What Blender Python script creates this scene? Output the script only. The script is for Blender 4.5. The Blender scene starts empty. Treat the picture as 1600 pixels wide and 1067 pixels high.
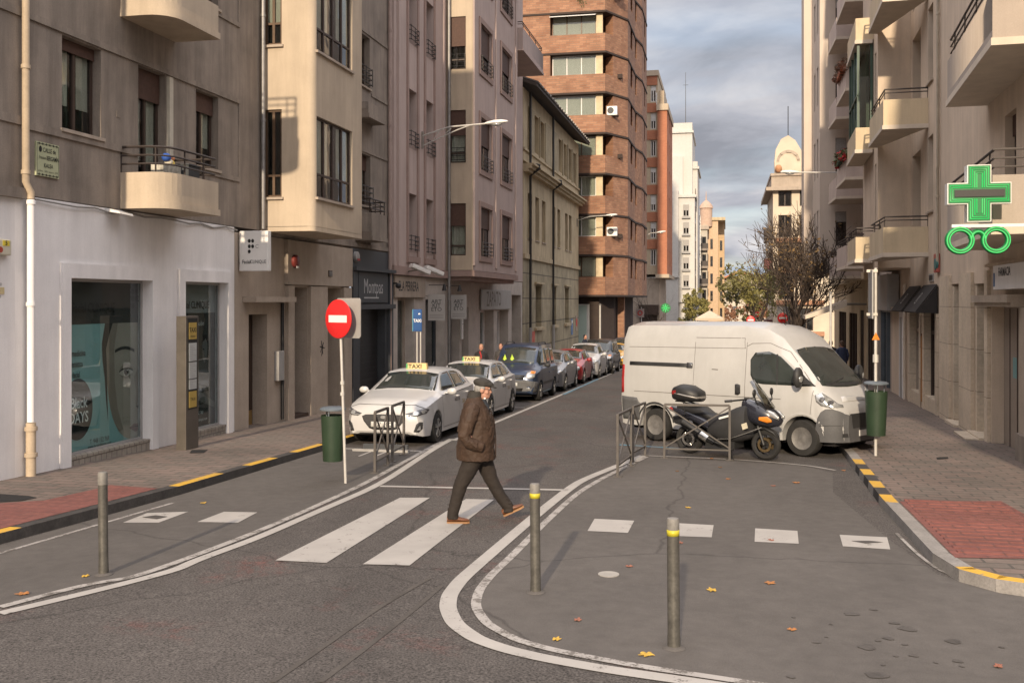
import bpy, bmesh, math, random
from mathutils import Vector, Matrix
from mathutils.bvhtree import BVHTree
random.seed(7)
R = math.radians
scene = bpy.context.scene
col = scene.collection
# ------------------------------------------------------------------ camera, sky, sun, exposure
CAMZ, SLOPE = 2.45, 0.0256            # eye height, fall of the street per metre along +y
FPX, HOR, YAW = 1560.0, 470.0, math.atan2(335, 1560)
cam = bpy.data.objects.new('camera', bpy.data.cameras.new('camera')); col.objects.link(cam)
cam.location = (0, 0, CAMZ); cam.rotation_euler = (R(90), 0, YAW)
cam.data.sensor_width = 36; cam.data.lens = 36 * FPX / 1600
cam.data.shift_y = -(533.5 - HOR) / 1600
cam.data.clip_end = 6000; cam.data.clip_start = .1
scene.camera = cam
SUN_EL, SUN_DIR = R(21), Vector((-0.012, 1, 0)).normalized()
world = bpy.data.worlds.new("World"); scene.world = world; world.use_nodes = True
nt = world.node_tree; bg = nt.nodes['Background']; bg.inputs[1].default_value = .10
sky = nt.nodes.new('ShaderNodeTexSky'); sky.sky_type = 'NISHITA'; sky.sun_disc = False
sky.sun_elevation = SUN_EL; sky.sun_rotation = R(180) + math.atan2(SUN_DIR.x, SUN_DIR.y)
tc = nt.nodes.new('ShaderNodeTexCoord')
sep = nt.nodes.new('ShaderNodeSeparateXYZ'); nt.links.new(tc.outputs['Generated'], sep.inputs[0])
zz = nt.nodes.new('ShaderNodeMath'); zz.operation = 'ADD'; zz.inputs[1].default_value = .16
nt.links.new(sep.outputs[2], zz.inputs[0])
def wdiv(o):
    n = nt.nodes.new('ShaderNodeMath'); n.operation = 'DIVIDE'
    nt.links.new(o, n.inputs[0]); nt.links.new(zz.outputs[0], n.inputs[1]); return n.outputs[0]
cmb = nt.nodes.new('ShaderNodeCombineXYZ')
nt.links.new(wdiv(sep.outputs[0]), cmb.inputs[0]); nt.links.new(wdiv(sep.outputs[1]), cmb.inputs[1])
def wnoise(scale, detail, rough):
    n = nt.nodes.new('ShaderNodeTexNoise'); n.inputs['Scale'].default_value = scale
    n.inputs['Detail'].default_value = detail; n.inputs['Roughness'].default_value = rough
    n.inputs['Distortion'].default_value = .4
    nt.links.new(cmb.outputs[0], n.inputs['Vector']); return n.outputs[0]
r1 = nt.nodes.new('ShaderNodeValToRGB'); nt.links.new(wnoise(1.7, 7, .55), r1.inputs[0])
e = r1.color_ramp.elements
e[0].position = .34; e[0].color = (2.05, 2.12, 2.4, 1); e[1].position = .68; e[1].color = (4.9, 4.75, 4.8, 1)
m_ = e.new(.5); m_.color = (3.1, 3.15, 3.5, 1)
r2 = nt.nodes.new('ShaderNodeValToRGB'); nt.links.new(wnoise(1.0, 4, .5), r2.inputs[0])
r2.color_ramp.elements[0].position = .40; r2.color_ramp.elements[0].color = (.72,) * 3 + (1,)
r2.color_ramp.elements[1].position = .55; r2.color_ramp.elements[1].color = (1, 1, 1, 1)
mx = nt.nodes.new('ShaderNodeMixRGB'); nt.links.new(r2.outputs[0], mx.inputs[0])
nt.links.new(sky.outputs[0], mx.inputs[1]); nt.links.new(r1.outputs[0], mx.inputs[2])
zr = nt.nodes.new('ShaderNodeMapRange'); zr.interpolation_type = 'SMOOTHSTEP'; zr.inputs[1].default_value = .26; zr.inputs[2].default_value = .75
zr.inputs[3].default_value = 1.0; zr.inputs[4].default_value = 4.2; nt.links.new(sep.outputs[2], zr.inputs[0])   # overcast sky, boosted further above the view to add fill light on the facades
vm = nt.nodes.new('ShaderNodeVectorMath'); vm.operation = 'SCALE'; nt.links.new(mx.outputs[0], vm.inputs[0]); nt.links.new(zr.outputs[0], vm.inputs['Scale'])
wm_ = nt.nodes.new('ShaderNodeMixRGB'); wm_.blend_type = 'MULTIPLY'; wm_.inputs[2].default_value = (1.07, 1.0, .92, 1)   # warm tint added to the unseen overhead sky to warm the fill light
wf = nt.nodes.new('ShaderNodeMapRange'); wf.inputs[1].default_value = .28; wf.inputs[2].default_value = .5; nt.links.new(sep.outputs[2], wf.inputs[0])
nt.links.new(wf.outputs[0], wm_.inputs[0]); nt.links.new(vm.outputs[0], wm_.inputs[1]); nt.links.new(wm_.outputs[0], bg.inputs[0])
sun = bpy.data.objects.new('sun', bpy.data.lights.new('sun', 'SUN')); col.objects.link(sun)
sun.data.energy = 3.3; sun.data.angle = R(1.2); sun.data.color = (1, .82, .60)
sd = SUN_DIR * math.cos(SUN_EL) - Vector((0, 0, math.sin(SUN_EL)))
sun.rotation_euler = sd.to_track_quat('-Z', 'Y').to_euler(); sun.location = (0, -20, 30)
scene.view_settings.view_transform = 'Standard'; scene.view_settings.look = 'None'
scene.view_settings.exposure = 0.68; scene.view_settings.gamma = 1.0

# ------------------------------------------------------------------ geometry of the survey
_ax = (-math.sin(YAW), math.cos(YAW)); _rx = (math.cos(YAW), math.sin(YAW))
def gz(y): return -SLOPE * y
def gp(px, py, lift=0.0):
    u = (px - 800) / FPX; v = -(py - HOR) / FPX
    dx = _ax[0] + u * _rx[0]; dy = _ax[1] + u * _rx[1]
    t = (CAMZ - lift) / (-SLOPE * dy - v)
    return Vector((t * dx, t * dy, gz(t * dy) + lift))
class Fr:                              # a facade frame: s along, o outwards, z up
    def __init__(s, O, u, n): s.O = Vector((O[0], O[1], 0)); s.u = Vector((u[0], u[1], 0)); s.n = Vector((n[0], n[1], 0))
    def P(s, a, o, z): return s.O + s.u * a + s.n * o + Vector((0, 0, z))
LW = Fr((-10.5, 0), (0, 1), (1, 0))
_a = R(2.1); RW = Fr((5.2, 19.6), (math.sin(_a), math.cos(_a)), (-math.cos(_a), math.sin(_a)))
def FY(y, x0=0): return Fr((x0, y), (1, 0), (0, -1))      # a face looking down the street to -y
AXIS = Fr((0, 0), (0, 1), (1, 0))

# ------------------------------------------------------------------ materials
MATS = {}
def _nodes(name):
    m = bpy.data.materials.new(name); m.use_nodes = True; t = m.node_tree
    return m, t, t.nodes['Principled BSDF']
def _noise(t, vec, scale, detail=4, rough=.55, stretch=None):
    n = t.nodes.new('ShaderNodeTexNoise'); n.inputs['Scale'].default_value = scale
    n.inputs['Detail'].default_value = detail; n.inputs['Roughness'].default_value = rough
    if stretch:
        mp = t.nodes.new('ShaderNodeMapping'); mp.inputs['Scale'].default_value = stretch
        t.links.new(vec, mp.inputs[0]); vec = mp.outputs[0]
    t.links.new(vec, n.inputs['Vector']); return n.outputs[0]
def _ramp(t, fac, stops):
    r = t.nodes.new('ShaderNodeValToRGB'); t.links.new(fac, r.inputs[0]); el = r.color_ramp.elements
    el[0].position, el[0].color = stops[0][0], (*stops[0][1], 1)
    el[1].position, el[1].color = stops[-1][0], (*stops[-1][1], 1)
    for p, c in stops[1:-1]: el.new(p).color = (*c, 1)
    return r.outputs[0]
def _mul(t, a, b, fac=1.0, mode='MULTIPLY'):
    n = t.nodes.new('ShaderNodeMixRGB'); n.blend_type = mode; n.inputs[0].default_value = fac
    t.links.new(a, n.inputs[1]); t.links.new(b, n.inputs[2]); return n.outputs[0]
def _bump(t, b, h, strength, dist=.01):
    n = t.nodes.new('ShaderNodeBump'); n.inputs['Strength'].default_value = strength; n.inputs['Distance'].default_value = dist
    t.links.new(h, n.inputs['Height']); t.links.new(n.outputs[0], b.inputs['Normal'])
def sc(c, k): return tuple(min(1, x * k) for x in c)
def M(name, c, rough=.8, var=.15, scale=3.0, fine=0.06, fscale=60, bump=.0, metal=0.0, spec=.4, coat=0.0, stretch=None, streak=0.0):
    if name in MATS: return MATS[name]
    m, t, b = _nodes(name)
    v = t.nodes.new('ShaderNodeTexCoord').outputs['Object']
    n1 = _noise(t, v, scale, 5, .6, stretch)
    c1 = _ramp(t, n1, [(.3, sc(c, 1 - var)), (.5, c), (.72, sc(c, 1 + var))])
    if fine:
        n2 = _noise(t, v, fscale, 2, .6)
        c1 = _mul(t, c1, _ramp(t, n2, [(.3, (1 - fine,) * 3), (.7, (1, 1, 1))]))
        if bump: _bump(t, b, n2, bump)
    if streak:
        n3 = _noise(t, v, 1.0, 6, .65, (3.5, 3.5, .35))
        c1 = _mul(t, c1, _ramp(t, n3, [(.35, (1 - streak,) * 3), (.6, (1, 1, 1))]))
    t.links.new(c1, b.inputs['Base Color'])
    rr = t.nodes.new('ShaderNodeMapRange'); rr.inputs[3].default_value = max(.02, rough - .08); rr.inputs[4].default_value = min(1, rough + .08)
    t.links.new(n1, rr.inputs[0]); t.links.new(rr.outputs[0], b.inputs['Roughness'])
    b.inputs['Metallic'].default_value = metal; b.inputs['Specular IOR Level'].default_value = spec
    b.inputs['Coat Weight'].default_value = coat; b.inputs['Coat Roughness'].default_value = .06
    MATS[name] = m; return m
def _wallvec(t):                       # (x+y, z) works for walls along either axis
    s = t.nodes.new('ShaderNodeSeparateXYZ'); t.links.new(t.nodes.new('ShaderNodeTexCoord').outputs['Object'], s.inputs[0])
    a = t.nodes.new('ShaderNodeMath'); t.links.new(s.outputs[0], a.inputs[0]); t.links.new(s.outputs[1], a.inputs[1])
    c = t.nodes.new('ShaderNodeCombineXYZ'); t.links.new(a.outputs[0], c.inputs[0]); t.links.new(s.outputs[2], c.inputs[1])
    return c.outputs[0]
def brickmat(name, c1, c2, mortar, w=.25, h=.07, msize=.012, rough=.85, ground=False, var=.2, bump=.3, dirt=.35, dscale=.9):
    if name in MATS: return MATS[name]
    m, t, b = _nodes(name)
    ov = t.nodes.new('ShaderNodeTexCoord').outputs['Object']
    v = ov if ground else _wallvec(t)
    br = t.nodes.new('ShaderNodeTexBrick'); t.links.new(v, br.inputs['Vector'])
    br.inputs['Scale'].default_value = 1; br.inputs['Brick Width'].default_value = w; br.inputs['Row Height'].default_value = h
    br.inputs['Mortar Size'].default_value = msize; br.inputs['Mortar Smooth'].default_value = .2; br.inputs['Bias'].default_value = 0
    br.inputs['Color1'].default_value = (*c1, 1); br.inputs['Color2'].default_value = (*c2, 1); br.inputs['Mortar'].default_value = (*mortar, 1)
    n1 = _noise(t, ov, dscale, 6, .65); n2 = _noise(t, ov, 14, 3)
    c = _mul(t, br.outputs[0], _ramp(t, n1, [(.3, (1 - dirt,) * 3), (.65, (1.0, 1.0, 1.0))]))
    c = _mul(t, c, _ramp(t, n2, [(.3, (1 - var,) * 3), (.7, (1, 1, 1))]))
    t.links.new(c, b.inputs['Base Color']); b.inputs['Roughness'].default_value = rough
    inv = t.nodes.new('ShaderNodeMath'); inv.operation = 'SUBTRACT'; inv.inputs[0].default_value = 1; t.links.new(br.outputs['Fac'], inv.inputs[1])
    _bump(t, b, inv.outputs[0], bump, .006); MATS[name] = m; return m
def emat(name, c, strength, base=None):
    if name in MATS: return MATS[name]
    m, t, b = _nodes(name); b.inputs['Base Color'].default_value = (*(base or c), 1); b.inputs['Roughness'].default_value = .4
    v = t.nodes.new('ShaderNodeTexCoord').outputs['Object']
    t.links.new(_ramp(t, _noise(t, v, 9, 2), [(.3, sc(c, .85)), (.7, c)]), b.inputs['Emission Color']); b.inputs['Emission Strength'].default_value = strength
    MATS[name] = m; return m
def glassmat(name, tint, clear=.6, rough=.02):
    if name in MATS: return MATS[name]
    m, t, b = _nodes(name); out = t.nodes['Material Output']
    tr = t.nodes.new('ShaderNodeBsdfTransparent'); tr.inputs[0].default_value = (*tint, 1)
    gl = t.nodes.new('ShaderNodeBsdfGlossy'); gl.inputs['Roughness'].default_value = rough; gl.inputs[0].default_value = (.9, .92, .95, 1)
    lw = t.nodes.new('ShaderNodeLayerWeight'); lw.inputs[0].default_value = .35
    mr = t.nodes.new('ShaderNodeMapRange'); mr.inputs[3].default_value = 1 - clear - .3; mr.inputs[4].default_value = 1.0
    mr.inputs[3].default_value = max(.06, 1 - clear - .3)
    t.links.new(lw.outputs['Fresnel'], mr.inputs[0])
    ge = t.nodes.new('ShaderNodeNewGeometry'); iv = t.nodes.new('ShaderNodeMath'); iv.operation = 'SUBTRACT'; iv.inputs[0].default_value = 1; t.links.new(ge.outputs['Backfacing'], iv.inputs[1])
    fm_ = t.nodes.new('ShaderNodeMath'); fm_.operation = 'MULTIPLY'; t.links.new(mr.outputs[0], fm_.inputs[0]); t.links.new(iv.outputs[0], fm_.inputs[1])   # only the outer face mirrors
    ms = t.nodes.new('ShaderNodeMixShader'); t.links.new(fm_.outputs[0], ms.inputs[0])
    t.links.new(tr.outputs[0], ms.inputs[1]); t.links.new(gl.outputs[0], ms.inputs[2]); t.links.new(ms.outputs[0], out.inputs[0])
    nz = _noise(t, t.nodes.new('ShaderNodeTexCoord').outputs['Object'], 1.6, 2)
    bp = t.nodes.new('ShaderNodeBump'); bp.inputs['Strength'].default_value = .03; bp.inputs['Distance'].default_value = .05
    t.links.new(nz, bp.inputs['Height']); t.links.new(bp.outputs[0], gl.inputs['Normal'])
    MATS[name] = m; return m

# ------------------------------------------------------------------ mesh builder and object tree
WM = {}                                # world matrices of things and parts
def base(name, loc, rot=(0, 0, 0)):
    o = bpy.data.objects.new(name, None); o.empty_display_size = .2
    o.location = loc; o.rotation_euler = rot; col.objects.link(o)
    from mathutils import Euler
    WM[o.name] = Matrix.Translation(loc) @ Euler(rot).to_matrix().to_4x4(); return o
def thing(name, label, cat, loc, rot=(0, 0, 0), group=None):
    o = base(name, loc, rot); tag(o, label, cat, group); return o
def tag(o, label=None, cat=None, group=None, kind=None):
    if label: o['label'] = label
    if cat: o['category'] = cat
    if group: o['group'] = group
    if kind: o['kind'] = kind
    return o
class MB:
    def __init__(s): s.v = []; s.f = []; s.mi = []; s.cur = 0
    def mat(s, i): s.cur = i; return s
    def add(s, vs, fs):
        b = len(s.v); s.v += [Vector(p) for p in vs]
        for f in fs: s.f.append([b + i for i in f]); s.mi.append(s.cur)
        return s
    def quad(s, a, b, c, d): return s.add([a, b, c, d], [(0, 1, 2, 3)])
    def poly(s, pts): return s.add(pts, [tuple(range(len(pts)))])
    def hexa(s, p):                    # p: 8 points, bottom ring then top ring
        return s.add(p, [(3, 2, 1, 0), (4, 5, 6, 7), (0, 1, 5, 4), (1, 2, 6, 5), (2, 3, 7, 6), (3, 0, 4, 7)])
    def box(s, x0, x1, y0, y1, z0, z1):
        return s.hexa([(x0, y0, z0), (x1, y0, z0), (x1, y1, z0), (x0, y1, z0), (x0, y0, z1), (x1, y0, z1), (x1, y1, z1), (x0, y1, z1)])
    def fbox(s, fr, a0, a1, o0, o1, z0, z1):
        return s.hexa([fr.P(a0, o0, z0), fr.P(a1, o0, z0), fr.P(a1, o1, z0), fr.P(a0, o1, z0), fr.P(a0, o0, z1), fr.P(a1, o0, z1), fr.P(a1, o1, z1), fr.P(a0, o1, z1)])
    def gbox(s, fr, a0, a1, o0, o1, z1, drop=0.0, z0=None):    # a box whose bottom follows the falling ground
        y0 = fr.P(a0, o0, 0).y; y1 = fr.P(a1, o0, 0).y; zz = [gz(y0) - drop, gz(y1) - drop, gz(y1) - drop, gz(y0) - drop]
        q = [fr.P(a0, o0, zz[0]), fr.P(a1, o0, zz[1]), fr.P(a1, o1, zz[2]), fr.P(a0, o1, zz[3])]
        return s.hexa(q + [fr.P(a0, o0, z1), fr.P(a1, o0, z1), fr.P(a1, o1, z1), fr.P(a0, o1, z1)])
    def prism(s, pts, d):              # polygon extruded by the vector d
        n = len(pts); d = Vector(d); P = [Vector(p) for p in pts]
        return s.add(P + [p + d for p in P], [tuple(range(n))[::-1], tuple(range(n, 2 * n))] + [(i, (i + 1) % n, n + (i + 1) % n, n + i) for i in range(n)])
    def plan(s, fr, pts, z0, z1):      # polygon in (a,o) extruded from z0 to z1
        return s.prism([fr.P(a, o, z0) for a, o in pts], (0, 0, z1 - z0))
    def loft(s, rows, caps=True, closed=True):
        n = len(rows[0]); b = [p for r in rows for p in r]; f = []
        for i in range(len(rows) - 1):
            for j in range(n if closed else n - 1):
                k = (j + 1) % n; f.append((i * n + j, i * n + k, (i + 1) * n + k, (i + 1) * n + j))
        if caps: f += [tuple(range(n))[::-1], tuple(range((len(rows) - 1) * n, len(rows) * n))]
        return s.add(b, f)
    def tube(s, pts, r, n=6, caps=True):
        pts = [Vector(p) for p in pts]; rs = r if isinstance(r, (list, tuple)) else [r] * len(pts); rows = []
        up = None
        for i, p in enumerate(pts):
            t = (pts[min(i + 1, len(pts) - 1)] - pts[max(i - 1, 0)]).normalized()
            if up is None: up = Vector((0, 0, 1)) if abs(t.z) < .9 else Vector((1, 0, 0))
            a = t.cross(up)
            if a.length < 1e-4: a = t.cross(Vector((0, 1, 0)))
            a.normalize(); b = a.cross(t).normalized(); up = b
            rows.append([p + (a * math.cos(2 * math.pi * k / n) + b * math.sin(2 * math.pi * k / n)) * rs[i] for k in range(n)])
        return s.loft(rows, caps)
    def lathe(s, prof, c=(0, 0, 0), axis='z', n=20, caps=True):
        c = Vector(c); rows = []
        for r, h in prof:
            row = []
            for k in range(n):
                a = 2 * math.pi * k / n; x, y = r * math.cos(a), r * math.sin(a)
                row.append(c + Vector({'z': (x, y, h), 'x': (h, x, y), 'y': (x, h, y)}[axis]))
            rows.append(row)
        return s.loft(rows, caps)
    def ell(s, c, r, n=12, m=8, mtx=None):
        rows = []
        for i in range(1, m):
            th = math.pi * i / m
            rows.append([Vector((r[0] * math.sin(th) * math.cos(2 * math.pi * k / n), r[1] * math.sin(th) * math.sin(2 * math.pi * k / n), r[2] * math.cos(th))) for k in range(n)])
        if mtx: rows = [[mtx @ p for p in q] for q in rows]
        return s.loft([[Vector(c) + p for p in q] for q in rows])
    def beam(s, a, b, w, h, up=(0, 0, 1)):
        a, b, up = Vector(a), Vector(b), Vector(up); t = (b - a).normalized(); x = t.cross(up)
        if x.length < 1e-4: x = t.cross(Vector((0, 1, 0)))
        x.normalize(); y = x.cross(t).normalized(); x *= w / 2; y *= h / 2
        return s.hexa([a - x - y, a + x - y, a + x + y, a - x + y, b - x - y, b + x - y, b + x + y, b - x + y])
    def xf(s, mtx): s.v = [mtx @ p for p in s.v]; return s
    def join(s, o): return s.add(o.v, o.f)
    def facade(s, fr, a0, a1, z0, z1, ops, depth=.2, out=0.0, ends=0.0):
        A = sorted({a0, a1, *[x for o in ops for x in o[:2] if a0 < x < a1]}); Z = sorted({z0, z1, *[x for o in ops for x in o[2:4] if z0 < x < z1]})
        for i in range(len(A) - 1):
            for j in range(len(Z) - 1):
                ca, cz = (A[i] + A[i + 1]) / 2, (Z[j] + Z[j + 1]) / 2
                if any(o[0] < ca < o[1] and o[2] < cz < o[3] for o in ops): continue
                s.quad(fr.P(A[i], out, Z[j]), fr.P(A[i + 1], out, Z[j]), fr.P(A[i + 1], out, Z[j + 1]), fr.P(A[i], out, Z[j + 1]))
        for o in ops:
            d = o[4] if len(o) > 4 else depth; q = [(o[0], o[2]), (o[1], o[2]), (o[1], o[3]), (o[0], o[3])]
            for k in range(4):
                (p, r), (p2, r2) = q[k], q[(k + 1) % 4]
                s.quad(fr.P(p, out, r), fr.P(p2, out, r2), fr.P(p2, out - d, r2), fr.P(p, out - d, r))
            s.quad(fr.P(o[0], out - d, o[2]), fr.P(o[1], out - d, o[2]), fr.P(o[1], out - d, o[3]), fr.P(o[0], out - d, o[3]))
        if ends:
            for a in (a0, a1): s.quad(fr.P(a, out, z0), fr.P(a, out - ends, z0), fr.P(a, out - ends, z1), fr.P(a, out, z1))
            s.quad(fr.P(a0, out, z1), fr.P(a1, out, z1), fr.P(a1, out - ends, z1), fr.P(a0, out - ends, z1))
            s.quad(fr.P(a0, out, z0), fr.P(a1, out, z0), fr.P(a1, out - ends, z0), fr.P(a0, out - ends, z0))
        return s
    def build(s, name, mats, parent=None, world=True, smooth=None, bevel=0, solid=0):
        me = bpy.data.meshes.new(name); V = s.v
        if parent is not None and world: Mi = WM[parent.name].inverted(); V = [Mi @ p for p in V]
        me.from_pydata([tuple(p) for p in V], [], s.f)
        bm = bmesh.new(); bm.from_mesh(me)
        for f, i in zip(bm.faces, s.mi): f.material_index = i
        if not solid: bmesh.ops.remove_doubles(bm, verts=bm.verts, dist=1e-5)
        bmesh.ops.recalc_face_normals(bm, faces=bm.faces); bm.to_mesh(me); bm.free()
        for m in (mats if isinstance(mats, (list, tuple)) else [mats]): me.materials.append(m)
        if smooth:
            for p in me.polygons: p.use_smooth = True
            me.set_sharp_from_angle(angle=R(smooth))
        o = bpy.data.objects.new(name, me); col.objects.link(o)
        if parent is not None: o.parent = parent; WM[o.name] = WM[parent.name]
        else: WM[o.name] = Matrix.Identity(4)
        if bevel:
            b = o.modifiers.new('bevel', 'BEVEL'); b.width = bevel; b.segments = 2; b.limit_method = 'ANGLE'; b.angle_limit = R(40)
        if solid:
            b = o.modifiers.new('solid', 'SOLIDIFY'); b.thickness = solid; b.offset = -1
        return o
def copy_tree(o, parent=None, loc=None, rot=None, label=None):
    c = o.copy(); col.objects.link(c)
    if parent is not None: c.parent = parent
    if loc is not None: c.location = loc
    if rot is not None: c.rotation_euler = rot
    if label: c['label'] = label
    for ch in list(o.children): copy_tree(ch, c)
    return c
_tc = {}
def text(mb, s, O, u, v, size, n=None, align='CENTER', squeeze=1.0, bold=0.0):   # lettering as flat mesh at O, along u, up v
    k = (s, align, bold)
    if k not in _tc:
        cu = bpy.data.curves.new('lettering', 'FONT'); cu.body = s; cu.align_x = align; cu.align_y = 'CENTER'; cu.resolution_u = 2; cu.offset = bold
        to = bpy.data.objects.new('lettering', cu); col.objects.link(to); bpy.context.view_layer.update()
        me = bpy.data.meshes.new_from_object(to.evaluated_get(bpy.context.evaluated_depsgraph_get()))
        _tc[k] = ([p.co.copy() for p in me.vertices], [tuple(p.vertices) for p in me.polygons])
        bpy.data.objects.remove(to); bpy.data.curves.remove(cu); bpy.data.meshes.remove(me)
    vs, fs = _tc[k]; O, u, v = Vector(O), Vector(u), Vector(v)
    mb.add([O + u * (p.x * size * squeeze) + v * (p.y * size) for p in vs], fs)
def disc(mb, O, u, v, ru, rv, n=24, a0=0, a1=360):
    O, u, v = Vector(O), Vector(u), Vector(v)
    mb.poly([O + u * ru * math.cos(R(a0 + (a1 - a0) * k / n)) + v * rv * math.sin(R(a0 + (a1 - a0) * k / n)) for k in range(n + (1 if a1 - a0 < 360 else 0))])
def ring(mb, O, u, v, r0, r1, n=28, a0=0, a1=360):
    O, u, v = Vector(O), Vector(u), Vector(v)
    for k in range(n):
        a, b = R(a0 + (a1 - a0) * k / n), R(a0 + (a1 - a0) * (k + 1) / n)
        c = lambda r, t: O + u * r * math.cos(t) + v * r * math.sin(t)
        mb.quad(c(r0, a), c(r1, a), c(r1, b), c(r0, b))
def bvh_of(mb): return BVHTree.FromPolygons(mb.v, mb.f)
def decal(bvh, pts, axis, off=.006, cuts=3, far=5.0):
    """a thin panel that follows the surface: pts are (a,b) in the plane across `axis` ('+x','-x','+y','-y','+z')"""
    ax = axis[1]; sg = 1 if axis[0] == '+' else -1
    bm = bmesh.new(); mk = {'x': lambda a, b: (sg * far, a, b), 'y': lambda a, b: (a, sg * far, b), 'z': lambda a, b: (a, b, sg * far)}[ax]
    bm.faces.new([bm.verts.new(mk(*p)) for p in pts]); bmesh.ops.triangulate(bm, faces=bm.faces)
    if cuts: bmesh.ops.subdivide_edges(bm, edges=bm.edges, cuts=cuts, use_grid_fill=True)
    bm.verts.ensure_lookup_table(); d = Vector({'x': (-sg, 0, 0), 'y': (0, -sg, 0), 'z': (0, 0, -sg)}[ax]); vs = []
    for v in bm.verts:
        h, nrm, i, dist = bvh.ray_cast(v.co, d)
        if h is None:
            h, nrm, i, dist = bvh.find_nearest(v.co + d * far * .9)
        if nrm.dot(d) > 0: nrm = -nrm
        vs.append(h + nrm * off)
    out = MB(); out.add(vs, [tuple(v.index for v in f.verts) for f in bm.faces]); bm.free(); return out
def strip(bvh, pts, axis, w=.008, off=.003, cuts=4):           # a narrow seam along a polyline
    out = MB()
    for (a, b), (c, d) in zip(pts, pts[1:]):
        l = math.hypot(c - a, d - b) or 1; nx, ny = -(d - b) / l * w / 2, (c - a) / l * w / 2
        q = decal(bvh, [(a - nx, b - ny), (c - nx, d - ny), (c + nx, d + ny), (a + nx, b + ny)], axis, off, cuts); out.join(q)
    return out
# ------------------------------------------------------------------ materials used in several places
def asphalt(name, c, grain, gs, patch=.18, red=0.0):
    m, t, b = _nodes(name); v = t.nodes.new('ShaderNodeTexCoord').outputs['Object']
    n1 = _noise(t, v, .55, 6, .62, (1, .45, 1)); n2 = _noise(t, v, gs, 2, .7); n3 = _noise(t, v, 6, 4, .6)
    cc = _ramp(t, n1, [(.28, sc(c, 1 - patch)), (.5, c), (.72, sc(c, 1 + patch * .7))])
    if red:
        n4 = _noise(t, v, .9, 5, .6); n5 = _noise(t, v, 9, 4, .8)
        tint = t.nodes.new('ShaderNodeMixRGB'); tint.inputs[2].default_value = (c[0] * 1.5, c[1] * .82, c[2] * .78, 1)
        f = t.nodes.new('ShaderNodeMath'); f.operation = 'MULTIPLY'; f.use_clamp = True
        a = _ramp(t, n4, [(.54, (0, 0, 0)), (.70, (red,) * 3)]); bb = _ramp(t, n5, [(.45, (0, 0, 0)), (.6, (1, 1, 1))])
        t.links.new(a, f.inputs[0]); t.links.new(bb, f.inputs[1]); t.links.new(f.outputs[0], tint.inputs[0]); t.links.new(cc, tint.inputs[1]); cc = tint.outputs[0]
    cc = _mul(t, cc, _ramp(t, n2, [(.33, (1 - grain,) * 3), (.5, (1, 1, 1)), (.68, (1 + grain,) * 3)]))
    cc = _mul(t, cc, _ramp(t, n3, [(.3, (.86,) * 3), (.7, (1.06,) * 3)]))
    # fine cracks
    vo = t.nodes.new('ShaderNodeTexVoronoi'); vo.feature = 'DISTANCE_TO_EDGE'; vo.inputs['Scale'].default_value = .22
    ds = t.nodes.new('ShaderNodeMixRGB'); ds.inputs[0].default_value = .30; t.links.new(v, ds.inputs[1])
    nn = t.nodes.new('ShaderNodeTexNoise'); nn.inputs['Scale'].default_value = 1.2; nn.inputs['Detail'].default_value = 5; t.links.new(v, nn.inputs['Vector'])
    t.links.new(nn.outputs['Color'], ds.inputs[2]); t.links.new(ds.outputs[0], vo.inputs['Vector'])
    cc = _mul(t, cc, _ramp(t, vo.outputs['Distance'], [(.0, (.62,) * 3), (.004, (1, 1, 1))]))
    t.links.new(cc, b.inputs['Base Color']); b.inputs['Roughness'].default_value = .88; b.inputs['Specular IOR Level'].default_value = .3
    _bump(t, b, n2, .5, .006); return m
m_road = asphalt('asphalt', (.082, .073, .067), .66, 55, .30, .95)
m_bay = asphalt('smooth_asphalt', (.103, .093, .085), .10, 90, .20)
def paint(name, c, under, wear=.5):
    m, t, b = _nodes(name); v = t.nodes.new('ShaderNodeTexCoord').outputs['Object']
    n = _noise(t, v, 5, 8, .75); n2 = _noise(t, v, 40, 3, .7)
    mixf = _mul(t, n, n2, .35, 'ADD')
    f = _ramp(t, mixf, [(wear - .06, (1, 1, 1)), (wear + .05, (0, 0, 0))])
    mm = t.nodes.new('ShaderNodeMixRGB'); t.links.new(f, mm.inputs[0]); mm.inputs[1].default_value = (*c, 1); mm.inputs[2].default_value = (*under, 1)
    n3 = _noise(t, v, 2, 4); t.links.new(_mul(t, mm.outputs[0], _ramp(t, n3, [(.3, (.82,) * 3), (.7, (1,) * 3)])), b.inputs['Base Color'])
    b.inputs['Roughness'].default_value = .7; return m
m_white = paint('road_paint', (.40, .375, .345), (.11, .097, .085), .52)
m_wornwhite = paint('worn_road_paint', (.38, .355, .33), (.13, .115, .10), .64)
m_blue = paint('blue_road_paint', (.10, .22, .30), (.17, .155, .145), .62)
m_pav = brickmat('pavers', (.175, .146, .122), (.238, .175, .145), (.105, .09, .076), .42, .21, .016, .85, True, .22, .5, .42, .45)
m_redpav = brickmat('red_tactile', (.225, .075, .060), (.255, .09, .07), (.16, .065, .055), .4, .2, .012, .8, True, .3, .6, .3, .8)
m_kerb = M('kerb_stone', (.27, .25, .23), .85, .2, 3, .25, 40)
m_kerbd = M('kerb_black', (.055, .05, .047), .8, .3, 4, .3, 30)
m_yel = paint('yellow_paint', (.62, .36, .035), (.24, .2, .16), .56)
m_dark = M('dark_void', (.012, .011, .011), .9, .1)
m_metal = M('galvanised', (.36, .34, .31), .45, .15, 5, .1, 40, metal=.85)
m_black = M('black_iron', (.022, .021, .021), .5, .2)
m_white_pl = M('white_plastic', (.72, .70, .67), .4, .06)
m_grey_pl = M('grey_plastic', (.30, .29, .28), .5, .1)
m_ink = M('ink', (.012, .012, .012), .6, .05)
m_inkw = M('white_ink', (.75, .74, .72), .6, .05)
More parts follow.
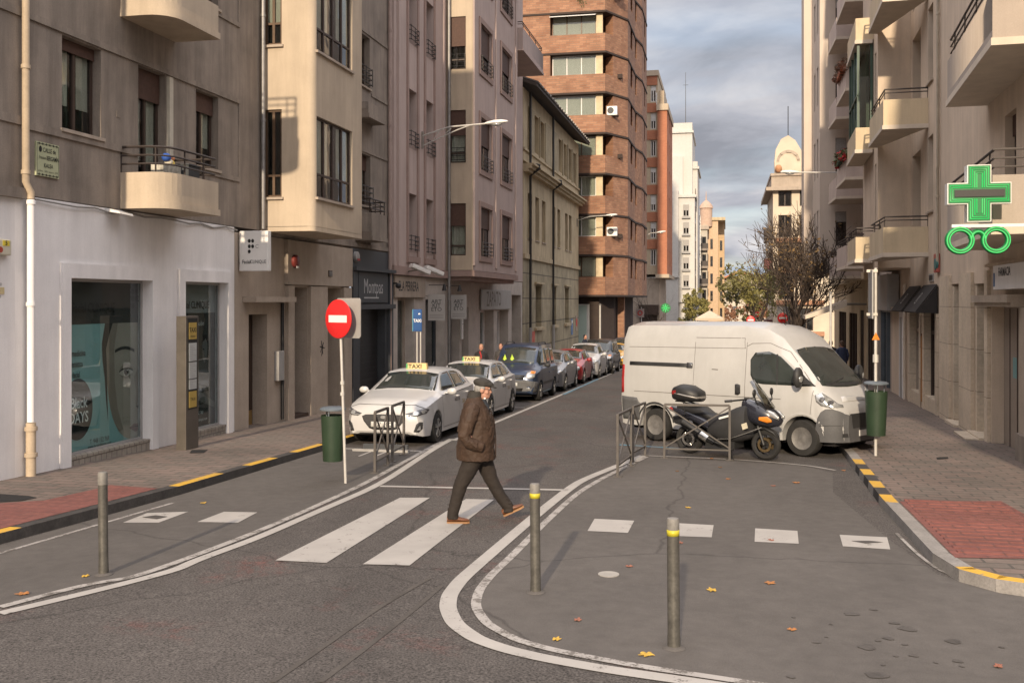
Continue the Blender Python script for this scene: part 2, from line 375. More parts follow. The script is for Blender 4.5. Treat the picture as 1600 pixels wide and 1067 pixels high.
# ------------------------------------------------------------------ ground
def struct(name, mb, mats, **k): return tag(mb.build(name, mats, **k), kind='structure')
def lift(p, h): return Vector((p[0], p[1], gz(p[1]) + h))
mb = MB(); xs = [-700, -60, -12, -4, 4, 12, 60, 700]; ys = [-120, -20, 6, 30, 80, 200, 600, 2500]
for i in range(7):
    for j in range(7): mb.quad(*[lift(p, 0) for p in ((xs[i], ys[j]), (xs[i + 1], ys[j]), (xs[i + 1], ys[j + 1]), (xs[i], ys[j + 1]))])
struct('road', mb, m_road)
Lline = [gp(*p) for p in ((0, 949), (137, 913), (206, 903), (282, 877), (400, 832), (490, 793), (572, 755), (655, 709), (690, 690))]
Lline2 = [gp(*p) for p in ((0, 959), (172, 918), (275, 891), (306, 876), (400, 842), (500, 798), (593, 758), (675, 703), (706, 686))]
Rin = [gp(*p) for p in ((1010, 714), (985, 726), (940, 748), (900, 772), (850, 818), (800, 869), (768, 898), (748, 923), (742, 948), (760, 975), (808, 1001), (872, 1018), (1000, 1042), (1171, 1067), (1400, 1105))]
Rout = [gp(*p) for p in ((1005, 712), (960, 730), (903, 753), (850, 795), (800, 837), (757, 874), (720, 906), (702, 930), (699, 950), (710, 975), (744, 999), (790, 1015), (850, 1029), (950, 1047), (1099, 1068), (1400, 1115))]
xL, xR = -7.65, 2.1
mb = MB(); pl = [p for p in Lline if p.y < 18.2] + [Vector((-5.75, 18.6, 0)), Vector((xL, 18.6, 0)), Vector((xL, 13, 0)), Vector((-7.8, 9.6, 0)), Vector((-8.3, 8.6, 0)), Vector((-8.6, 7.1, 0))]
mb.poly([lift(p, .004) for p in pl])
pl = Rin + [Vector((9, 7, 0)), Vector((9, 9.7, 0)), Vector((3.4, 9.7, 0)), Vector((2.5, 9.95, 0)), Vector((2.05, 10.6, 0)), Vector((1.84, 12.2, 0)), Vector((1.55, 15.5, 0)), Vector((1.75, 17.6, 0)), Vector((1.2, 18.5, 0))]
mb.poly([lift(p, .004) for p in pl]); struct('smooth_asphalt', mb, m_bay)
def line(mb, pts, w, h=.008, n=6):
    q = [Vector((p[0], p[1])) for p in pts]; f = []
    for a, b in zip(q, q[1:]): f += [a.lerp(b, k / n) for k in range(n)]
    f.append(q[-1])
    for _ in range(4): f = [f[0]] + [(f[i - 1] + f[i] * 2 + f[i + 1]) / 4 for i in range(1, len(f) - 1)] + [f[-1]]
    for i in range(len(f) - 1):
        def nrm(k):
            t = (f[min(k + 1, len(f) - 1)] - f[max(k - 1, 0)]).normalized(); return Vector((-t.y, t.x)) * w / 2
        a, b = nrm(i), nrm(i + 1); mb.quad(*[lift(p, h) for p in (f[i] - a, f[i + 1] - b, f[i + 1] + b, f[i] + a)])
mb = MB()
def quadpx(*px): mb.poly([lift(gp(*p), .008) for p in px])
line(mb, Lline2, .13); line(mb, Rout, .15)
line(mb, [(-5.68, 20.5), (-5.72, 24.6), (-5.74, 34.5), (-5.85, 54), (-6.1, 75)], .12)
quadpx((430, 876), (510, 880), (672, 778), (625, 778)); quadpx((567, 882), (640, 884), (772, 781), (728, 780))
line(mb, [gp(594, 760), gp(740, 763), gp(888, 766)], .13)
quadpx((918, 830), (981, 833), (991, 814), (929, 811)); quadpx((1058, 838), (1112, 840), (1115, 821), (1061, 818))
quadpx((1179, 847), (1248, 850), (1246, 830), (1180, 826)); quadpx((1317, 854), (1391, 859), (1386, 840), (1312, 836))
quadpx((192, 817), (248, 817), (294, 800), (230, 802)); quadpx((308, 816), (372, 817), (402, 801), (350, 800))
line(mb, [(-7.4, 18.62), (-5.75, 18.62)], .12); line(mb, [(-7.45, 29.3), (-5.9, 29.3)], .1); line(mb, [(-7.45, 23.9), (-5.9, 23.9)], .1)
line(mb, [gp(1008, 712), gp(1150, 718), gp(1260, 727), gp(1305, 735)], .07)
for x in (-6.4, -6.7): line(mb, [(x, 17.6), (x - .02, 18.3)], .05)
struct('road_marking', mb, m_white)
mb = MB(); line(mb, [p + Vector((0, 0, 0)) for p in Lline], .10); line(mb, Rin, .09)
line(mb, [(1.98, 12.6), (2.02, 11.5), (2.1, 10.75), (2.35, 10.2), (2.75, 9.98)], .04); line(mb, [(-7.55, 9.2), (-7.4, 12.4)], .06)
struct('worn_marking', mb, m_wornwhite)
mb = MB(); line(mb, [gp(968, 695), gp(1062, 701)], .16); line(mb, [gp(770, 646), gp(800, 636)], .1); line(mb, [gp(880, 617), gp(935, 592)], .13, .012)
struct('blue_marking', mb, m_blue)
# dark patched seam and stains on the asphalt
m_stain = M('tar_stain', (.078, .069, .062), .6, .3, 6, .2, 50)
m_seam = M('tar_seam', (.088, .077, .068), .85, .25, 2.2, .4, 60)
mb = MB(); rs = random.Random(3)
for px, py, w in ((1330, 960, 22), (1365, 953, 12), (1397, 974, 16), (1418, 983, 26), (1388, 998, 16), (1372, 1002, 9), (1414, 1008, 9), (1355, 1012, 26), (1291, 996, 6), (1275, 1004, 14), (1400, 1026, 8), (1427, 1025, 14), (1490, 1003, 22), (1496, 1034, 14), (1503, 1042, 8), (1370, 1056, 34), (1462, 1036, 7), (1240, 965, 7), (1298, 976, 6), (1565, 1012, 8), (1236, 1058, 14), (1380, 1040, 7)):
    c = gp(px, py); r = w * .5 * c.length / FPX; ph = rs.random() * 6
    mb.poly([lift(c + Vector((math.cos(t) * r * (1 + .16 * math.sin(3 * t + ph)), math.sin(t) * r * (.9 + .2 * math.sin(2 * t + ph)), 0)), .0095) for t in [k * .3927 for k in range(16)]])
for q in ([(1330, 846), (1352, 850), (1380, 848), (1360, 846)], [(222, 809), (245, 812), (262, 808), (243, 806)]): mb.poly([lift(gp(*p), .0125) for p in q])
struct('oil_stain', mb, m_stain)
mb = MB(); line(mb, [gp(*p) for p in ((425, 1066), (520, 1000), (590, 950), (650, 915), (672, 903))], .05, .005); line(mb, [gp(*p) for p in ((500, 1066), (575, 1010), (650, 950), (690, 915))], .05, .005)
struct('tar_seam', mb, m_seam)
c = gp(951, 898); mb = MB(); mb.lathe([(.001, 0), (.105, 0), (.105, .008), (.001, .008)], lift(c, .004), n=24)
tag(mb.build('valve_cover', M('pale_cement', (.33, .31, .28), .9, .2)), 'small round pale valve cover set in the smooth asphalt', 'cover')
# pavements with kerbs
KH = .12
def pave(name, pts, mat, h, z0=-.4):
    mb = MB(); n = len(pts); mb.poly([lift(p, h) for p in pts])
    for i in range(n): a, b = pts[i], pts[(i + 1) % n]; mb.quad(lift(a, h), lift(b, h), lift(b, z0), lift(a, z0))
    return struct(name, mb, mat)
yk = [(-8.1, 3), (-8.0, 7), (-7.87, 9.63), (-7.78, 11), (-7.68, 13.06), (-7.65, 18.15), (-7.65, 45), (-7.65, 71)]
pave('pavement_left', [(p[0] - .15, p[1]) for p in yk] + [(-12, 71), (-12, 3)], m_pav, KH)
rk = [(9, 9.62), (3.6, 9.72), (2.85, 9.84), (2.45, 10.02), (2.2, 10.35), (2.09, 11.03), (2.08, 14.47), (2.2, 19.5), (2.25, 30), (2.4, 60), (2.6, 140)]
def inset(pts, d):                     # offset a polyline to its right
    o = []
    for i, p in enumerate(pts):
        t = (Vector(pts[min(i + 1, len(pts) - 1)]) - Vector(pts[max(i - 1, 0)])).normalized(); o.append((p[0] + t.y * d, p[1] - t.x * d))
    return o
rin = inset(rk, .16); pave('pavement_right', rin + [(14, 140), (14, 9.8)], m_pav, KH)
def kerb(name, pts, segs, side, low=None):
    """segs: list of (t0,t1,material index) in running length; others are stone. low: (t0,t1) is a dropped kerb"""
    mb = MB(); P = [Vector(p) for p in pts]; L = [0]
    for a, b in zip(P, P[1:]): L.append(L[-1] + (b - a).length)
    def at(s):
        for i in range(len(P) - 1):
            if s <= L[i + 1] or i == len(P) - 2: t = (s - L[i]) / (L[i + 1] - L[i]); return P[i].lerp(P[i + 1], t), (P[i + 1] - P[i]).normalized()
    cuts = sorted({*L, *[x for g in segs for x in g[:2]], *(low or ()), *([low[0] - .5, low[1] + .5] if low else ())})
    def hh(s):
        if not low or s <= low[0] - .5 or s >= low[1] + .5: return KH + .004
        if low[0] <= s <= low[1]: return .055
        return .055 + (KH - .051) * ((low[0] - s) / .5 if s < low[0] else (s - low[1]) / .5)
    for a, b in zip(cuts, cuts[1:]):
        if b - a < 1e-4: continue
        (p, t), (q, t2) = at(a + 1e-5), at(b - 1e-5); n, n2 = Vector((t.y, -t.x)) * side * .165, Vector((t2.y, -t2.x)) * side * .165
        mi = next((g[2] for g in segs if g[0] - 1e-4 <= a and b <= g[1] + 1e-4), 0)
        mb.mat(mi).quad(lift(p, hh(a)), lift(q, hh(b)), lift(q + n2, hh(b)), lift(p + n, hh(a)))
        mb.mat(mi if mi == 2 else 0 if mi == 0 else (2 if name == 'kerb_left' else 3)).quad(lift(p, hh(a)), lift(q, hh(b)), lift(q - n2 * .06, -.1), lift(p - n * .06, -.1))
    return struct(name, mb, [m_kerb, m_yel, m_kerbd, m_kerb])
def ylen(pts, y):
    L = 0
    for a, b in zip(pts, pts[1:]):
        if a[1] <= y <= b[1]: return L + (y - a[1]) / (b[1] - a[1]) * math.hypot(b[0] - a[0], b[1] - a[1])
        L += math.hypot(b[0] - a[0], b[1] - a[1])
    return L
Y = lambda *ys: [ylen(yk, y) for y in ys]
kerb('kerb_left', yk, [(*Y(5, 8), 2), (*Y(8, 9.95), 1), (*Y(9.95, 13.0), 2), (*Y(13.0, 14.3), 1), (*Y(14.3, 15.2), 2), (*Y(15.2, 16.2), 1), (*Y(16.2, 17.0), 2), (*Y(17.0, 18.3), 1), (*Y(18.3, 19.4), 2), (*Y(19.4, 20.5), 1), (*Y(20.5, 71), 2)], -1)
rl = [0]
for a, b in zip(rk, rk[1:]): rl.append(rl[-1] + math.hypot(b[0] - a[0], b[1] - a[1]))
def yr(y):
    for i in range(5, len(rk) - 1):
        if rk[i][1] <= y <= rk[i + 1][1]: return rl[i] + (y - rk[i][1]) / (rk[i + 1][1] - rk[i][1]) * (rl[i + 1] - rl[i])
seg = [(0, rl[4] + .1, 1)] + [(yr(14.1 + .64 * i), yr(14.1 + .64 * (i + 1)), 1 if i % 2 == 0 else 2) for i in range(7)]
kerb('kerb_right', rk, seg, 1)
mb = MB()
def kx(y):
    for a, b in zip(yk, yk[1:]):
        if a[1] <= y <= b[1]: return a[0] + (b[0] - a[0]) * (y - a[1]) / (b[1] - a[1]) - .175
    return -8.3
mb.poly([lift((min(p.x, kx(p.y)), p.y), KH + .006) for p in (gp(x, y, KH) for x, y in ((-60, 790), (69, 782), (151, 764), (172, 758), (262, 764), (228, 775), (150, 801), (80, 821), (0, 838), (-60, 850)))])
mb.poly([lift(p, KH + .006) for p in ((2.27, 14.2), (3.62, 14.55), (3.75, 11.1), (2.27, 10.85))])
struct('tactile_paving', mb, m_redpav)
mb = MB()
for i in range(16):
    y = 11.1 + i * .21; mb.box(2.35, 3.55, y, y + .09, gz(y) + KH, gz(y) + KH + .014)
struct('tactile_ridges', mb, m_redpav)
mb = MB(); mb.poly([lift(gp(x, y, KH), KH + .007) for x, y in ((-20, 774), (0, 772), (45, 775), (58, 778), (30, 783), (-20, 786))]); mb.poly([lift(gp(x, y, KH), KH + .007) for x, y in ((1463, 715), (1481, 714), (1482, 717), (1464, 718))]); mb.poly([lift(gp(x, y, KH), KH + .007) for x, y in ((300, 703), (325, 703), (318, 708), (296, 708))])
struct('drain_grate', mb, m_dark)
# hills
mb = MB(); rows = []
for j, (d, h) in enumerate(((1500, -60), (1900, 15), (2300, 88), (2700, 50))):
    rows.append([Vector((-900 + 60 * i, d + 40 * math.sin(i * .7), h + (18 * math.sin(i * .55 + j) + 9 * math.sin(i * 1.7)) * (1 if j == 2 else .4) + (30 if i < 15 else 0) * (j == 2))) for i in range(40)])
mb.loft(rows, caps=False, closed=False); struct('hills', mb, M('far_hills', (.20, .25, .31), 1, .12, .004, 0), smooth=60)
# fallen leaves
m_leafs = [M('leaf_yellow', (.46, .29, .045), .7, .2, 20), M('leaf_orange', (.33, .14, .045), .7, .25, 20), M('leaf_brown', (.16, .085, .04), .8, .3, 20), M('leaf_red', (.25, .10, .065), .7, .2, 20)]
LV = [(35, 929, 1, 'at the left edge of the picture inside the double line'), (134, 901, 0, 'beside the left bollard'), (1010, 1024, 0, 'near the foot of the right bollard'), (870, 1000, 0, 'close to the curved white line'), (903, 970, 3, 'small, between curved line and middle bollard'), (1112, 923, 0, 'bright, right of the right bollard'), (1203, 912, 1, 'below the row of white squares'), (1063, 849, 3, 'touching the second white square'), (983, 886, 3, 'tiny, above the round valve cover'), (1075, 794, 0, 'above the second white square'), (1058, 737, 2, 'dark, left of the two leaves before the barrier'), (1125, 731, 2, 'under the crossed barrier'), (1138, 749, 1, 'pale, right of the crossed barrier'), (1208, 760, 3, 'flat, before the scooter front wheel'), (1244, 755, 1, 'upright, before the van wheel'), (1238, 985, 1, 'left of the oil stains'), (1560, 1043, 3, 'pinkish, in the lower right corner'), (1318, 736, 1, 'in the gutter beside the striped kerb'), (1205, 845, 3, 'lying on the third white square'), (318, 787, 0, 'small, in the gutter of the left kerb'), (1112, 717, 1, 'against the white line beneath the barrier')]
for i, (px, py, ci, where) in enumerate(LV):
    mb = MB(); c = gp(px, py); s = .062 if i in (0, 2, 5, 6, 14) else .042; pts = []
    for k in range(20):
        a = k / 20 * 2 * math.pi; r = s * (.55 + .45 * abs(math.cos(2.5 * a))) * (.85 + .3 * rs.random()); pts.append((r * math.cos(a), r * math.sin(a) * .8))
    an = rs.random() * 6; tl = .3 * (rs.random() - .2); vs = []
    for x, y in pts: u, w = x * math.cos(an) - y * math.sin(an), x * math.sin(an) + y * math.cos(an); vs.append((u, w, .008 + abs(x) * tl * .6 + .004 * math.sin(8 * x / s)))
    mb.add([(0, 0, .007)] + vs, [(0, k + 1, (k + 1) % 20 + 1) for k in range(20)])
    o = mb.build('fallen_leaf', m_leafs[ci], world=False, solid=.003); o.location = lift(c, .008)
    tag(o, ('yellow', 'orange', 'brown', 'reddish')[ci] + ' fallen leaf, ' + where, 'leaf', 'fallen leaves on the asphalt')
# ------------------------------------------------------------------ building materials
m_grey = M('grey_stucco', (.275, .23, .19), .92, .22, 1.1, .16, 45, bump=.15, streak=.30)
m_whit = M('white_render', (.77, .745, .73), .85, .08, .9, .06, 40, bump=.08, streak=.10)
m_cream = M('cream_stucco', (.47, .385, .29), .9, .09, 1.0, .08, 45, bump=.12, streak=.14)
m_stone = M('beige_stone', (.40, .33, .265), .8, .12, 1.6, .15, 30, bump=.1, streak=.12)
m_pink = M('pink_stucco', (.46, .365, .33), .9, .07, 1.0, .08, 45, bump=.1, streak=.10)
m_pinkd = M('dusty_pink_trim', (.31, .22, .19), .85, .1, 2, .08, 45)
m_yb = M('ochre_stucco', (.50, .405, .265), .9, .16, 1.0, .15, 40, bump=.15, streak=.25)
m_ybrick = brickmat('ochre_brick', (.44, .36, .22), (.50, .41, .26), (.28, .23, .16), .25, .075, .012)
m_brick = brickmat('tower_brick', (.285, .132, .075), (.41, .215, .125), (.26, .165, .115), .5, .16, .018, dirt=.3)
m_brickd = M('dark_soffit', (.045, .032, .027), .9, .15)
m_orange = brickmat('orange_brick', (.42, .15, .075), (.47, .18, .09), (.36, .17, .11), .3, .09, .012, dirt=.15)
m_frame = M('brown_frame', (.055, .035, .026), .5, .2, 6)
m_frameb = M('bronze_frame', (.10, .06, .035), .45, .2, 6)
m_framew = M('white_frame', (.6, .59, .57), .5, .06)
m_shut = M('brown_shutter', (.085, .045, .032), .7, .1, 3, .25, 14, stretch=(1, 1, 12))
m_shutg = M('grey_shutter', (.33, .31, .29), .7, .1, 3, .2, 14, stretch=(1, 1, 12))
m_curt = M('net_curtain', (.70, .69, .65), .9, .12, 6, .1, 30, stretch=(8, 8, .6))
m_glass = glassmat('window_glass', (.74, .76, .73), .74)
m_shopglass = glassmat('shop_glass', (.80, .86, .86), .80)
m_ceram = brickmat('plinth_tile', (.30, .265, .22), (.34, .3, .25), (.14, .12, .10), .15, .15, .008)
m_dgrey = M('anthracite_paint', (.048, .052, .058), .55, .15, 3, .08, 40)
m_pipe = M('zinc_pipe', (.27, .26, .25), .5, .2, 4, .1, 30, metal=.6)
m_pipeb = M('beige_pipe', (.44, .35, .25), .6, .12, 4, .1, 30)
m_rail = M('brown_iron_rail', (.04, .03, .026), .55, .2)

def window(parent, fr, a0, a1, z0, z1, out=0, depth=.2, fm=None, n=2, tr=None, shut=0.0, curt=0, rail=0, sill=0, t=.055, shm=None, name='window', gl=None):
    fm = fm or m_frame; o0 = out - depth + .004; o1 = out - depth + .075; om = out - depth + .05
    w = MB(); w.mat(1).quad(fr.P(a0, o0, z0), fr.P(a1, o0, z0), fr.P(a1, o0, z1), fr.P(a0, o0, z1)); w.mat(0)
    w.fbox(fr, a0, a0 + t, o0, o1, z0, z1); w.fbox(fr, a1 - t, a1, o0, o1, z0, z1)
    w.fbox(fr, a0 + t, a1 - t, o0, o1, z0, z0 + t); w.fbox(fr, a0 + t, a1 - t, o0, o1, z1 - t, z1)
    for k in range(1, n):
        a = a0 + (a1 - a0) * k / n; w.fbox(fr, a - t * .6, a + t * .6, o0, o1 + .01, z0 + t, z1 - t)
    if tr: w.fbox(fr, a0 + t, a1 - t, o0, o1 + .006, tr - t * .5, tr + t * .5)
    W = w.build(name, [fm, m_dark], parent)
    zt = z1 - (z1 - z0) * shut
    MB().fbox(fr, a0 + t * .5, a1 - t * .5, om - .004, om + .004, z0 + t * .5, z1 - t * .5).build('pane', gl or m_glass, W)
    if shut: MB().fbox(fr, a0 + .012, a1 - .012, o1 + .012, o1 + .04, zt, z1 - .004).build('shutter', shm or m_shut, W)
    if curt:
        c = MB(); N = 26; pts = []
        for k in range(N + 1): pts.append((a0 + t + (a1 - a0 - 2 * t) * k / N, om - .028 + .010 * math.sin(k * 2.1) + .004 * math.sin(k * 5.3)))
        zb = z0 + t + (z1 - z0) * (0 if curt == 1 else .25)
        for p, q in zip(pts, pts[1:]):
            if curt == 3 and .38 < (p[0] - a0) / (a1 - a0) < .62: continue
            c.quad(fr.P(p[0], p[1], zb), fr.P(q[0], q[1], zb), fr.P(q[0], q[1], z1 - t), fr.P(p[0], p[1], z1 - t))
        c.build('curtain', m_curt, W, smooth=60)
    if rail:
        r = MB(); oo = out + .10; zz = [z0 + .1, z0 + .25, z0 + .4, z0 + .55]
        for z in zz: r.tube([fr.P(a0 + .03, out - .04, z), fr.P(a0 + .03, oo, z), fr.P(a1 - .03, oo, z), fr.P(a1 - .03, out - .04, z)], .014, 5)
        for k in (0.03, (a1 - a0) / 2, a1 - a0 - .03): r.tube([fr.P(a0 + k, oo, z0 + .05), fr.P(a0 + k, oo, z0 + .58)], .012, 5)
        r.build('railing', m_black, W)
    if sill: MB().fbox(fr, a0 - .05, a1 + .05, out - .03, out + .06, z0 - .06, z0 - .004).build('sill', m_stone, W)
    return W
def surround(mb, fr, a0, a1, z0, z1, w, out, d):   # flat moulding round an opening
    mb.fbox(fr, a0 - w, a0, out, out + d, z0 - w, z1 + w); mb.fbox(fr, a1, a1 + w, out, out + d, z0 - w, z1 + w)
    mb.fbox(fr, a0, a1, out, out + d, z1, z1 + w); mb.fbox(fr, a0, a1, out, out + d, z0 - w, z0)
def balcony(parent, fr, plan, z0, ztop, mat, wall=.1, rail=0, trim=None, posts=5, railm=None):
    """plan: outline points (a,o) from wall to wall; slab, parapet wall along it, tube railing above"""
    inner = [(a + (sum(p[0] for p in plan) / len(plan) - a) * .08, max(0.0, o - wall)) for a, o in plan]
    b = MB(); b.plan(fr, plan, z0 + .12, z0 + .26)
    for (p, q, pi, qi) in zip(plan, plan[1:], inner, inner[1:]): b.plan(fr, [p, q, qi, pi], z0 + .26, ztop)
    tp = [(a + (a - sum(p[0] for p in plan) / len(plan)) * .02, o + (.03 if o > .05 else 0)) for a, o in plan]
    b.mat(1).plan(fr, tp, z0, z0 + .12)
    B = b.build('balcony', [mat, trim or mat], parent, smooth=30)
    if rail:
        mid = [((p[0] + q[0]) / 2, (p[1] + q[1]) / 2) for p, q in zip(plan, inner)]; r = MB()
        hs = [rail * k / 3 for k in ((1, 2, 3) if rail > .3 else (2, 3))]
        for h in hs: r.tube([fr.P(a, o, ztop + h) for a, o in mid], .018 if h < hs[-1] else .024, 6)
        L = [0]
        for p, q in zip(mid, mid[1:]): L.append(L[-1] + math.hypot(q[0] - p[0], q[1] - p[1]))
        for k in range(posts + 1):
            s = L[-1] * k / posts
            for i in range(len(mid) - 1):
                if L[i] <= s <= L[i + 1] + 1e-6:
                    f = (s - L[i]) / max(1e-6, L[i + 1] - L[i]); a = mid[i][0] + (mid[i + 1][0] - mid[i][0]) * f; o = mid[i][1] + (mid[i + 1][1] - mid[i][1]) * f
                    r.tube([fr.P(a, o, ztop - .02), fr.P(a, o, ztop + rail)], .016, 5); break
        r.build('railing', railm or m_rail, B, smooth=40)
    return B
def rounded(a0, a1, o, r=.35, n=5, o0=0.0, both=True):
    p = [(a0, o0)] + [(a0 + r - r * math.cos(R(90 * k / n)), o - r + r * math.sin(R(90 * k / n))) for k in range(n + 1)]
    p += ([(a1 - r + r * math.sin(R(90 * k / n)), o - r + r * math.cos(R(90 * k / n))) for k in range(n + 1)] if both else [(a1, o)]) + [(a1, o0)]
    return p
def pipe(name, label, fr, pts, r, mat, clamps=()):
    t = thing(name, label, 'pipe', fr.P(*pts[-1])); MB().tube([fr.P(*p) for p in pts], r, 10).build('pipe', mat, t, smooth=50)
    for a, o, z in clamps: MB().lathe([(r * 1.25, -.03), (r * 1.25, .03)], fr.P(a, o, z), n=10).build('clamp', mat, t, smooth=40)
    return t
gnd = lambda y: gz(y) + KH
# ------------------------------------------------------------------ L0: narrow piece at the left edge, L1: grey block over the white clinic
b0 = thing('apartment_building', 'grey stucco building cut by the left picture edge, white ground floor with alarm box', 'building', (-10.5, 10, gnd(10)))
w = MB().facade(LW, 4, 13.33, 4.16, 16, [], out=0, ends=7).fbox(LW, 4, 13.33, 0, .09, 4.0, 4.16).fbox(LW, 12.0, 13.3, 0, .03, 5.12, 5.25).fbox(LW, 12.0, 13.3, 0, .03, 6.77, 6.9); w.build('upper_wall', m_grey, b0)
MB().gbox(LW, 4, 13.16, -7, .0, 4.0, .6).build('ground_floor_wall', m_whit, b0)
MB().fbox(LW, 12.2, 12.55, -.02, .045, 5.0, 6.2).build('window_surround', m_cream, b0)
t = thing('alarm_box', 'cream alarm box with red lamp and yellow number sticker on the white wall', 'alarm', LW.P(12.95, 0, 3.25))
MB().fbox(LW, 12.62, 12.98, .0, .09, 3.12, 3.36).build('case', M('cream_plastic', (.5, .46, .36), .5, .1), t, bevel=.02)
q = MB(); disc(q, LW.P(12.74, .093, 3.20), (0, 1, 0), (0, 0, 1), .055, .045); q.build('lamp', M('red_lens', (.35, .06, .04), .3), t)
q = MB(); q.fbox(LW, 12.79, 12.93, .09, .094, 3.26, 3.34).mat(1); text(q, '5', LW.P(12.86, .097, 3.3), (0, 1, 0), (0, 0, 1), .09, squeeze=1.1, bold=.02); q.build('sticker', [M('yellow_sticker', (.6, .48, .05), .5), m_ink], t)
t = thing('wall_notice', 'small cream notice with one black dot and lettering on white wall', 'sign', LW.P(12.8, 0, 2.65))
q = MB().fbox(LW, 12.55, 12.92, 0, .012, 2.55, 2.65).mat(1); disc(q, LW.P(12.8, .015, 2.6), (0, 1, 0), (0, 0, 1), .025, .025)
text(q, 'COMUNIDAD', LW.P(12.73, .004, 2.69), (0, 1, 0), (0, 0, 1), .06, squeeze=.8); text(q, 'PROHIBIDO', LW.P(12.73, .004, 2.51), (0, 1, 0), (0, 0, 1), .06, squeeze=.8); q.build('panel', [M('cream_sticker', (.55, .45, .25), .6), m_ink], t)
b1 = thing('apartment_building', 'grey stucco apartment house with curved cream balconies above the white beauty clinic', 'building', (-10.5, 17, gnd(17)))
ops = []; fl = 3.4
for k in range(2): ops += [(14.25, 15.28, 5.24 + fl * k, 6.75 + fl * k, .24), (16.39, 17.3, 4.42 + fl * k, 6.76 + fl * k, .24), (18.42, 19.33, 5.2 + fl * k, 6.74 + fl * k, .24)]
w = MB().facade(LW, 13.36, 21.28, 4.07, 12.6, ops, ends=8)
for k in range(2):
    for (a, c) in ((13.36, 16.36), (17.33, 20.25)) if 0 else ((13.36, 20.25),):
        w.fbox(LW, a, c, 0, .035, 6.78 + fl * k, 6.88 + fl * k)
    w.fbox(LW, 13.36, 16.36, 0, .035, 5.08 + fl * k, 5.2 + fl * k); w.fbox(LW, 17.33, 20.25, 0, .03, 5.06 + fl * k, 5.16 + fl * k); w.fbox(LW, 20.2, 20.25, 0, .03, 5.16 + fl * k, 6.78 + fl * k)
w.fbox(LW, 15.72, 15.84, -.01, .008, 5.68, 5.8); w.build('upper_wall', m_grey, b1)
for k in range(2):
    window(b1, LW, 14.25, 15.28, 5.24 + fl * k, 6.75 + fl * k, 0, .24, n=2, shut=.13, curt=3, sill=1); window(b1, LW, 16.39, 17.3, 4.42 + fl * k, 6.76 + fl * k, 0, .24, n=2, shut=.24, curt=3)
    window(b1, LW, 18.42, 19.33, 5.2 + fl * k, 6.74 + fl * k, 0, .24, n=2, shut=.26, curt=3, sill=1)
    MB().fbox(LW, 17.33, 17.46, .002, .07, 4.5 + fl * k, 6.74 + fl * k).build('curtain_rail', M('cream_box', (.5, .46, .38), .6), b1)
    balcony(b1, LW, rounded(15.84, 17.62, .93, .45, 6, both=False), 4.08 + fl * k, 4.72 + fl * k, m_cream, rail=.45, posts=5, trim=m_cream)
# things on the lower balcony
t = thing('plant_pot', 'toys and paper flowers on the slatted cream stand of the lower balcony', 'decoration', LW.P(17.0, .6, 4.34))
MB().fbox(LW, 16.4, 17.0, .25, .5, 4.345, 4.95).build('stand', M('slat_cream', (.5, .47, .4), .6, .3, 2, .5, 9, stretch=(8, 8, .2)), t)
for i, (c, a, z, s) in enumerate((((.03, .09, .35), 16.7, 5.1, .09), ((.6, .45, .1), 16.85, 5.0, .08), ((.5, .2, .1), 16.9, 5.1, .05), ((.55, .5, .4), 16.78, 5.02, .08))): MB().ell(LW.P(a, .38, z), (s, s, s * .9), 9, 6).build('flower', M('toy_%d' % i, c, .6), t, smooth=60)
t = thing('air_conditioner', 'dark boxy cabinet standing at the far end of the lower balcony', 'cabinet', LW.P(17.3, .4, 4.34)); MB().fbox(LW, 17.1, 17.5, .2, .6, 4.345, 5.0).build('case', m_dgrey, t); MB().fbox(LW, 17.08, 17.52, .18, .62, 5.005, 5.03).build('lid', m_dgrey, t)
# white ground floor of the clinic
ops = [(14.37, 16.72, -.5, 2.82, .27), (17.88, 19.6, -.6, 2.83, .27)]
w = MB().facade(LW, 13.42, 19.97, -1.2, 4.05, ops, out=.03)
for a0, a1, zt in ((14.37, 16.72, 2.82), (17.88, 19.6, 2.83)):
    w.fbox(LW, a0 - .22, a0 - .002, .031, .09, -1.2, zt + .24); w.fbox(LW, a1 + .002, a1 + .2, .031, .09, -1.2, zt + .24); w.fbox(LW, a0 - .002, a1 + .002, .031, .09, zt + .002, zt + .24)
w.fbox(LW, 13.16, 13.42, -.5, .0, -1, 4.05); w.build('ground_floor_wall', m_whit, b1)
def shopfront(a0, a1, z0, z1, zp):
    W = MB().gbox(LW, a0 + .002, a1 - .002, -.20, .028, zp, .1); W.fbox(LW, a0 + .002, a1 - .002, -.205, .04, zp + .002, zp + .05); s = W.build('shop_window', m_ceram, b1)
    f = MB(); f.fbox(LW, a0, a0 + .05, -.17, -.12, zp + .05, z1); f.fbox(LW, a1 - .05, a1, -.17, -.12, zp + .05, z1); f.fbox(LW, a0 + .05, a1 - .05, -.17, -.12, z1 - .05, z1); f.fbox(LW, a0 + .05, a1 - .05, -.17, -.12, zp + .05, zp + .09); f.build('frame', m_grey_pl, s)
    MB().fbox(LW, a0 + .05, a1 - .05, -.150, -.142, zp + .09, z1 - .05).build('pane', m_shopglass, s); return s
Uy, Uz = (0, 1, 0), (0, 0, 1)
m_teal = M('poster_teal', (.28, .46, .45), .5, .08, .8, 0); m_skin = M('poster_skin', (.40, .335, .275), .5, .10, .9, 0); m_skinl = M('poster_skin_light', (.52, .455, .39), .5, .08, .9, 0)
m_hair = M('poster_hair', (.02, .022, .02), .5, .2); m_shopdark = M('shop_header', (.045, .043, .04), .5, .1); m_lip = M('poster_lip', (.25, .13, .12), .5, .1)
s1 = shopfront(14.37, 16.72, -.5, 2.82, -.16)
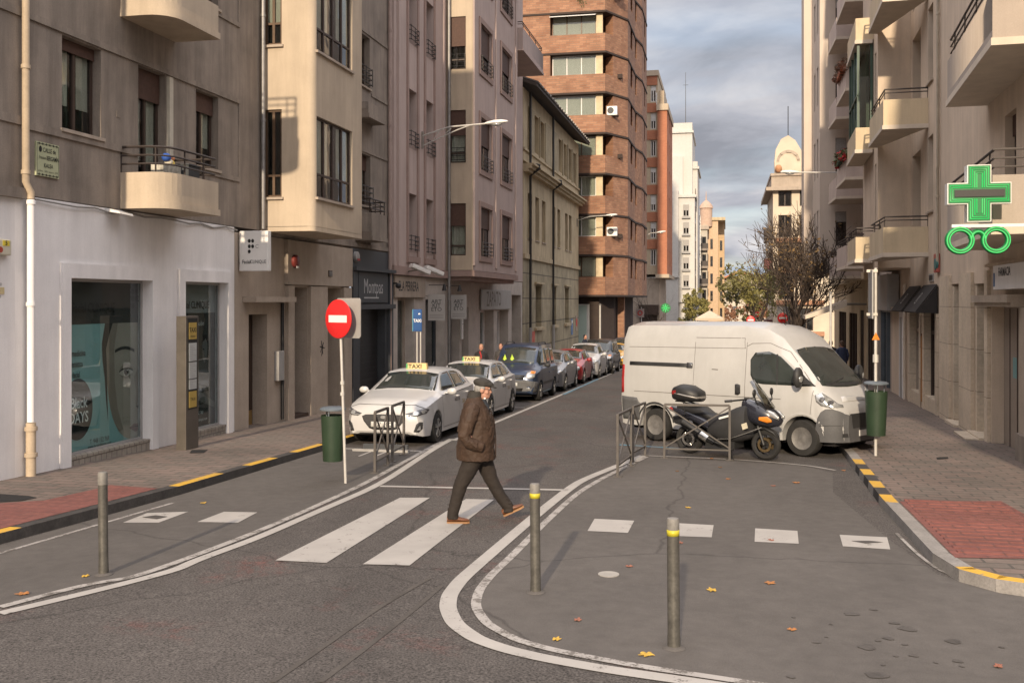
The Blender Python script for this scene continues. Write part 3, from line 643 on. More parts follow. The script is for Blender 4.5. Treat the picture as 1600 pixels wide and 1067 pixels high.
q = MB(); P = lambda a, z, o=0: LW.P(min(a + PS, 16.70) if a < 17 else min(a + PS, 19.57), -.205 + o, z); PS = .12
q.mat(0).fbox(LW, 14.42, 16.70, -.22, -.207, -.1, 2.05).mat(1).fbox(LW, 14.42, 16.70, -.22, -.205, 2.05, 2.78)
face = [(15.62, 2.05), (15.55, 1.75), (15.58, 1.5), (15.62, 1.2), (15.66, .8), (15.74, .5), (15.86, .25), (16.0, .08), (16.15, -.02), (16.3, -.08), (16.67, -.08), (16.67, 2.05)]
q.mat(2).poly([P(a, z) for a, z in face]); q.mat(3).poly([P(a, z, .003) for a, z in ((15.57, 2.05), (15.48, 1.7), (15.5, 1.4), (15.56, 1.1), (15.6, .7), (15.66, .3), (15.63, 1.0), (15.62, 1.35), (15.60, 1.6), (15.70, 1.86), (15.8, 2.05))])
brow = [(15.86 + .6 * k / 10, 1.50 + .10 * math.sin(math.pi * (.15 + .75 * k / 10)) + (.0)) for k in range(11)]
q.mat(3)
for (a, z), (a2, z2) in zip(brow, brow[1:]): q.quad(P(a, z - .03, .005), P(a2, z2 - .03, .005), P(a2, z2 + .025, .005), P(a, z + .025, .005))
eye = lambda k, n=14: [(16.2 + .22 * math.cos(R(360 * j / n)), 1.15 + k * math.sin(R(360 * j / n)) * (1 - .3 * abs(math.cos(R(360 * j / n))))) for j in range(n)]
q.mat(6).poly([P(a, z + .02, .004) for a, z in eye(.15)]); q.mat(3).poly([P(a, z + .012, .005) for a, z in eye(.085)]); q.mat(4).poly([P(a, z - .006, .006) for a, z in eye(.066)])
q.mat(3); disc(q, P(16.2, 1.16, .008), Uy, Uz, .072, .068); q.mat(4); disc(q, P(16.23, 1.185, .01), Uy, Uz, .014, .014); q.mat(6).poly([P(a, z, .002) for a, z in ((15.6, 2.05), (15.55, 1.7), (15.6, 1.2), (15.68, .7), (15.8, .35), (15.98, .1), (16.12, .12), (15.95, .5), (15.86, 1.0), (15.84, 1.6), (15.95, 2.05))]).poly([P(a, z, .0025) for a, z in ((16.45, 1.05), (16.52, .75), (16.5, .55), (16.56, .45), (16.67, .44), (16.67, 1.2))])
q.mat(5).poly([P(a, z, .004) for a, z in ((16.3, .12), (16.45, .19), (16.55, .17), (16.67, .19), (16.67, .05), (16.5, .03))]); q.mat(3).poly([P(a, z, .006) for a, z in ((16.3, .12), (16.5, .125), (16.67, .115), (16.67, .13), (16.5, .14))])
q.poly([P(a, z, .005) for a, z in ((16.5, .5), (16.6, .46), (16.67, .48), (16.67, .52), (16.58, .51))])
q.build('poster', [m_teal, m_shopdark, m_skin, m_hair, m_skinl, m_lip, M('poster_skin_shade', (.27, .215, .17), .5, .08, .9, 0)], s1, solid=0)
PS = .33; q = MB(); disc(q, P(14.6, .62, .008), Uy, Uz, .40, .52, 36); 
for z, s, sz, x in ((1.56, 'medicina', .15, 14.62), (1.38, 'estética', .14, 14.58), (1.2, 'facial', .14, 14.56), (1.0, 'Bótox', .09, 14.58), (.88, 'y sin cirugía', .09, 14.64)): text(q, s, P(x, z, .008), Uy, Uz, sz, squeeze=.7, bold=.01)
text(q, 'T. 948 152 769', P(15.2, .02, .008), Uy, Uz, .12, squeeze=.75); text(q, 'www.facialclinique.com', P(15.22, -.22 + .16, .008) if 0 else P(15.2, -.06 - .0, .008), Uy, Uz, .075, squeeze=.95, bold=.01)
text(q, 'Facial CLINIQUE', P(15.05, 2.32, .004), Uy, Uz, .24, squeeze=.72, bold=.012)
for a, z in ((16.2, 2.62), (16.31, 2.62), (16.2, 2.49), (16.31, 2.49), (16.2, 2.36)): disc(q, P(a, z, .004), Uy, Uz, .05, .055, 16)
ring(q, P(16.43, 2.49, .004), Uy, Uz, .035, .05, 14, 40, 320); q.build('lettering', m_ink, s1)
q = MB(); text(q, 'Black', P(14.62, .72, .014), Uy, Uz, .26, squeeze=.8, bold=.015); text(q, 'DAYS', P(14.62, .47, .014), Uy, Uz, .26, squeeze=.8, bold=.015); q.build('lettering', m_inkw, s1); PS = .12
s2 = shopfront(17.88, 19.6, -.6, 2.83, -.24)
q = MB().mat(0).fbox(LW, 17.93, 19.57, -.22, -.207, -.2, 2.2).mat(1).fbox(LW, 17.93, 19.57, -.22, -.206, 2.2, 2.79)
q.mat(2).poly([P(a, z, .003) for a, z in ((18.9, 1.5), (18.96, 1.7), (19.05, 1.72), (19.12, 1.55), (19.1, 1.3), (19.0, 1.15), (18.92, 1.25))]); q.mat(3).poly([P(a, z, .0045) for a, z in ((18.85, 1.55), (18.95, 1.74), (19.1, 1.74), (19.16, 1.5), (19.05, 1.66))])
q.mat(2).poly([P(a, z, .003) for a, z in ((17.95, .3), (18.4, .62), (18.6, .66), (19.5, .28), (19.5, .16), (18.65, .42), (18.5, .44), (17.95, .12))])
q.mat(3).poly([P(a, z, .0045) for a, z in ((18.93, 1.46), (19.0, 1.44), (19.0, 1.42), (18.93, 1.43))])
q.build('poster', [m_shopdark, m_grey_pl, M('poster_dim_skin', (.15, .14, .13), .5, .2, 3), m_ink], s2)
q = MB(); text(q, 'La mejor depilación', P(18.5, 1.98, .004), Uy, Uz, .14, squeeze=.85); text(q, 'a un solo', P(18.3, 1.82, .004), Uy, Uz, .13, squeeze=.85); text(q, 'láser.', P(18.25, 1.66, .004), Uy, Uz, .13, squeeze=.85)
text(q, 'T. 948 152 769', P(18.7, .12, .004), Uy, Uz, .1, squeeze=.8); text(q, 'www.facialclinique.com', P(18.75, -.02, .004), Uy, Uz, .085, squeeze=.9); q.build('lettering', m_inkw, s2)
q = MB(); text(q, 'Facial CLINIQUE', P(18.62, 2.36, .005), Uy, Uz, .21, squeeze=.78, bold=.012); q.build('lettering', m_ink, s2)
# hanging sign of the clinic, faces up the street
t = thing('hanging_sign', 'white square clinic sign with five black dots projecting over the pavement', 'sign', (-10.1, 20.2, 3.1))
MB().box(-10.46, -9.78, 20.18, 20.34, 3.10, 3.98).build('panel', m_white_pl, t, bevel=.012); MB().fbox(LW, 20.2, 20.32, 0, .05, 3.3, 3.8).build('bracket', m_metal, t)
q = MB(); F = lambda x, z: Vector((x, 20.176, z)); Ux = (1, 0, 0)
for x, z in ((-10.22, 3.76), (-10.14, 3.76), (-10.22, 3.64), (-10.14, 3.64), (-10.22, 3.53)): disc(q, F(x, z), Ux, Uz, .034, .042, 20)
ring(q, F(-10.03, 3.64), Ux, Uz, .033, .04, 20, 40, 320); text(q, 'Facial', F(-10.29, 3.3), Ux, Uz, .115, squeeze=.8, bold=.015); text(q, 'CLINIQUE', F(-10.01, 3.3), Ux, Uz, .115, squeeze=.72); q.build('lettering', m_ink, t)
# plaque, pipes, cables, lamp
t = thing('street_name_plate', 'pale green enamel street name plate in the wall beside the drainpipe', 'sign', LW.P(13.87, 0, 4.4))
MB().fbox(LW, 13.6, 14.14, .0, .03, 4.40, 4.93).build('panel', M('enamel_green', (.40, .42, .27), .35, .06), t)
q = MB(); Z = lambda a, z: LW.P(a, .034, z)
for k in range(6):
    for z in (4.425, 4.905): ring(q, Z(13.66 + .084 * k, z), Uy, Uz, .008, .018, 10)
for z in (4.425, 4.905): q.fbox(LW, 13.62, 14.12, .031, .034, z - .003, z + .003)
q.fbox(LW, 13.613, 13.617, .031, .034, 4.42, 4.91); q.fbox(LW, 14.122, 14.126, .031, .034, 4.42, 4.91)
disc(q, Z(13.69, 4.82), Uy, Uz, .035, .05, 12); text(q, 'CALLE de', Z(13.9, 4.81), Uy, Uz, .10, squeeze=.75, bold=.012); text(q, 'Francisco', Z(13.74, 4.69), Uy, Uz, .07, squeeze=.6, bold=.01); text(q, 'BERGAMÍN', Z(13.98, 4.69), Uy, Uz, .10, squeeze=.6, bold=.012)
text(q, 'KALEA', Z(13.88, 4.57), Uy, Uz, .09, squeeze=.8, bold=.012); text(q, 'político  1855  navarro  1937', Z(13.87, 4.48), Uy, Uz, .04, squeeze=1); q.build('lettering', m_ink, t)
pipe('drainpipe', 'beige drainpipe ending in an elbow at the left of the grey block', LW, [(13.27, .1, 12), (13.27, .1, 4.25), (13.36, .12, 4.1), (13.36, .12, 4.0)], .055, m_pipeb, [(13.27, .1, 6.0), (13.27, .1, 4.4)])
pipe('drainpipe', 'white drainpipe length running down beside the white clinic wall', LW, [(13.36, .12, 3.99), (13.36, .12, .6)], .058, m_whit, [(13.36, .12, 3.95), (13.36, .12, 2.4)])
pipe('drainpipe', 'rusty beige foot of the drainpipe standing on the pavement', LW, [(13.36, .12, .59), (13.36, .12, gnd(13.4) - .02)], .075, m_pipeb, [(13.36, .12, .5), (13.36, .12, .1)])
pipe('drainpipe', 'thin grey zinc drainpipe between the grey block and the cream bay', LW, [(21.24, .09, 12), (21.24, .09, 4.1)], .05, m_pipe, [(21.24, .09, 9), (21.24, .09, 6.6)])
t = thing('wall_cable', 'sagging black cable clipped along the top of the white wall', 'cable', LW.P(16, .06, 4.05)); q = MB()
q.tube([LW.P(13.5 + .5 * k, .07 + .02 * math.sin(k), 4.02 - .03 * abs(math.sin(k * 1.3)) + .02 * math.sin(k * 2.7)) for k in range(14)], .018, 5).build('cable', m_grey_pl, t, smooth=60)
t = thing('wall_lamp', 'small white wall floodlight hanging below the curved balcony', 'lamp', LW.P(15.5, .1, 4.0)); q = MB(); q.hexa([LW.P(15.35, .05, 3.99), LW.P(15.75, .05, 3.97), LW.P(15.75, .32, 3.93), LW.P(15.35, .32, 3.95), LW.P(15.35, .05, 4.05), LW.P(15.75, .05, 4.03), LW.P(15.75, .3, 3.97), LW.P(15.35, .3, 3.99)]); q.build('housing', m_white_pl, t); MB().fbox(LW, 15.5, 15.6, 0, .05, 3.97, 4.06).build('bracket', m_metal, t)
# ------------------------------------------------------------------ L2: cream bay house over the stone shops
b2 = thing('apartment_building', 'cream house with a big projecting bay above beige stone shop pilasters', 'building', (-10.5, 25, gnd(25)))
BY = 21.38; XB = -9.23; OB = XB + 10.5; BF = FY(BY)
ops = [(27.35, 28.5, 8.81, 10.33, .25), (27.4, 28.55, 5.28, 6.8, .25), (27.35, 28.5, 12.3, 13.9, .25)]
w = MB().facade(LW, 21.3, 30.33, 3.97, 16, ops, ends=8)
for k in range(3): w.fbox(LW, 24.46, 30.2, 0, .03, (6.85, 10.4, 13.95)[k], (6.93, 10.48, 14.0)[k]); w.fbox(LW, 28.6, 30.1, 0, .03, (5.12, 8.62, 12.1)[k], (5.2, 8.7, 12.18)[k])
w.fbox(LW, 21.3, 30.3, 0, .06, 4.0, 4.12).build('upper_wall', m_grey, b2)
for k, (a0, a1, z0, z1, d) in enumerate(ops): window(b2, LW, a0, a1, z0, z1, 0, d, n=2, shut=.3 if k == 1 else 0, curt=3, sill=1, rail=1)
balcony(b2, LW, [(27.3, 0), (27.3, .5), (28.6, .5), (28.6, 0)], 4.2, 5.0, m_grey, rail=.4); balcony(b2, LW, [(27.3, 0), (27.3, .4), (28.7, .4), (28.7, 0)], 7.75, 8.2, m_grey)
r = .16; bops = [(21.52, 23.78, 4.84, 6.71, .14), (21.52, 23.78, 8.22, 10.2, .14), (21.52, 23.78, 11.7, 13.6, .14)]
w = MB().facade(LW, BY + r, 24.46, 4.15, 16, [(max(a, BY + r), *o) for a, *o in bops], out=OB)
fops = [(-10.45, -10.02, 4.84, 6.86, .12), (-10.45, -10.02, 8.35, 10.2, .12), (-10.45, -10.02, 11.8, 13.8, .12)]
w.facade(BF, -10.5, XB - r, 4.15, 16, fops)
arc = [(BY + r - r * math.cos(R(15 * k)), OB - r + r * math.sin(R(15 * k))) for k in range(7)]
for p, q_ in zip(arc, arc[1:]): w.quad(LW.P(*p, 4.15), LW.P(*q_, 4.15), LW.P(*q_, 16), LW.P(*p, 16))
w.plan(LW, [(BY, 0)] + arc + [(24.46, OB), (24.46, 0)], 4.05, 4.16); w.fbox(LW, 24.40, 24.46, .002, OB - .002, 4.17, 16); w.build('bay_wall', m_cream, b2, smooth=40)
for i, (a0, a1, z0, z1, d) in enumerate(bops): window(b2, LW, BY + r, a1, z0, z1, OB, d, n=4, tr=z0 + .55, curt=3, fm=m_frame, sill=1, t=.05)
for i, (a0, a1, z0, z1, d) in enumerate(fops): window(b2, BF, a0, a1, z0, z1, 0, d, n=2, tr=z0 + .5, curt=2 if i else 0, fm=m_frameb, sill=1, t=.05)
gops = [(20.7, 21.62, -1.4, 2.14, .45), (22.97, 23.92, -1.4, 2.78, .55), (25.06, 26.2, -1.4, 2.79, .55)]
w = MB().facade(LW, 19.99, 26.83, -1.6, 3.95, gops, out=.0); w.build('ground_floor_wall', m_stone, b2)
w = MB()
for a0, a1 in ((22.6, 22.95), (23.94, 25.04), (26.22, 26.8)): w.gbox(LW, a0, a1, .002, .09, 2.82, .2)
w.fbox(LW, 22.55, 26.83, .002, .10, 2.85, 3.93); w.build('stone_pilasters', m_stone, b2)
w = MB().fbox(LW, 20.4, 22.5, .002, .34, 2.42, 2.54); w.build('door_canopy', m_stone, b2)
d = MB().gbox(LW, 20.72, 21.6, -.43, -.36, 2.13, .05).build('door', M('dark_wood_door', (.045, .026, .018), .45, .25, 2, .2, 12, stretch=(1, 1, .3)), b2)
q = MB(); q.gbox(LW, 20.75, 21.55, -.36, -.345, gnd(21) + .32).build('kick_plate', M('brass', (.45, .30, .12), .35, .1, metal=.8), d); MB().tube([LW.P(20.95, -.33, .6), LW.P(20.95, -.33, .95)], .02, 6).build('handle', M('brass', (.45, .3, .12)), d)
for i, (a0, a1, z1) in enumerate(((22.97, 23.92, 2.78), (25.06, 26.2, 2.79))):
    W = MB(); W.gbox(LW, a0, a1, -.54, .03, gnd(a0) + .06, .1); W.fbox(LW, a0, a0 + .06, -.54, -.44, -1, z1); W.fbox(LW, a1 - .06, a1, -.54, -.44, -1, z1); W.fbox(LW, a0 + .06, a1 - .06, -.5, -.42, 2.35, 2.42); W = W.build('shop_entrance', m_stone if i else m_frame, b2)
    MB().fbox(LW, a0 + .06, a1 - .06, -.49, -.48, -1, 2.35).build('pane', m_shopglass, W)
    MB().fbox(LW, a0 + .02, a1 - .02, -.545, -.535, -1, z1).build('interior', M('dim_interior', (.055, .045, .038), .9, .5, 3), W)
    q = MB()
    for k in range(6): q.ell(LW.P(a0 + .2 + .11 * k, -.51, -.3 + .28 * (k % 4)), (.02, .1, .14), 8, 6)
    q.build('display_goods', M('shop_goods_%d' % i, ((.3, .1, .06), (.12, .14, .1))[i], .7, .6, 7), W, smooth=60)
    MB().fbox(LW, a0 + .06, a1 - .06, -.53, -.45, 2.5, z1 - .02).build('roller_box', m_stone, W)
t = thing('wall_bell', 'dark red round alarm bell on the stone fascia under the cream bay', 'alarm', LW.P(22.85, .1, 3.4)); MB().lathe([(.001, 0), (.16, .0), (.16, .07), (.12, .1), (.001, .1)], LW.P(22.9, .10, 3.42), 'x', 20).build('case', M('dark_red', (.16, .03, .025), .4, .2), t, smooth=40); MB().fbox(LW, 22.84, 22.96, .19, .2, 3.25, 3.3).build('plate', m_inkw, t)
t = thing('vent_grille', 'small square vent grille in the stone fascia', 'vent', LW.P(24.75, .1, 3.2)); q = MB().fbox(LW, 25.05, 25.3, .1, .12, 3.1, 3.26); q.build('frame', m_frame, t)
q = MB()
for k in range(4): q.fbox(LW, 25.07, 25.28, .12, .13, 3.12 + .035 * k, 3.135 + .035 * k)
q.build('slats', m_grey_pl, t)
t = thing('meter_box', 'grey meter box with conduit on the wall right of the dark door', 'box', LW.P(22.2, 0, .9)); MB().fbox(LW, 22.0, 22.3, .0, .12, .55, 1.25).build('case', m_grey_pl, t, bevel=.01); MB().tube([LW.P(22.35, .05, -.4), LW.P(22.35, .05, 2.4)], .04, 8).build('conduit', m_black, t)
t = thing('graffiti_tag', 'black graffiti scrawl on the stone pilaster', 'graffiti', LW.P(25.5, .01, 1.2)); q = MB()
for a, b in (((24.55, 1.1), (24.75, 1.35)), ((24.6, 1.4), (24.7, 1.05)), ((24.5, 1.25), (24.82, 1.2)), ((24.7, 1.3), (24.62, 1.0))): q.beam(LW.P(a[0], .093, a[1]), LW.P(b[0], .093, b[1]), .03, .004, (1, 0, 0))
q.build('paint_mark', m_ink, t)
# dark shop front
b3 = thing('small_shop', 'anthracite shop front with closed roller shutter and pale fascia lettering', 'shop', (-10.5, 28.5, gnd(28.5)))
w = MB().facade(LW, 26.84, 30.34, -1.8, 3.96, [(27.55, 29.75, -1.7, 2.2, .3)], out=.05); w.fbox(LW, 26.84, 27.2, .051, .12, -1.6, 3.3); w.fbox(LW, 29.98, 30.33, .051, .12, -1.6, 3.3); w.fbox(LW, 26.84, 30.34, .051, .2, 2.2, 2.34); w.fbox(LW, 26.84, 30.34, .051, .22, 3.32, 3.42); w.fbox(LW, 27.3, 29.85, .051, .10, 2.4, 3.28); w.build('facade', m_dgrey, b3)
w = MB()
for k in range(44): w.fbox(LW, 27.56, 29.74, -.24, -.215 + .012 * (k % 2), -1.7 + .088 * k, -1.7 + .088 * (k + 1))
w.build('roller_shutter', M('black_shutter', (.02, .02, .021), .5, .2), b3)
q = MB(); text(q, 'Montpas', LW.P(28.55, .105, 2.86), Uy, Uz, .62, squeeze=.78); q.fbox(LW, 27.75, 29.0, .10, .104, 2.52, 2.56); q.build('lettering', M('pale_lettering', (.42, .42, .42), .5), b3)
t = thing('security_camera', 'small dark dome camera at the corner of the dark shop', 'camera', LW.P(30.4, .2, 3.0)); MB().fbox(LW, 30.42, 30.5, 0, .2, 2.98, 3.04).build('bracket', m_black, t); MB().ell(LW.P(30.46, .24, 2.93), (.1, .1, .09), 10, 7).build('dome', m_black, t, smooth=60)
t = thing('wall_bell', 'round grey and red alarm bell above the dark shop front', 'alarm', LW.P(27.1, .1, 3.7)); MB().lathe([(.001, 0), (.15, 0), (.15, .08), (.1, .11), (.001, .11)], LW.P(27.15, .05, 3.72), 'x', 18).build('case', m_grey_pl, t, smooth=40); MB().fbox(LW, 27.05, 27.25, .16, .17, 3.6, 3.66).build('plate', M('red_plate', (.3, .03, .03), .5), t)
# ------------------------------------------------------------------ L3: pink house with a bay
b4 = thing('apartment_building', 'dusty pink apartment house with brown shutters and a cream sided bay', 'building', (-10.5, 41, gnd(41)))
FL = (4.1, 7.64, 11.2, 14.7); ops = []
for z in FL: ops += [(32.2, 33.15, z, z + 2.0, .42), (34.17, 35.16, z, z + 2.0, .42)]
w = MB().facade(LW, 30.38, 51.6, 3.45, 19, ops, ends=9)
for a in (30.5, 31.0, 36.3): w.fbox(LW, a, a + .16, 0, .09, 3.6, 19)
w.build('upper_wall', m_pink, b4)
for o in ops: window(b4, LW, *o[:4], 0, .42, n=2, shut=.25, rail=1)
w = MB()
for a0, a1 in ((32.2, 33.15), (34.17, 35.16)): w.fbox(LW, a0 - .18, a0 - .02, .001, .05, 3.75, 19); w.fbox(LW, a1 + .02, a1 + .18, .001, .05, 3.75, 19); w.fbox(LW, a0 - .18, a1 + .18, .052, .09, 3.75, 3.95)
for a in (30.68, 31.18, 36.48): w.fbox(LW, a, a + .10, 0, .04, 3.6, 19)
w.fbox(LW, 30.4, 36.8, .001, .13, 3.3, 3.58); w.build('trim', m_pinkd, b4)
B3 = 36.87; O3 = 1.06; BF3 = FY(B3); r = .22
fo = [(-10.36, -9.72, 4.18, 6.17, .16), (-10.36, -9.72, 7.72, 9.73, .16), (-10.36, -9.72, 11.29, 13.3, .16), (-10.36, -9.72, 14.8, 16.8, .16)]
MB().facade(BF3, -10.5, -9.44, 3.62, 19, fo).build('bay_end_wall', m_cream, b4)
for i, o in enumerate(fo): window(b4, BF3, *o[:4], 0, .16, n=1, tr=o[2] + .38, shut=(.43, .48, .56, .5)[i], curt=(1, 1, 0, 1)[i], rail=0 if i == 0 else 1)
so = []
for i, z in enumerate((4.2, 7.6, 11.5, 15.0)): so += [(38.0, 39.9, z, z + (1.95, 2.06, 1.85, 1.9)[i], .2), (41.75, 43.75, z, z + (1.95, 2.06, 1.85, 1.9)[i], .2)]
w = MB().facade(LW, B3 + .002, 44.95, 3.62, 19, so, out=O3); w.fbox(LW, 44.9, 44.95, 0, O3 - .002, 3.62, 19); w.fbox(LW, 40.6, 40.95, O3 + .001, O3 + .05, 3.8, 19); w.fbox(LW, B3 + .05, B3 + .35, O3 + .001, O3 + .05, 3.8, 19); w.fbox(LW, 44.6, 44.93, O3 + .001, O3 + .05, 3.8, 19); w.build('bay_wall', m_pink, b4)
for i, o in enumerate(so): window(b4, LW, *o[:4], O3, .2, n=2, shut=(.42, .5, .5, .42, .6, .5, .6, .4)[i], rail=1)
w = MB()
for o in so: surround(w, LW, *o[:4], .2, O3 + .001, .05)
w.fbox(LW, B3 - .06, 44.98, 0, O3 + .07, 3.38, 3.60); w.fbox(LW, B3 + .1, 44.8, 0, O3 - .1, 3.22, 3.38); w.build('trim', m_pinkd, b4)
balcony(b4, LW, [(44.98, 0), (44.98, 1.35), (50.2, 1.35), (50.2, 0)], 13.95, 15.0, m_pink, rail=.3, railm=m_rail)
w = MB().plan(LW, [(37, .6), (37, 1.5), (45.6, 1.5), (45.6, .6)], 16.95, 17.2); w.build('cornice', m_pinkd, b4)
gops = [(31.15, 32.93, -1.9, 2.55, .5), (34.25, 36.7, -1.9, 2.5, .5), (37.2, 38.9, -1.9, 2.45, .5), (39.25, 40.35, -1.9, 2.19, .5), (42.35, 44.95, -2, 2.02, .6), (45.7, 48.1, -2, 2.0, .6), (48.9, 51.2, -2, 2.75, .8)]
w = MB().facade(LW, 30.38, 51.6, -2.2, 3.42, gops, out=-.02); w.build('ground_floor_wall', M('shop_stucco', (.46, .41, .365), .85, .15, 2, .1, 40), b4)
for i, o in enumerate(gops):
    a0, a1, z1, d = o[0], o[1], o[3], o[4]; W = MB()
    W.fbox(LW, a0, a0 + .08, -d + .02, -d + .14, -2, z1); W.fbox(LW, a1 - .08, a1, -d + .02, -d + .14, -2, z1); W.fbox(LW, a0 + .08, a1 - .08, -d + .02, -d + .14, z1 - .1, z1); W.gbox(LW, a0 + .08, a1 - .08, -d + .02, -d + .14, gnd(a0) + .3, .2)
    if i not in (3,): W.fbox(LW, (a0 + a1) / 2 - .03, (a0 + a1) / 2 + .03, -d + .02, -d + .12, -2, z1 - .1)
    W = W.build('shop_window' if i != 3 else 'door', (m_stone, m_dgrey, m_dgrey, m_frameb, m_whit, m_whit, m_frame)[i], b4)
    MB().fbox(LW, a0 + .08, a1 - .08, -d + .06, -d + .07, -2, z1 - .1).build('pane', m_shopglass if i not in (3,) else m_frameb, W)
    MB().fbox(LW, a0 + .01, a1 - .01, -d + .003, -d + .012, -2, z1 - .01).build('backdrop', M('shop_back_%d' % i, ((.12, .11, .10), (.06, .055, .05), (.05, .05, .05), (.05, .03, .02), (.22, .2, .2), (.2, .19, .19), (.02, .02, .02))[i], .8, .5, 2.0), W)
# fascias with lettering
def fascia(name, label, a0, a1, z0, z1, mat, words, size, ink, o=.0, bold=.01, sq=.8):
    t = thing(name, label, 'sign', LW.P((a0 + a1) / 2, 0, z0)); MB().fbox(LW, a0, a1, o, o + .06, z0, z1).build('panel', mat, t, bevel=.008)
    q = MB()
    for s, a, z, k in words: text(q, s, LW.P(a, o + .064, z), Uy, Uz, size * k, squeeze=sq, bold=bold)
    q.build('lettering', ink, t); return t
fascia('shop_sign', 'beige shop fascia with black lettering left of the hanging signs', 30.7, 34.0, 2.56, 3.28, m_stone, [('ELA PERRERA', 32.1, 2.92, 1)], .46, m_ink)
fascia('shop_sign', 'grey fascia with dark capitals over the white shop windows further on', 42.2, 48.3, 2.05, 2.95, m_grey_pl, [('ZAPATO', 44.6, 2.5, 1)], .95, M('dark_bronze', (.08, .06, .045), .5), o=.02)
for i, (a, lab) in enumerate(((34.2, 'grey banner lettered in three rows, nearer one of the two hanging by the zinc pipe'), (37.2, 'grey banner lettered in three rows, farther one hanging in front of the dark window'))):
    t = thing('banner_sign', lab, 'sign', LW.P(a, .3, 1.8), group='hanging shop banners')
    fr = FY(a); x0 = -10.4
    MB().box(x0, x0 + .62, a - .02, a + .02, 1.75, 2.68).build('panel', M('banner_grey', (.42, .40, .38), .7, .06), t); MB().tube([(-10.55, a, 2.62), (x0 + .64, a, 2.62)], .015, 6).build('bracket', m_metal, t)
    q = MB()
    for s, z in (('ART', 2.42), ('KIT', 2.28), ('ETO', 2.14)): text(q, s, (x0 + .31, a - .023, z), Ux, Uz, .19, squeeze=1.1, bold=.004)
    q.box(x0 + .06, x0 + .56, a - .023, a - .021, 1.93, 1.94); q.box(x0 + .06, x0 + .56, a - .023, a - .021, 1.85, 1.86); q.build('lettering', m_dgrey, t)
for i, (a, lab) in enumerate(((31.6, 'white tilted box floodlight above the beige fascia, left one'), (33.2, 'white tilted box floodlight above the beige fascia, right one'))):
    t = thing('floodlight', lab, 'lamp', LW.P(a, .1, 3.5), group='white floodlights'); MB().beam(LW.P(a, .3, 3.62), LW.P(a + .55, .75, 3.38), .24, .14).build('housing', m_white_pl, t, bevel=.02); MB().tube([LW.P(a + .2, 0, 3.4), LW.P(a + .2, .45, 3.48)], .03, 6).build('arm', m_metal, t)
for i, (a, lab) in enumerate(((34.6, 'black spotlight on a rod over the grey banners, nearer'), (36.7, 'black spotlight on a rod over the grey banners, farther'))):
    t = thing('spotlight', lab, 'lamp', LW.P(a, .1, 2.9), group='black spotlights'); MB().tube([LW.P(a, 0, 3.02), LW.P(a, .55, 3.02)], .015, 6).build('rod', m_black, t); MB().lathe([(.04, .12), (.09, -.12), (.001, -.12)], LW.P(a, .58, 2.93), n=10).build('head', m_black, t, smooth=40)
pipe('drainpipe', 'pinkish drainpipe between the cream bay house and the pink house', LW, [(30.1, .08, 16), (30.1, .08, -.6)], .06, M('pink_pipe', (.33, .25, .22), .6), [(30.1, .08, z) for z in (11, 8, 5)])
pipe('drainpipe', 'pale grey zinc pipe at the inner corner of the pink house bay', LW, [(36.72, .16, 18), (36.72, .16, -.85)], .06, m_pipe, [(36.72, .16, z) for z in (9, 6, 3)])
t = thing('intercom_box', 'pale metal letter box beside the shop door under the bay', 'box', LW.P(39, .05, 1.1)); MB().fbox(LW, 38.95, 39.15, 0, .08, .9, 1.7).build('case', m_white_pl, t, bevel=.01); MB().fbox(LW, 38.98, 39.12, .08, .085, 1.5, 1.52).build('slot', m_black, t)
# ------------------------------------------------------------------ L4: low ochre brick house with cornices
b5 = thing('brick_house', 'low ochre house with tiled eaves, loggia openings and rusticated stone base', 'house', (-10.5, 62, gnd(62)))
A = [53.0, 55.15, 57.24, 60.74, 62.65, 65.74, 67.4]; gp_ = []
gps = [(55.25, 57.04, .95, 3.3, .4), (60.74, 62.1, .95, 3.3, .4), (65.7, 67.3, .95, 3.3, .4)]
w = MB().facade(LW, 51.75, 71.9, -2.4, 4.7, gps, ends=8); w.build('base_wall', brickmat('rusticated_stone', (.40, .34, .225), (.46, .39, .26), (.15, .125, .09), 3.1, 1.35, .035, dirt=.45), b5)
ops = [(a, a + 1.15, 5.85, 8.3, .3) for a in A]
MB().facade(LW, 51.75, 71.9, 4.95, 9.45, ops, ends=8).build('middle_wall', m_yb, b5)
lo = [(a, a + 1.45, 10.75, 12.85, .5) for a in (54.7, 56.5, 62.9, 64.9, 67.0, 69.0)]
MB().facade(LW, 51.75, 71.9, 9.9, 13.75, lo, ends=8).build('loggia_wall', m_yb, b5)
for a0, a1 in ((53.0, 54.6), (56.25, 56.42), (58.1, 60.0), (61.0, 62.8), (64.45, 64.8), (66.5, 66.9), (68.6, 68.95), (70.5, 71.5)): MB().fbox(LW, a0, a1, .001, .06, 10.6, 12.95).build('brick_pier', m_ybrick, b5)
for o in gps: window(b5, LW, *o[:4], 0, .4, n=2, shut=0, tr=2.6)
for i, o in enumerate(ops): window(b5, LW, *o[:4], 0, .3, n=2, shut=(.0, 0, .5, 0, 0, .6, 0)[i], shm=m_yb if 0 else m_shut, sill=1)
for o in lo: window(b5, LW, *o[:4], 0, .5, n=1, shut=.5)
w = MB().fbox(LW, 51.7, 72.0, -.3, .12, 4.7, 4.95); w.fbox(LW, 51.7, 72.1, -.3, .45, 9.45, 9.62).fbox(LW, 51.7, 72.2, -.3, .6, 9.62, 9.72).fbox(LW, 51.7, 72.0, -.3, .3, 9.3, 9.45); w.fbox(LW, 51.7, 72.0, .001, .08, 10.45, 10.58)
for a, c in ((54.9, 57.4), (60.5, 62.4), (65.4, 67.6)): w.fbox(LW, a, c, .001, .16, 3.4, 3.5).fbox(LW, a, c, .001, .16, .78, .94)
w.build('cornice', m_yb, b5)
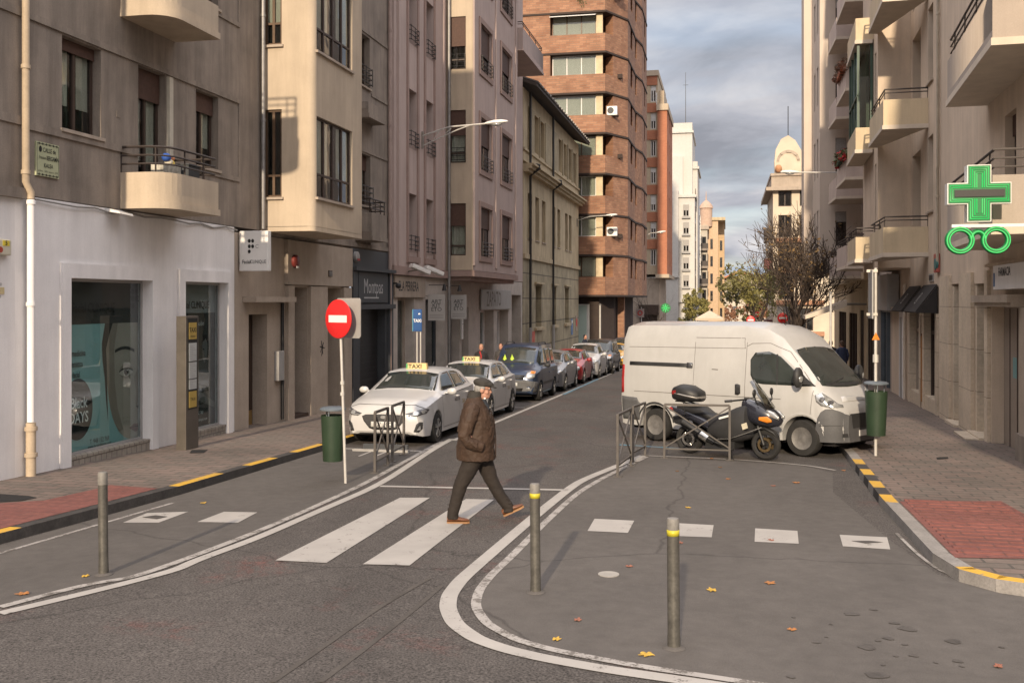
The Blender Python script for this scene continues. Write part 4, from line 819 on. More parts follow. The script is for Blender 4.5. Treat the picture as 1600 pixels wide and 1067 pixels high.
w = MB().hexa([LW.P(51.6, .75, 13.75), LW.P(72.3, .75, 13.75), LW.P(72.3, -6, 16.3), LW.P(51.6, -6, 16.3), LW.P(51.6, .75, 13.9), LW.P(72.3, .75, 13.9), LW.P(72.3, -6, 16.45), LW.P(51.6, -6, 16.45)])
for k in range(70): w.tube([LW.P(51.75 + .295 * k, .8, 13.93), LW.P(51.75 + .295 * k, -3, 15.35)], .1, 6)
w.build('roof', M('dark_roof_tile', (.06, .048, .042), .85, .35, 3), b5)
q = MB()
for k in range(26): q.ell(LW.P(52.2 + .78 * k, .84, 13.95), (.05, .07, .06), 6, 5)
q.build('eaves_tiles', M('pale_tile_end', (.4, .38, .35), .8), b5)
for i, (a, lab) in enumerate(((53.0, 'dark cast iron drainpipe at the near corner of the ochre house'), (60.3, 'dark cast iron drainpipe in the middle of the ochre house front'))):
    pipe('drainpipe', lab, LW, [(a, .14, 13.7), (a, .14, 9.9), (a, .66, 9.75), (a, .66, 9.6), (a, .14, 9.2), (a, .14, 1.0)], .07, m_black); pipe('drainpipe', lab.replace('dark cast iron drainpipe', 'pale iron foot of the drainpipe'), LW, [(a, .14, .99), (a, .14, gnd(a))], .09, m_grey_pl)
t = thing('wall_poster', 'red and white notice pasted low on the ochre house base', 'poster', LW.P(54.3, 0, .3)); MB().fbox(LW, 54.1, 54.9, 0, .02, -.1, .75).build('sheet', M('poster_red', (.5, .1, .07), .6, .4, 3), t); MB().fbox(LW, 54.1, 54.9, .001, .022, -.28, -.1).build('white_margin', m_white_pl, t)
t = thing('wall_poster', 'narrow blue notice on the far end of the ochre house base', 'poster', LW.P(68.5, 0, .5)); MB().fbox(LW, 68.3, 69.0, 0, .03, .1, 1.2).build('sheet', M('poster_blue', (.12, .2, .36), .6, .4, 3), t); MB().fbox(LW, 68.36, 68.94, .03, .035, .9, 1.1).build('title_field', m_white_pl, t)
t = thing('warning_sign', 'round red and white sign on the far corner of the ochre house', 'sign', LW.P(70.6, .1, .9)); MB().fbox(LW, 70.3, 71.1, 0, .04, .3, 1.4).build('panel', m_stone, t); q = MB(); disc(q, LW.P(70.7, .045, .9), Uy, Uz, .3, .3); q.build('disc', M('sign_red', (.62, .02, .02), .4, .05), t)
# ------------------------------------------------------------------ L5: brick tower with stacked balconies
b6 = thing('brick_tower', 'tall brown brick apartment tower with stepped balconies and dark floor joints', 'building', (-9, 75, gz(75)))
TY = 72.5; FH = 2.96; Z0 = 2.75; TF = FY(TY)
teeth = [(-8.64, TY), (-7.25, 75.3), (-7.17, 80.5), (-6.82, 83), (-6.83, 88), (-7.5, 90), (-14, 93), (-22, 93), (-22, TY)]
inner = [(-9.5, TY + .9), (-8.15, 76.0), (-7.9, 81), (-7.5, 84.0), (-7.5, 88.2), (-8.2, 90), (-14, 92), (-22, 92), (-22, TY + .9)]
par, core, joint = MB(), MB(), MB(); W3 = lambda pts, z: [Vector((x, y, z)) for x, y in pts]
for k in range(15):
    z = Z0 + FH * k
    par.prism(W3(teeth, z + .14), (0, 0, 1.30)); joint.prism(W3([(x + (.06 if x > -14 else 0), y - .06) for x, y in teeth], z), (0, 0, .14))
    core.prism(W3(inner, z + 1.44), (0, 0, 1.52))
    # brick piers of the chamfered corner keep the outer face over most of its width
    for (p, q_), f0, f1 in (((teeth[0], teeth[1]), .34, 1.0), ((teeth[2], teeth[3]), .2, 1.0), ((teeth[1], teeth[2]), .0, .35), ((teeth[1], teeth[2]), .6, 1.0), ((teeth[3], teeth[4]), 0, .45), ((teeth[3], teeth[4]), .6, 1)):
        l = lambda f: (p[0] + (q_[0] - p[0]) * f, p[1] + (q_[1] - p[1]) * f); a, c = l(f0), l(f1)
        par.prism(W3([a, c, (c[0] - .9, c[1] + .1), (a[0] - .6, a[1] + .6)], z + 1.445), (0, 0, 1.50))
    par.prism(W3([(-15.4, TY), (-12.7, TY), (-12.7, TY + 1), (-15.4, TY + 1)], z + 1.445), (0, 0, 1.51))
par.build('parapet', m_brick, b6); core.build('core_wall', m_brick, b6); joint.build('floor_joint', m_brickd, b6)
for k in range(15):
    z = Z0 + FH * k + 1.44
    if k > 11: continue
    window(b6, FY(TY + .45), -12.6, -9.35, z + .02, z + 1.5, 0, .1, fm=m_framew if k % 3 else m_frameb, n=3, curt=1, t=.06)
    MB().box(-9.34, -8.85, TY + .3, TY + .5, z + .02, z + 1.5).build('balcony_screen', M('cream_screen', (.52, .42, .27), .7), b6)
    MB().box(-8.3, -7.55, 74.0, 74.35, z - .05, z + .25).build('planter_box', m_brickd, b6) if k % 2 else None
m_awn = None
def awnmat():
    m, t, b = _nodes('striped_awning'); v = t.nodes.new('ShaderNodeTexCoord').outputs['Object']; wv = t.nodes.new('ShaderNodeTexWave'); wv.inputs['Scale'].default_value = 1.1
    t.links.new(v, wv.inputs['Vector']); t.links.new(_ramp(t, wv.outputs['Fac'], [(.42, (.55, .20, .04)), (.55, (.70, .52, .25))]), b.inputs['Base Color']); b.inputs['Roughness'].default_value = .85; return m
m_awn = awnmat(); zk = Z0 + FH * 7 + 1.44
aw = MB().hexa([(-12.6, TY - .02, zk - .1), (-9.35, TY - .02, zk - .1), (-9.35, TY + .02, zk - .1), (-12.6, TY + .02, zk - .1), (-12.6, TY + .1, zk + 1.5), (-9.35, TY + .1, zk + 1.5), (-9.35, TY + .14, zk + 1.5), (-12.6, TY + .14, zk + 1.5)]); aw.box(-15.4, -14, TY - .06, TY - .02, zk - .1, zk + 1.5); aw.build('sun_blind', m_awn, b6)
zk = Z0 + FH * 6 + 1.44; aw = MB().hexa([(-12.7, TY - .35, zk + 1.25), (-9.3, TY - .35, zk + 1.25), (-9.3, TY + .3, zk + 1.48), (-12.7, TY + .3, zk + 1.48), (-12.7, TY - .35, zk + 1.29), (-9.3, TY - .35, zk + 1.29), (-9.3, TY + .3, zk + 1.52), (-12.7, TY + .3, zk + 1.52)]); aw.build('awning', m_framew, b6)
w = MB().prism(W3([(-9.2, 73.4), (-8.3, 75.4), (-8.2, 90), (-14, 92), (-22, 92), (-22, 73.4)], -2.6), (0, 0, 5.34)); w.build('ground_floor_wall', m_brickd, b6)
W = MB().box(-14.5, -9.9, 73.3, 73.42, -2.4, 2.2).build('shop_window', m_framew, b6); MB().box(-14.3, -10.1, 73.26, 73.31, -2.3, 2.1).build('pane', M('pale_green_window', (.42, .52, .47), .25, .06, .6, 0), W)
MB().box(-14.5, -13.2, 73.1, 73.25, 1.4, 2.0).build('shop_sign', M('sign_red', (.62, .02, .02)), b6)
w = MB().box(-8.2, -7.7, 77, 77.6, -2.4, 2.74); w.build('column', m_brick, b6)
for i, (k, lab) in enumerate(((4, 'white air conditioner box on the middle floor ledge of the tower'), (1, 'white air conditioner box on the lowest balcony ledge of the tower'))):
    z = Z0 + FH * k + 1.44; t = thing('air_conditioner', lab, 'air conditioner', (-8.5, 73.6, z)); MB().box(-8.62, -7.85, 73.3, 73.65, z + .06, z + .72).build('case', m_white_pl, t, bevel=.02); q = MB(); ring(q, (-8.33, 73.29, z + .4), Ux, Uz, .06, .24, 20); disc(q, (-8.33, 73.285, z + .4), Ux, Uz, .06, .06); q.build('fan_grille', m_dgrey, t); MB().box(-8.7, -7.75, 73.25, 73.7, z - .02, z + .05).build('shelf', m_brickd, t)
def foliage(mb, c, r, n, size, rnd, flat=.8):
    c = Vector(c)
    for _ in range(n):
        while True:
            p = Vector((rnd.uniform(-1, 1), rnd.uniform(-1, 1), rnd.uniform(-1, 1)))
            if p.length < 1: break
        p = c + Vector((p.x * r[0], p.y * r[1], p.z * r[2])); a = Vector((rnd.gauss(0, 1), rnd.gauss(0, 1), rnd.gauss(0, 1))).normalized(); b = a.cross(Vector((rnd.gauss(0, 1), rnd.gauss(0, 1), rnd.gauss(0, 1)))).normalized()
        s = size * rnd.uniform(.6, 1.3); mb.quad(p - a * s, p + b * s * .5, p + a * s, p - b * s * .5)
m_leaf = M('dark_foliage', (.07, .085, .03), .7, .5, 3, 0); m_leafy = M('autumn_foliage', (.17, .15, .045), .7, .45, 1.2, 0)
rv = random.Random(11); z = Z0 + FH * 7 + 1.4
t = thing('balcony_plant', 'bushy green plant spilling over the corner balcony high on the tower', 'plant', (-8.2, 73.2, z)); q = MB(); foliage(q, (-7.9, 73.3, z + .2), (.75, .4, .45), 420, .09, rv); q.build('leaves', m_leaf, t); MB().box(-8.5, -7.4, 73.3, 73.6, z - .15, z + .1).build('trough', m_brickd, t)
t = thing('balcony_plant', 'trailing creeper hanging down the brick parapet below the striped blind', 'plant', (-10.5, 72.4, z)); q = MB(); foliage(q, (-10.6, 72.42, z - .1), (1.8, .12, .22), 330, .07, rv); foliage(q, (-10.3, 72.42, z - .5), (.4, .08, .5), 90, .06, rv); q.build('leaves', m_leaf, t); MB().box(-12.3, -8.9, 72.52, 72.7, z - .04, z + .08).build('trough', m_brickd, t)
# ------------------------------------------------------------------ farther blocks on the left
def block(t, name, x0, x1, y0, y1, z0, z1, mat): return MB().box(x0, x1, y0, y1, z0, z1).build(name, mat, t)
b7 = thing('apartment_building', 'orange brick block with beige window column beyond the brown tower', 'building', (-7.5, 112, gz(112)))
fo = [(-8.3, -7.7, 6.4 + 3.05 * k, 8.2 + 3.05 * k, .2) for k in range(7)]; b7f = FY(112.6)
MB().facade(b7f, -22, -7.5, 5.4, 27.6, fo, ends=14).build('beige_wall', M('beige_render', (.42, .34, .24), .85, .08), b7)
for i, o in enumerate(fo): window(b7, b7f, *o[:4], 0, .2, fm=m_framew, n=2, curt=0, t=.1, shut=(0, .4, .6, .3, 0, .5, .3)[i], shm=m_framew)
for k in range(7): MB().fbox(b7f, -8.7, -7.55, .01, .08, 8.25 + 3.05 * k, 9.3 + 3.05 * k).build('orange_panel', m_orange, b7)
so = [(113 + 3.2 * j, 113.9 + 3.2 * j, 6.5 + 3.05 * k, 8.2 + 3.05 * k, .2) for j in range(3) for k in range(6)]
E6 = Fr((-6.44, 0), (0, 1), (1, 0)); MB().facade(E6, 112, 123, 5.4, 23.6, so).facade(FY(112), -7.5, -6.44, 5.4, 23.6, []).build('brick_wall', m_orange, b7)
for o in so: window(b7, E6, *o[:4], 0, .2, n=1, shut=.4)
w = MB().box(-7.6, -6.3, 111.8, 123.2, 23.6, 24.3).box(-22, -7.4, 112.4, 126, 27.6, 28.2).box(-7.7, -6.2, 111.7, 123.3, 5.0, 5.4); w.build('cornice', m_cream, b7)
block(b7, 'penthouse', -7.7, -6.9, 114, 120, 24.3, 26.2, m_cream); w = MB()
for k in range(8): w.tube([(-7.6, 112.2 + k, 24.3), (-7.6, 112.2 + k, 25.6)], .05, 4)
w.tube([(-7.6, 112.2, 25.5), (-7.6, 119.2, 25.5)], .05, 4); w.build('roof_railing', m_framew, b7)
block(b7, 'ground_floor_wall', -22, -7.3, 113, 125, -3.5, 5.0, m_stone)
W = block(b7, 'shop_window', -9.5, -7.6, 112.8, 113, -2.8, .8, m_frame); block(b7, 'shop_awning', -9.6, -7.4, 112.2, 113, .9, 2.0, m_frame)
b8 = thing('apartment_building', 'white stepped apartment block with cornice and tall antenna', 'building', (-6, 156, gz(156)))
for n_, x0, x1, y0, z1 in (('tower_wall', -12, -5.2, 158, 30.2), ('stair_wall', -12, -6.6, 157, 24.9), ('front_wall', -12, -7.2, 154.5, 19.3), ('wing_wall', -7.2, -4.75, 155.5, 18.8), ('corner_wall', -6.4, -4.45, 160, 24.4)):
    m = M('white_stucco', (.50, .48, .45), .85, .06); block(b8, n_, x0, x1, y0, 172, -5, z1, m)
w = MB().box(-12, -5.0, 157.7, 172, 28.6, 28.95).box(-6.6, -4.2, 159.7, 173, 23.2, 23.6).box(-7.4, -4.5, 155.2, 172, 18.3, 18.7).box(-12.2, -7.1, 154.2, 170, 6.0, 6.3).box(-7.3, -4.4, 155.1, 172, 2.2, 2.6); w.build('cornice', M('pale_trim', (.5, .48, .45), .8), b8)
for k in range(5): window(b8, FY(155.5), -6.5, -5.6, 4.6 + 2.7 * k, 6.4 + 2.7 * k, .15, .14, fm=m_grey_pl, n=2, t=.1, shut=.5, shm=m_shutg); MB().box(-6.7, -5.4, 155.1, 155.5, 4.3 + 2.7 * k, 4.55 + 2.7 * k).build('sill_block', m_grey_pl, b8)
for k in range(6): window(b8, Fr((-4.75, 0), (0, 1), (1, 0)), 158, 159.5, 4.6 + 2.7 * k, 6.4 + 2.7 * k, .1, .1, n=1)
for x, z in ((-8.0, -4.4), (-6.9, -4.6), (-5.6, -4.6)): block(b8, 'shop_window', x, x + .8, 154.3, 155.4, -4.9, -1.2, m_frame)
t = thing('antenna', 'thin roof antenna mast above the white block', 'antenna', (-6.5, 160, 30.2)); MB().tube([(-6.3, 160, 30.2), (-6.3, 160, 38.5)], [.06, .03], 5).build('mast', m_dgrey, t); MB().tube([(-6.7, 160, 36.5), (-5.9, 160, 36.5)], .03, 4).build('crossbar', m_dgrey, t)
b9 = thing('hotel_building', 'beige hotel front with balconies behind the vertical letter sign', 'building', (-4, 196, gz(196)))
for n_, x0, x1, y0, z1, c in (('wall', -14, -3.6, 196, 17, (.42, .38, .32)), ('corner_wall', -3.6, -1.6, 200, 18.8, (.50, .36, .24)), ('end_wall', -1.6, -.4, 206, 18.5, (.46, .33, .20))): block(b9, n_, x0, x1, y0, 225, -6, z1, M('hotel_%s' % n_, c, .85, .12))
block(b9, 'cornice', -14.2, -3.3, 195.6, 225, 16.2, 16.9, m_stone); block(b9, 'attic_trim', -3.6, -.2, 199.6, 225, 18.2, 18.8, m_yb)
for k in range(5):
    for x in (-6.0, -4.6): window(b9, FY(196), x, x + .8, -1 + 3.4 * k, 1.2 + 3.4 * k, .1, .1, n=1, t=.1)
    block(b9, 'balcony', -6.4, -3.4, 195, 196, -1.5 + 3.4 * k, -1.1 + 3.4 * k, m_grey); block(b9, 'balcony_rail', -6.4, -3.4, 195, 195.1, -1.1 + 3.4 * k, -.1 + 3.4 * k, m_rail) if k > 1 else None
    for x, y in ((-3.1, 200), (-1.3, 206)): window(b9, FY(y), x, x + .5, -1 + 3.4 * k, 1 + 3.4 * k, .1, .1, n=1, t=.08)
q = MB().lathe([(1.2, 17), (1.2, 20.5), (1.4, 20.6), (1.2, 21.2), (.7, 21.8), (.15, 22.2), (.03, 24)], (-3.9, 200, 0), n=12); q.build('turret', M('turret_pink', (.42, .30, .23), .8), b9, smooth=40)
t = thing('vertical_sign', 'tall white vertical sign of stacked dark capitals on the hotel corner', 'sign', (-4.4, 176, 6)); q = MB()
for i, ch in enumerate('HOTELYOLDI'): MB().box(-5.25, -4.35, 176, 176.2, 16.3 - 1.05 * i, 17.25 - 1.05 * i).build('letter_box', m_framew, t); text(q, ch, (-4.8, 175.95, 16.78 - 1.05 * i), Ux, Uz, 1.0, bold=.03)
q.build('lettering', m_dgrey, t)
b10 = thing('church', 'pale gabled church front with a row of arched windows closing the street', 'church', (3, 300, gz(300)))
w = MB(); w.prism([(-3.5, 300, -9), (11.5, 300, -9), (11.5, 300, 7.0), (4, 300, 10.2), (-3.5, 300, 7.6)], (0, 20, 0)); w.build('wall', M('church_stone', (.48, .42, .34), .9, .15, .4), b10)
for i, x in enumerate((-1.9, .6, 3.1, 5.6, 8)):
    z = 4.2 + (.5 if i in (1, 2) else 0); q = MB(); pts = [(x - .7, z - 2), (x + .7, z - 2)] + [(x + .7 * math.cos(R(20 * k)), z + .7 * math.sin(R(20 * k))) for k in range(10)]; q.prism([(a, 299.8, c) for a, c in pts], (0, .25, 0)); q.build('arched_window', m_dgrey, b10)
w = MB(); w.prism([(-4.2, 298, 7.4), (4, 298, 10.9), (12, 298, 7.0), (12, 298, 7.5), (4, 298, 11.5), (-4.2, 298, 7.9)], (0, 24, 0)); w.build('roof', M('terracotta_roof', (.40, .17, .09), .85, .2, .5), b10); MB().lathe([(1.2, 0), (1.2, .3)], (2.5, 299.7, -.3), 'y', 16).build('rose_window', m_dgrey, b10)
# ------------------------------------------------------------------ right side: R0 pharmacy house, R1 balcony house, R2 tall pale house
m_rw = M('taupe_stucco', (.60, .485, .375), .9, .10, 1.0, .1, 45, bump=.12, streak=.14)
m_rgrey = M('warm_grey_stucco', (.39, .33, .28), .9, .08, 1.1, .08, 45, bump=.1, streak=.10)
m_rcream = M('cream_balcony', (.58, .47, .32), .9, .09, 1.0, .08, 45, bump=.1, streak=.14)
m_rpink = M('pinkish_stucco', (.50, .41, .36), .9, .08, 1.0, .08, 45, bump=.1, streak=.10)
m_slab = M('pale_slab_edge', (.58, .50, .41), .85, .1)
m_trav = brickmat('travertine', (.66, .55, .42), (.70, .58, .44), (.26, .2, .15), 1.4, .92, .008, .55, dirt=.25)
m_door = M('panel_door', (.26, .21, .17), .6, .12, 2, .1, 20)
m_green = M('green_frame', (.05, .085, .06), .5, .2)
def yb(s): return RW.P(s, 0, 0).y
r0 = thing('apartment_building', 'taupe house on the right with a large grey angled balcony above the pharmacy', 'building', RW.P(3, 0, gnd(yb(3))))
ops = [(5.55, 6.85, -1.4, 2.86, .5), (2.75, 4.1, -1.4, 2.82, .5), (-.35, 2.32, -1.4, 2.36, .28)]
w = MB().facade(RW, -9, 8.4, -1.6, 3.12, ops, ends=0); w.build('ground_floor_wall', m_rw, r0)
uo = [(.3, 1.2, 4.0, 6.0, .25), (.3, 1.2, 7.0, 9.0, .25), (-4, -3, 4, 6, .25)]
w = MB().facade(RW, -9, 8.4, 3.12, 15, uo, ends=8); w.fbox(RW, -9, 2.6, .001, .09, 3.14, 3.2); w.build('upper_wall', m_rw, r0)
for o in uo[:2]: window(r0, RW, *o[:4], 0, .25, n=2, shut=.2)
w = MB()
for s0, s1 in ((6.87, 8.2), (4.12, 5.53), (2.42, 2.73)): w.gbox(RW, s0, s1, .002, .07, 3.08, .3)
for s0, s1 in ((5.56, 6.84), (2.76, 4.09)): w.gbox(RW, s1 - .18, s1, -.46, -.02, 2.8, .1); w.gbox(RW, s0, s1, -.48, .16, gnd(yb(s0)) + .05, .1)
w.gbox(RW, 2.76, 4.09, .161, .42, gnd(yb(3)) + .03, .1)
w.build('stone_pilasters', m_trav, r0)
for i, (s0, s1, z1) in enumerate(((5.56, 6.66, 2.85), (2.76, 3.91, 2.81))):
    W = MB().fbox(RW, s0, s0 + .07, -.47, -.38, -1.3, z1).fbox(RW, s1 - .07, s1, -.47, -.38, -1.3, z1).fbox(RW, s0 + .07, s1 - .07, -.47, -.38, 2.3, 2.4).fbox(RW, s0 + .07, s1 - .07, -.46, -.3, 2.41, z1).build('shop_window', m_frame, r0)
    MB().fbox(RW, s0 + .07, s1 - .07, -.43, -.42, -1.3, 2.3).build('pane', m_shopglass, W); MB().fbox(RW, s0, s1, -.497, -.487, -1.3, z1).build('backdrop', M('pharmacy_blind', (.3, .285, .27), .8, .12, 4, .1, 20, stretch=(1, 1, 8)), W)
D = MB().gbox(RW, -.34, 2.3, -.275, -.22, 2.35, .1).build('door', m_door, r0); w = MB()
for k in range(3): w.fbox(RW, .55 + .6 * k, .57 + .6 * k, -.22, -.205, -1, 2.3)
w.build('panel_joint', m_frame, D); MB().fbox(RW, 1.2, 1.5, -.22, -.21, .95, 1.35).build('notice', M('turquoise_notice', (.13, .27, .27), .5), D)
w = MB().fbox(RW, -.45, 2.75, .002, .32, 2.42, 2.56).fbox(RW, -.45, 2.7, .002, .26, 2.34, 2.42); w.build('door_canopy', m_stone, r0)
for k in range(2): balcony(r0, RW, [(2.7, 0), (2.7, .78), (-2.5, .97), (-2.5, 0)] if 1 else None, 3.5 + 3.0 * k, 4.45 + 3.0 * k, m_rgrey, rail=.42, posts=5, trim=m_slab, railm=m_rail)
W = MB().fbox(RW, 7.75, 8.3, .001, .03, 2.4, 2.95) if 0 else None
t = thing('shop_fascia', 'pale box fascia with dark lettering above the near doorway at the right edge', 'sign', RW.P(0, .1, 2.7)); MB().fbox(RW, -1.5, 1.15, .002, .22, 2.66, 3.12).build('panel', m_whit, t, bevel=.01)
q = MB(); text(q, 'FARMACIA', RW.P(.2, .225, 2.98), -RW.u, Uz, .22, bold=.015, squeeze=.9); q.build('lettering', m_dgrey, t); MB().fbox(RW, .98, 1.1, .221, .226, 2.72, 2.98).build('blue_sticker', M('poster_blue', (.12, .2, .36)), t)
t = thing('corner_pillar', 'pale stone doorway pillar cut by the right picture edge', 'pillar', RW.P(-.6, .1, gnd(19))); MB().gbox(RW, -1.2, -.36, .0, .10, 2.33, .2).build('shaft', m_stone, t); MB().gbox(RW, -1.25, -.34, .101, .16, .1, .2).build('plinth', m_grey, t)
t = thing('wall_bell', 'red and teal alarm box on the taupe wall beside the balcony', 'alarm', RW.P(8.7, .05, 3.4)); MB().fbox(RW, 8.5, 8.95, 0, .1, 3.2, 3.7).build('case', M('alarm_red', (.38, .09, .07), .5), t, bevel=.02); MB().lathe([(.001, 0), (.15, 0), (.15, .06), (.001, .08)], RW.P(8.6, .12, 3.42), 'x', 16).xf(Matrix.Identity(4)).build('bell', M('teal_plastic', (.05, .16, .16), .4), t, smooth=40)
t = thing('vent_grille', 'dark rectangular vent in the taupe wall left of the pharmacy pilasters', 'vent', RW.P(9.8, 0, 3.0)); MB().fbox(RW, 9.5, 10.2, 0, .03, 2.98, 3.2).build('frame', m_grey_pl, t); MB().fbox(RW, 9.55, 10.15, .03, .035, 3.02, 3.16).build('grille', m_black, t)
pipe('drainpipe', 'thin cream pipe running down the taupe right hand wall', RW, [(8.42, .07, 15), (8.42, .07, 6.0), (8.5, .07, 5.9), (8.5, .07, 3.4)], .04, M('cream_pipe', (.42, .36, .28), .6), [(8.42, .07, 10), (8.5, .07, 5.2)])
# pharmacy cross and spectacles, both sides lit, on one arm
m_neon = emat('green_neon', (.02, .62, .13), .5, (.02, .25, .06)); m_signgreen = M('sign_green', (.010, .15, .045), .4, .1)
CY = 16.7; cx, cz = 3.82, 4.11
t = thing('pharmacy_cross', 'green lit pharmacy cross with white rim and dark display bar on a wall arm', 'sign', (cx, CY, 3.67)); hw, aw = .46, .173; hv = .44
cr = lambda e, f: [(-aw - e, -hv - e), (aw + e, -hv - e), (aw + e, -f - e), (hw + e, -f - e), (hw + e, f + e), (aw + e, f + e), (aw + e, hv + e), (-aw - e, hv + e), (-aw - e, f + e), (-hw - e, f + e), (-hw - e, -f - e), (-aw - e, -f - e)]
pt = lambda L, y: [(cx + a, y, cz + b) for a, b in L]
MB().prism(pt(cr(.0, .165), CY - .1), (0, .2, 0)).build('rim', m_white_pl, t); MB().prism(pt(cr(-.013, .165), CY - .108), (0, .216, 0)).build('face', m_signgreen, t)
for yy in (CY - .118, CY + .118):
    for i, e in enumerate((-.043, -.073, -.104, -.134)):
        q = MB(); L = cr(e, .165); L = L + [L[0]]
        if i < 2: q.tube(pt(L, yy), .008, 5)
        else:
            for sg in (1, -1): q.tube([(cx - aw - e, yy, cz + sg * .085), (cx - aw - e, yy, cz + sg * (hv + e)), (cx + aw + e, yy, cz + sg * (hv + e)), (cx + aw + e, yy, cz + sg * .085)], .008, 5)
        q.build('neon_tube', m_neon, t)
MB().box(cx - .36, cx + .36, CY - .13, CY + .13, cz - .055, cz + .055).build('display_bar', m_black, t)
t = thing('sign_bracket', 'white horizontal arm that carries the green pharmacy signs', 'bracket', (4.9, CY, 3.6)); MB().beam((3.44, CY, 3.615), (5.1, CY, 3.615), .05, .05).build('beam', m_white_pl, t); MB().tube([(5.08, CY, 3.2), (4.5, CY, 3.6)], .012, 5).build('strut', m_white_pl, t); MB().fbox(RW, -3.05, -2.8, 0, .05, 3.1, 3.75).build('wall_plate', m_white_pl, t)
t = thing('optician_sign', 'green lit spectacles outline hanging under the pharmacy cross', 'sign', (cx, CY, 3.18)); oz = 3.39
for r_, mm, nm in ((.046, m_signgreen, 'body'), (.0, None, '')):
    if not mm: continue
    q = MB()
    for sx in (-.26, .26): q.tube([(cx + sx + 0.178 * math.cos(R(15 * k)), CY, oz + 0.178 * math.sin(R(15 * k))) for k in range(25)], r_, 8)
    q.tube([(cx + .1 * math.cos(R(18 * k)), CY, oz + .02 + .115 * math.sin(R(18 * k))) for k in range(11)], r_, 8); q.build(nm, mm, t, smooth=60)
for dy in (-.055, .055):
    for rr in (.157, .196):
        for sx in (-.26, .26): MB().tube([(cx + sx + rr * math.cos(R(15 * k)), CY + dy, oz + rr * math.sin(R(15 * k))) for k in range(25)], .010, 5).build('neon_tube', m_neon, t)
    MB().tube([(cx + .1 * math.cos(R(18 * k)), CY + dy, oz + .02 + .115 * math.sin(R(18 * k))) for k in range(11)], .012, 5).build('neon_tube', m_neon, t)
for sx in (-.26, .26): MB().tube([(cx + sx, CY, 3.6), (cx + sx, CY, 3.57)], .02, 6).build('hanger', m_white_pl, t)
# R1
r1 = thing('apartment_building', 'taupe house with stacked cream balconies and a green glazed gallery on the right', 'building', RW.P(15, 0, gnd(yb(15))))
uo = []
for k in range(4): z = 4.95 + 3.62 * k; uo += [(9.65, 10.55, z, z + 2.1, .3), (11.9, 13.6, z - .75, z + 2.0, .35)]
MB().facade(RW, 8.42, 14.05, 3.58, 20, uo, ends=8).build('upper_wall', m_rw, r1)
for i, o in enumerate(uo): window(r1, RW, *o[:4], 0, o[4], n=1 if i % 2 == 0 else 2, shut=.25 if i % 2 else 0, sill=1 if i % 2 == 0 else 0)
NB = Fr(RW.P(14.05, 0, 0).xy, (RW.n.x, RW.n.y), (-RW.u.x, -RW.u.y))
w = MB().facade(NB, 0, .98, 3.6, 20, []); bo = [(14.5, 14.95, 5.0 + 3.62 * k, 6.9 + 3.62 * k, .2) for k in range(4)]
w.facade(RW, 14.05, 19.0, 3.6, 20, bo, out=.98); w.plan(RW, [(14.05, 0), (14.05, .98), (19, .98), (19, 0)], 3.5, 3.6).build('bay_wall', m_rw, r1)
for o in bo: window(r1, RW, *o[:4], .98, .2, n=1)
for k in range(4): balcony(r1, RW, [(10.5, 0), (10.5, 1.2), (13.95, 1.24), (14.03, .96)], 3.70 + 3.64 * k, 4.55 + 3.64 * k, m_rcream, rail=.30, trim=m_slab, posts=4, railm=m_rail)
for k in range(4):
    z = 3.72 + 3.64 * k; pl = [(15.4, .985), (15.4, 1.5), (18.6, 1.5), (18.6, .985)]; balcony(r1, RW, [(15.3, .985), (15.3, 1.55), (18.7, 1.55), (18.7, .985)], z, z + .85, m_rcream, rail=.3 if k == 0 else 0, trim=m_slab, railm=m_rail)
    if k in (1,):
        G = MB()
        for s in (15.42, 16.5, 17.6, 18.58): G.fbox(RW, s - .04, s + .04, 1.42, 1.5, z + .852, z + 3.62)
        G.fbox(RW, 15.38, 18.62, 1.41, 1.51, z + 1.9, z + 1.97); G.fbox(RW, 15.38, 15.46, 1.0, 1.08, z + .852, z + 3.62); G = G.build('glazed_gallery', m_green, r1)
        MB().fbox(RW, 15.46, 18.54, 1.45, 1.46, z + .86, z + 3.6).fbox(RW, 15.41, 15.42, 1.08, 1.42, z + .86, z + 3.6).build('pane', m_glass, G); MB().fbox(RW, 15.5, 18.5, 1.1, 1.2, z + .86, z + 3.6).build('backing', m_green, G)
gops = [(11.65, 14.2, -1.4, 2.85, .3), (8.75, 11.3, -1.4, 2.85, .3)]
w = MB().facade(RW, 8.42, 18.9, -1.7, 3.58, gops, ends=0); w.build('ground_floor_wall', m_rw, r1)
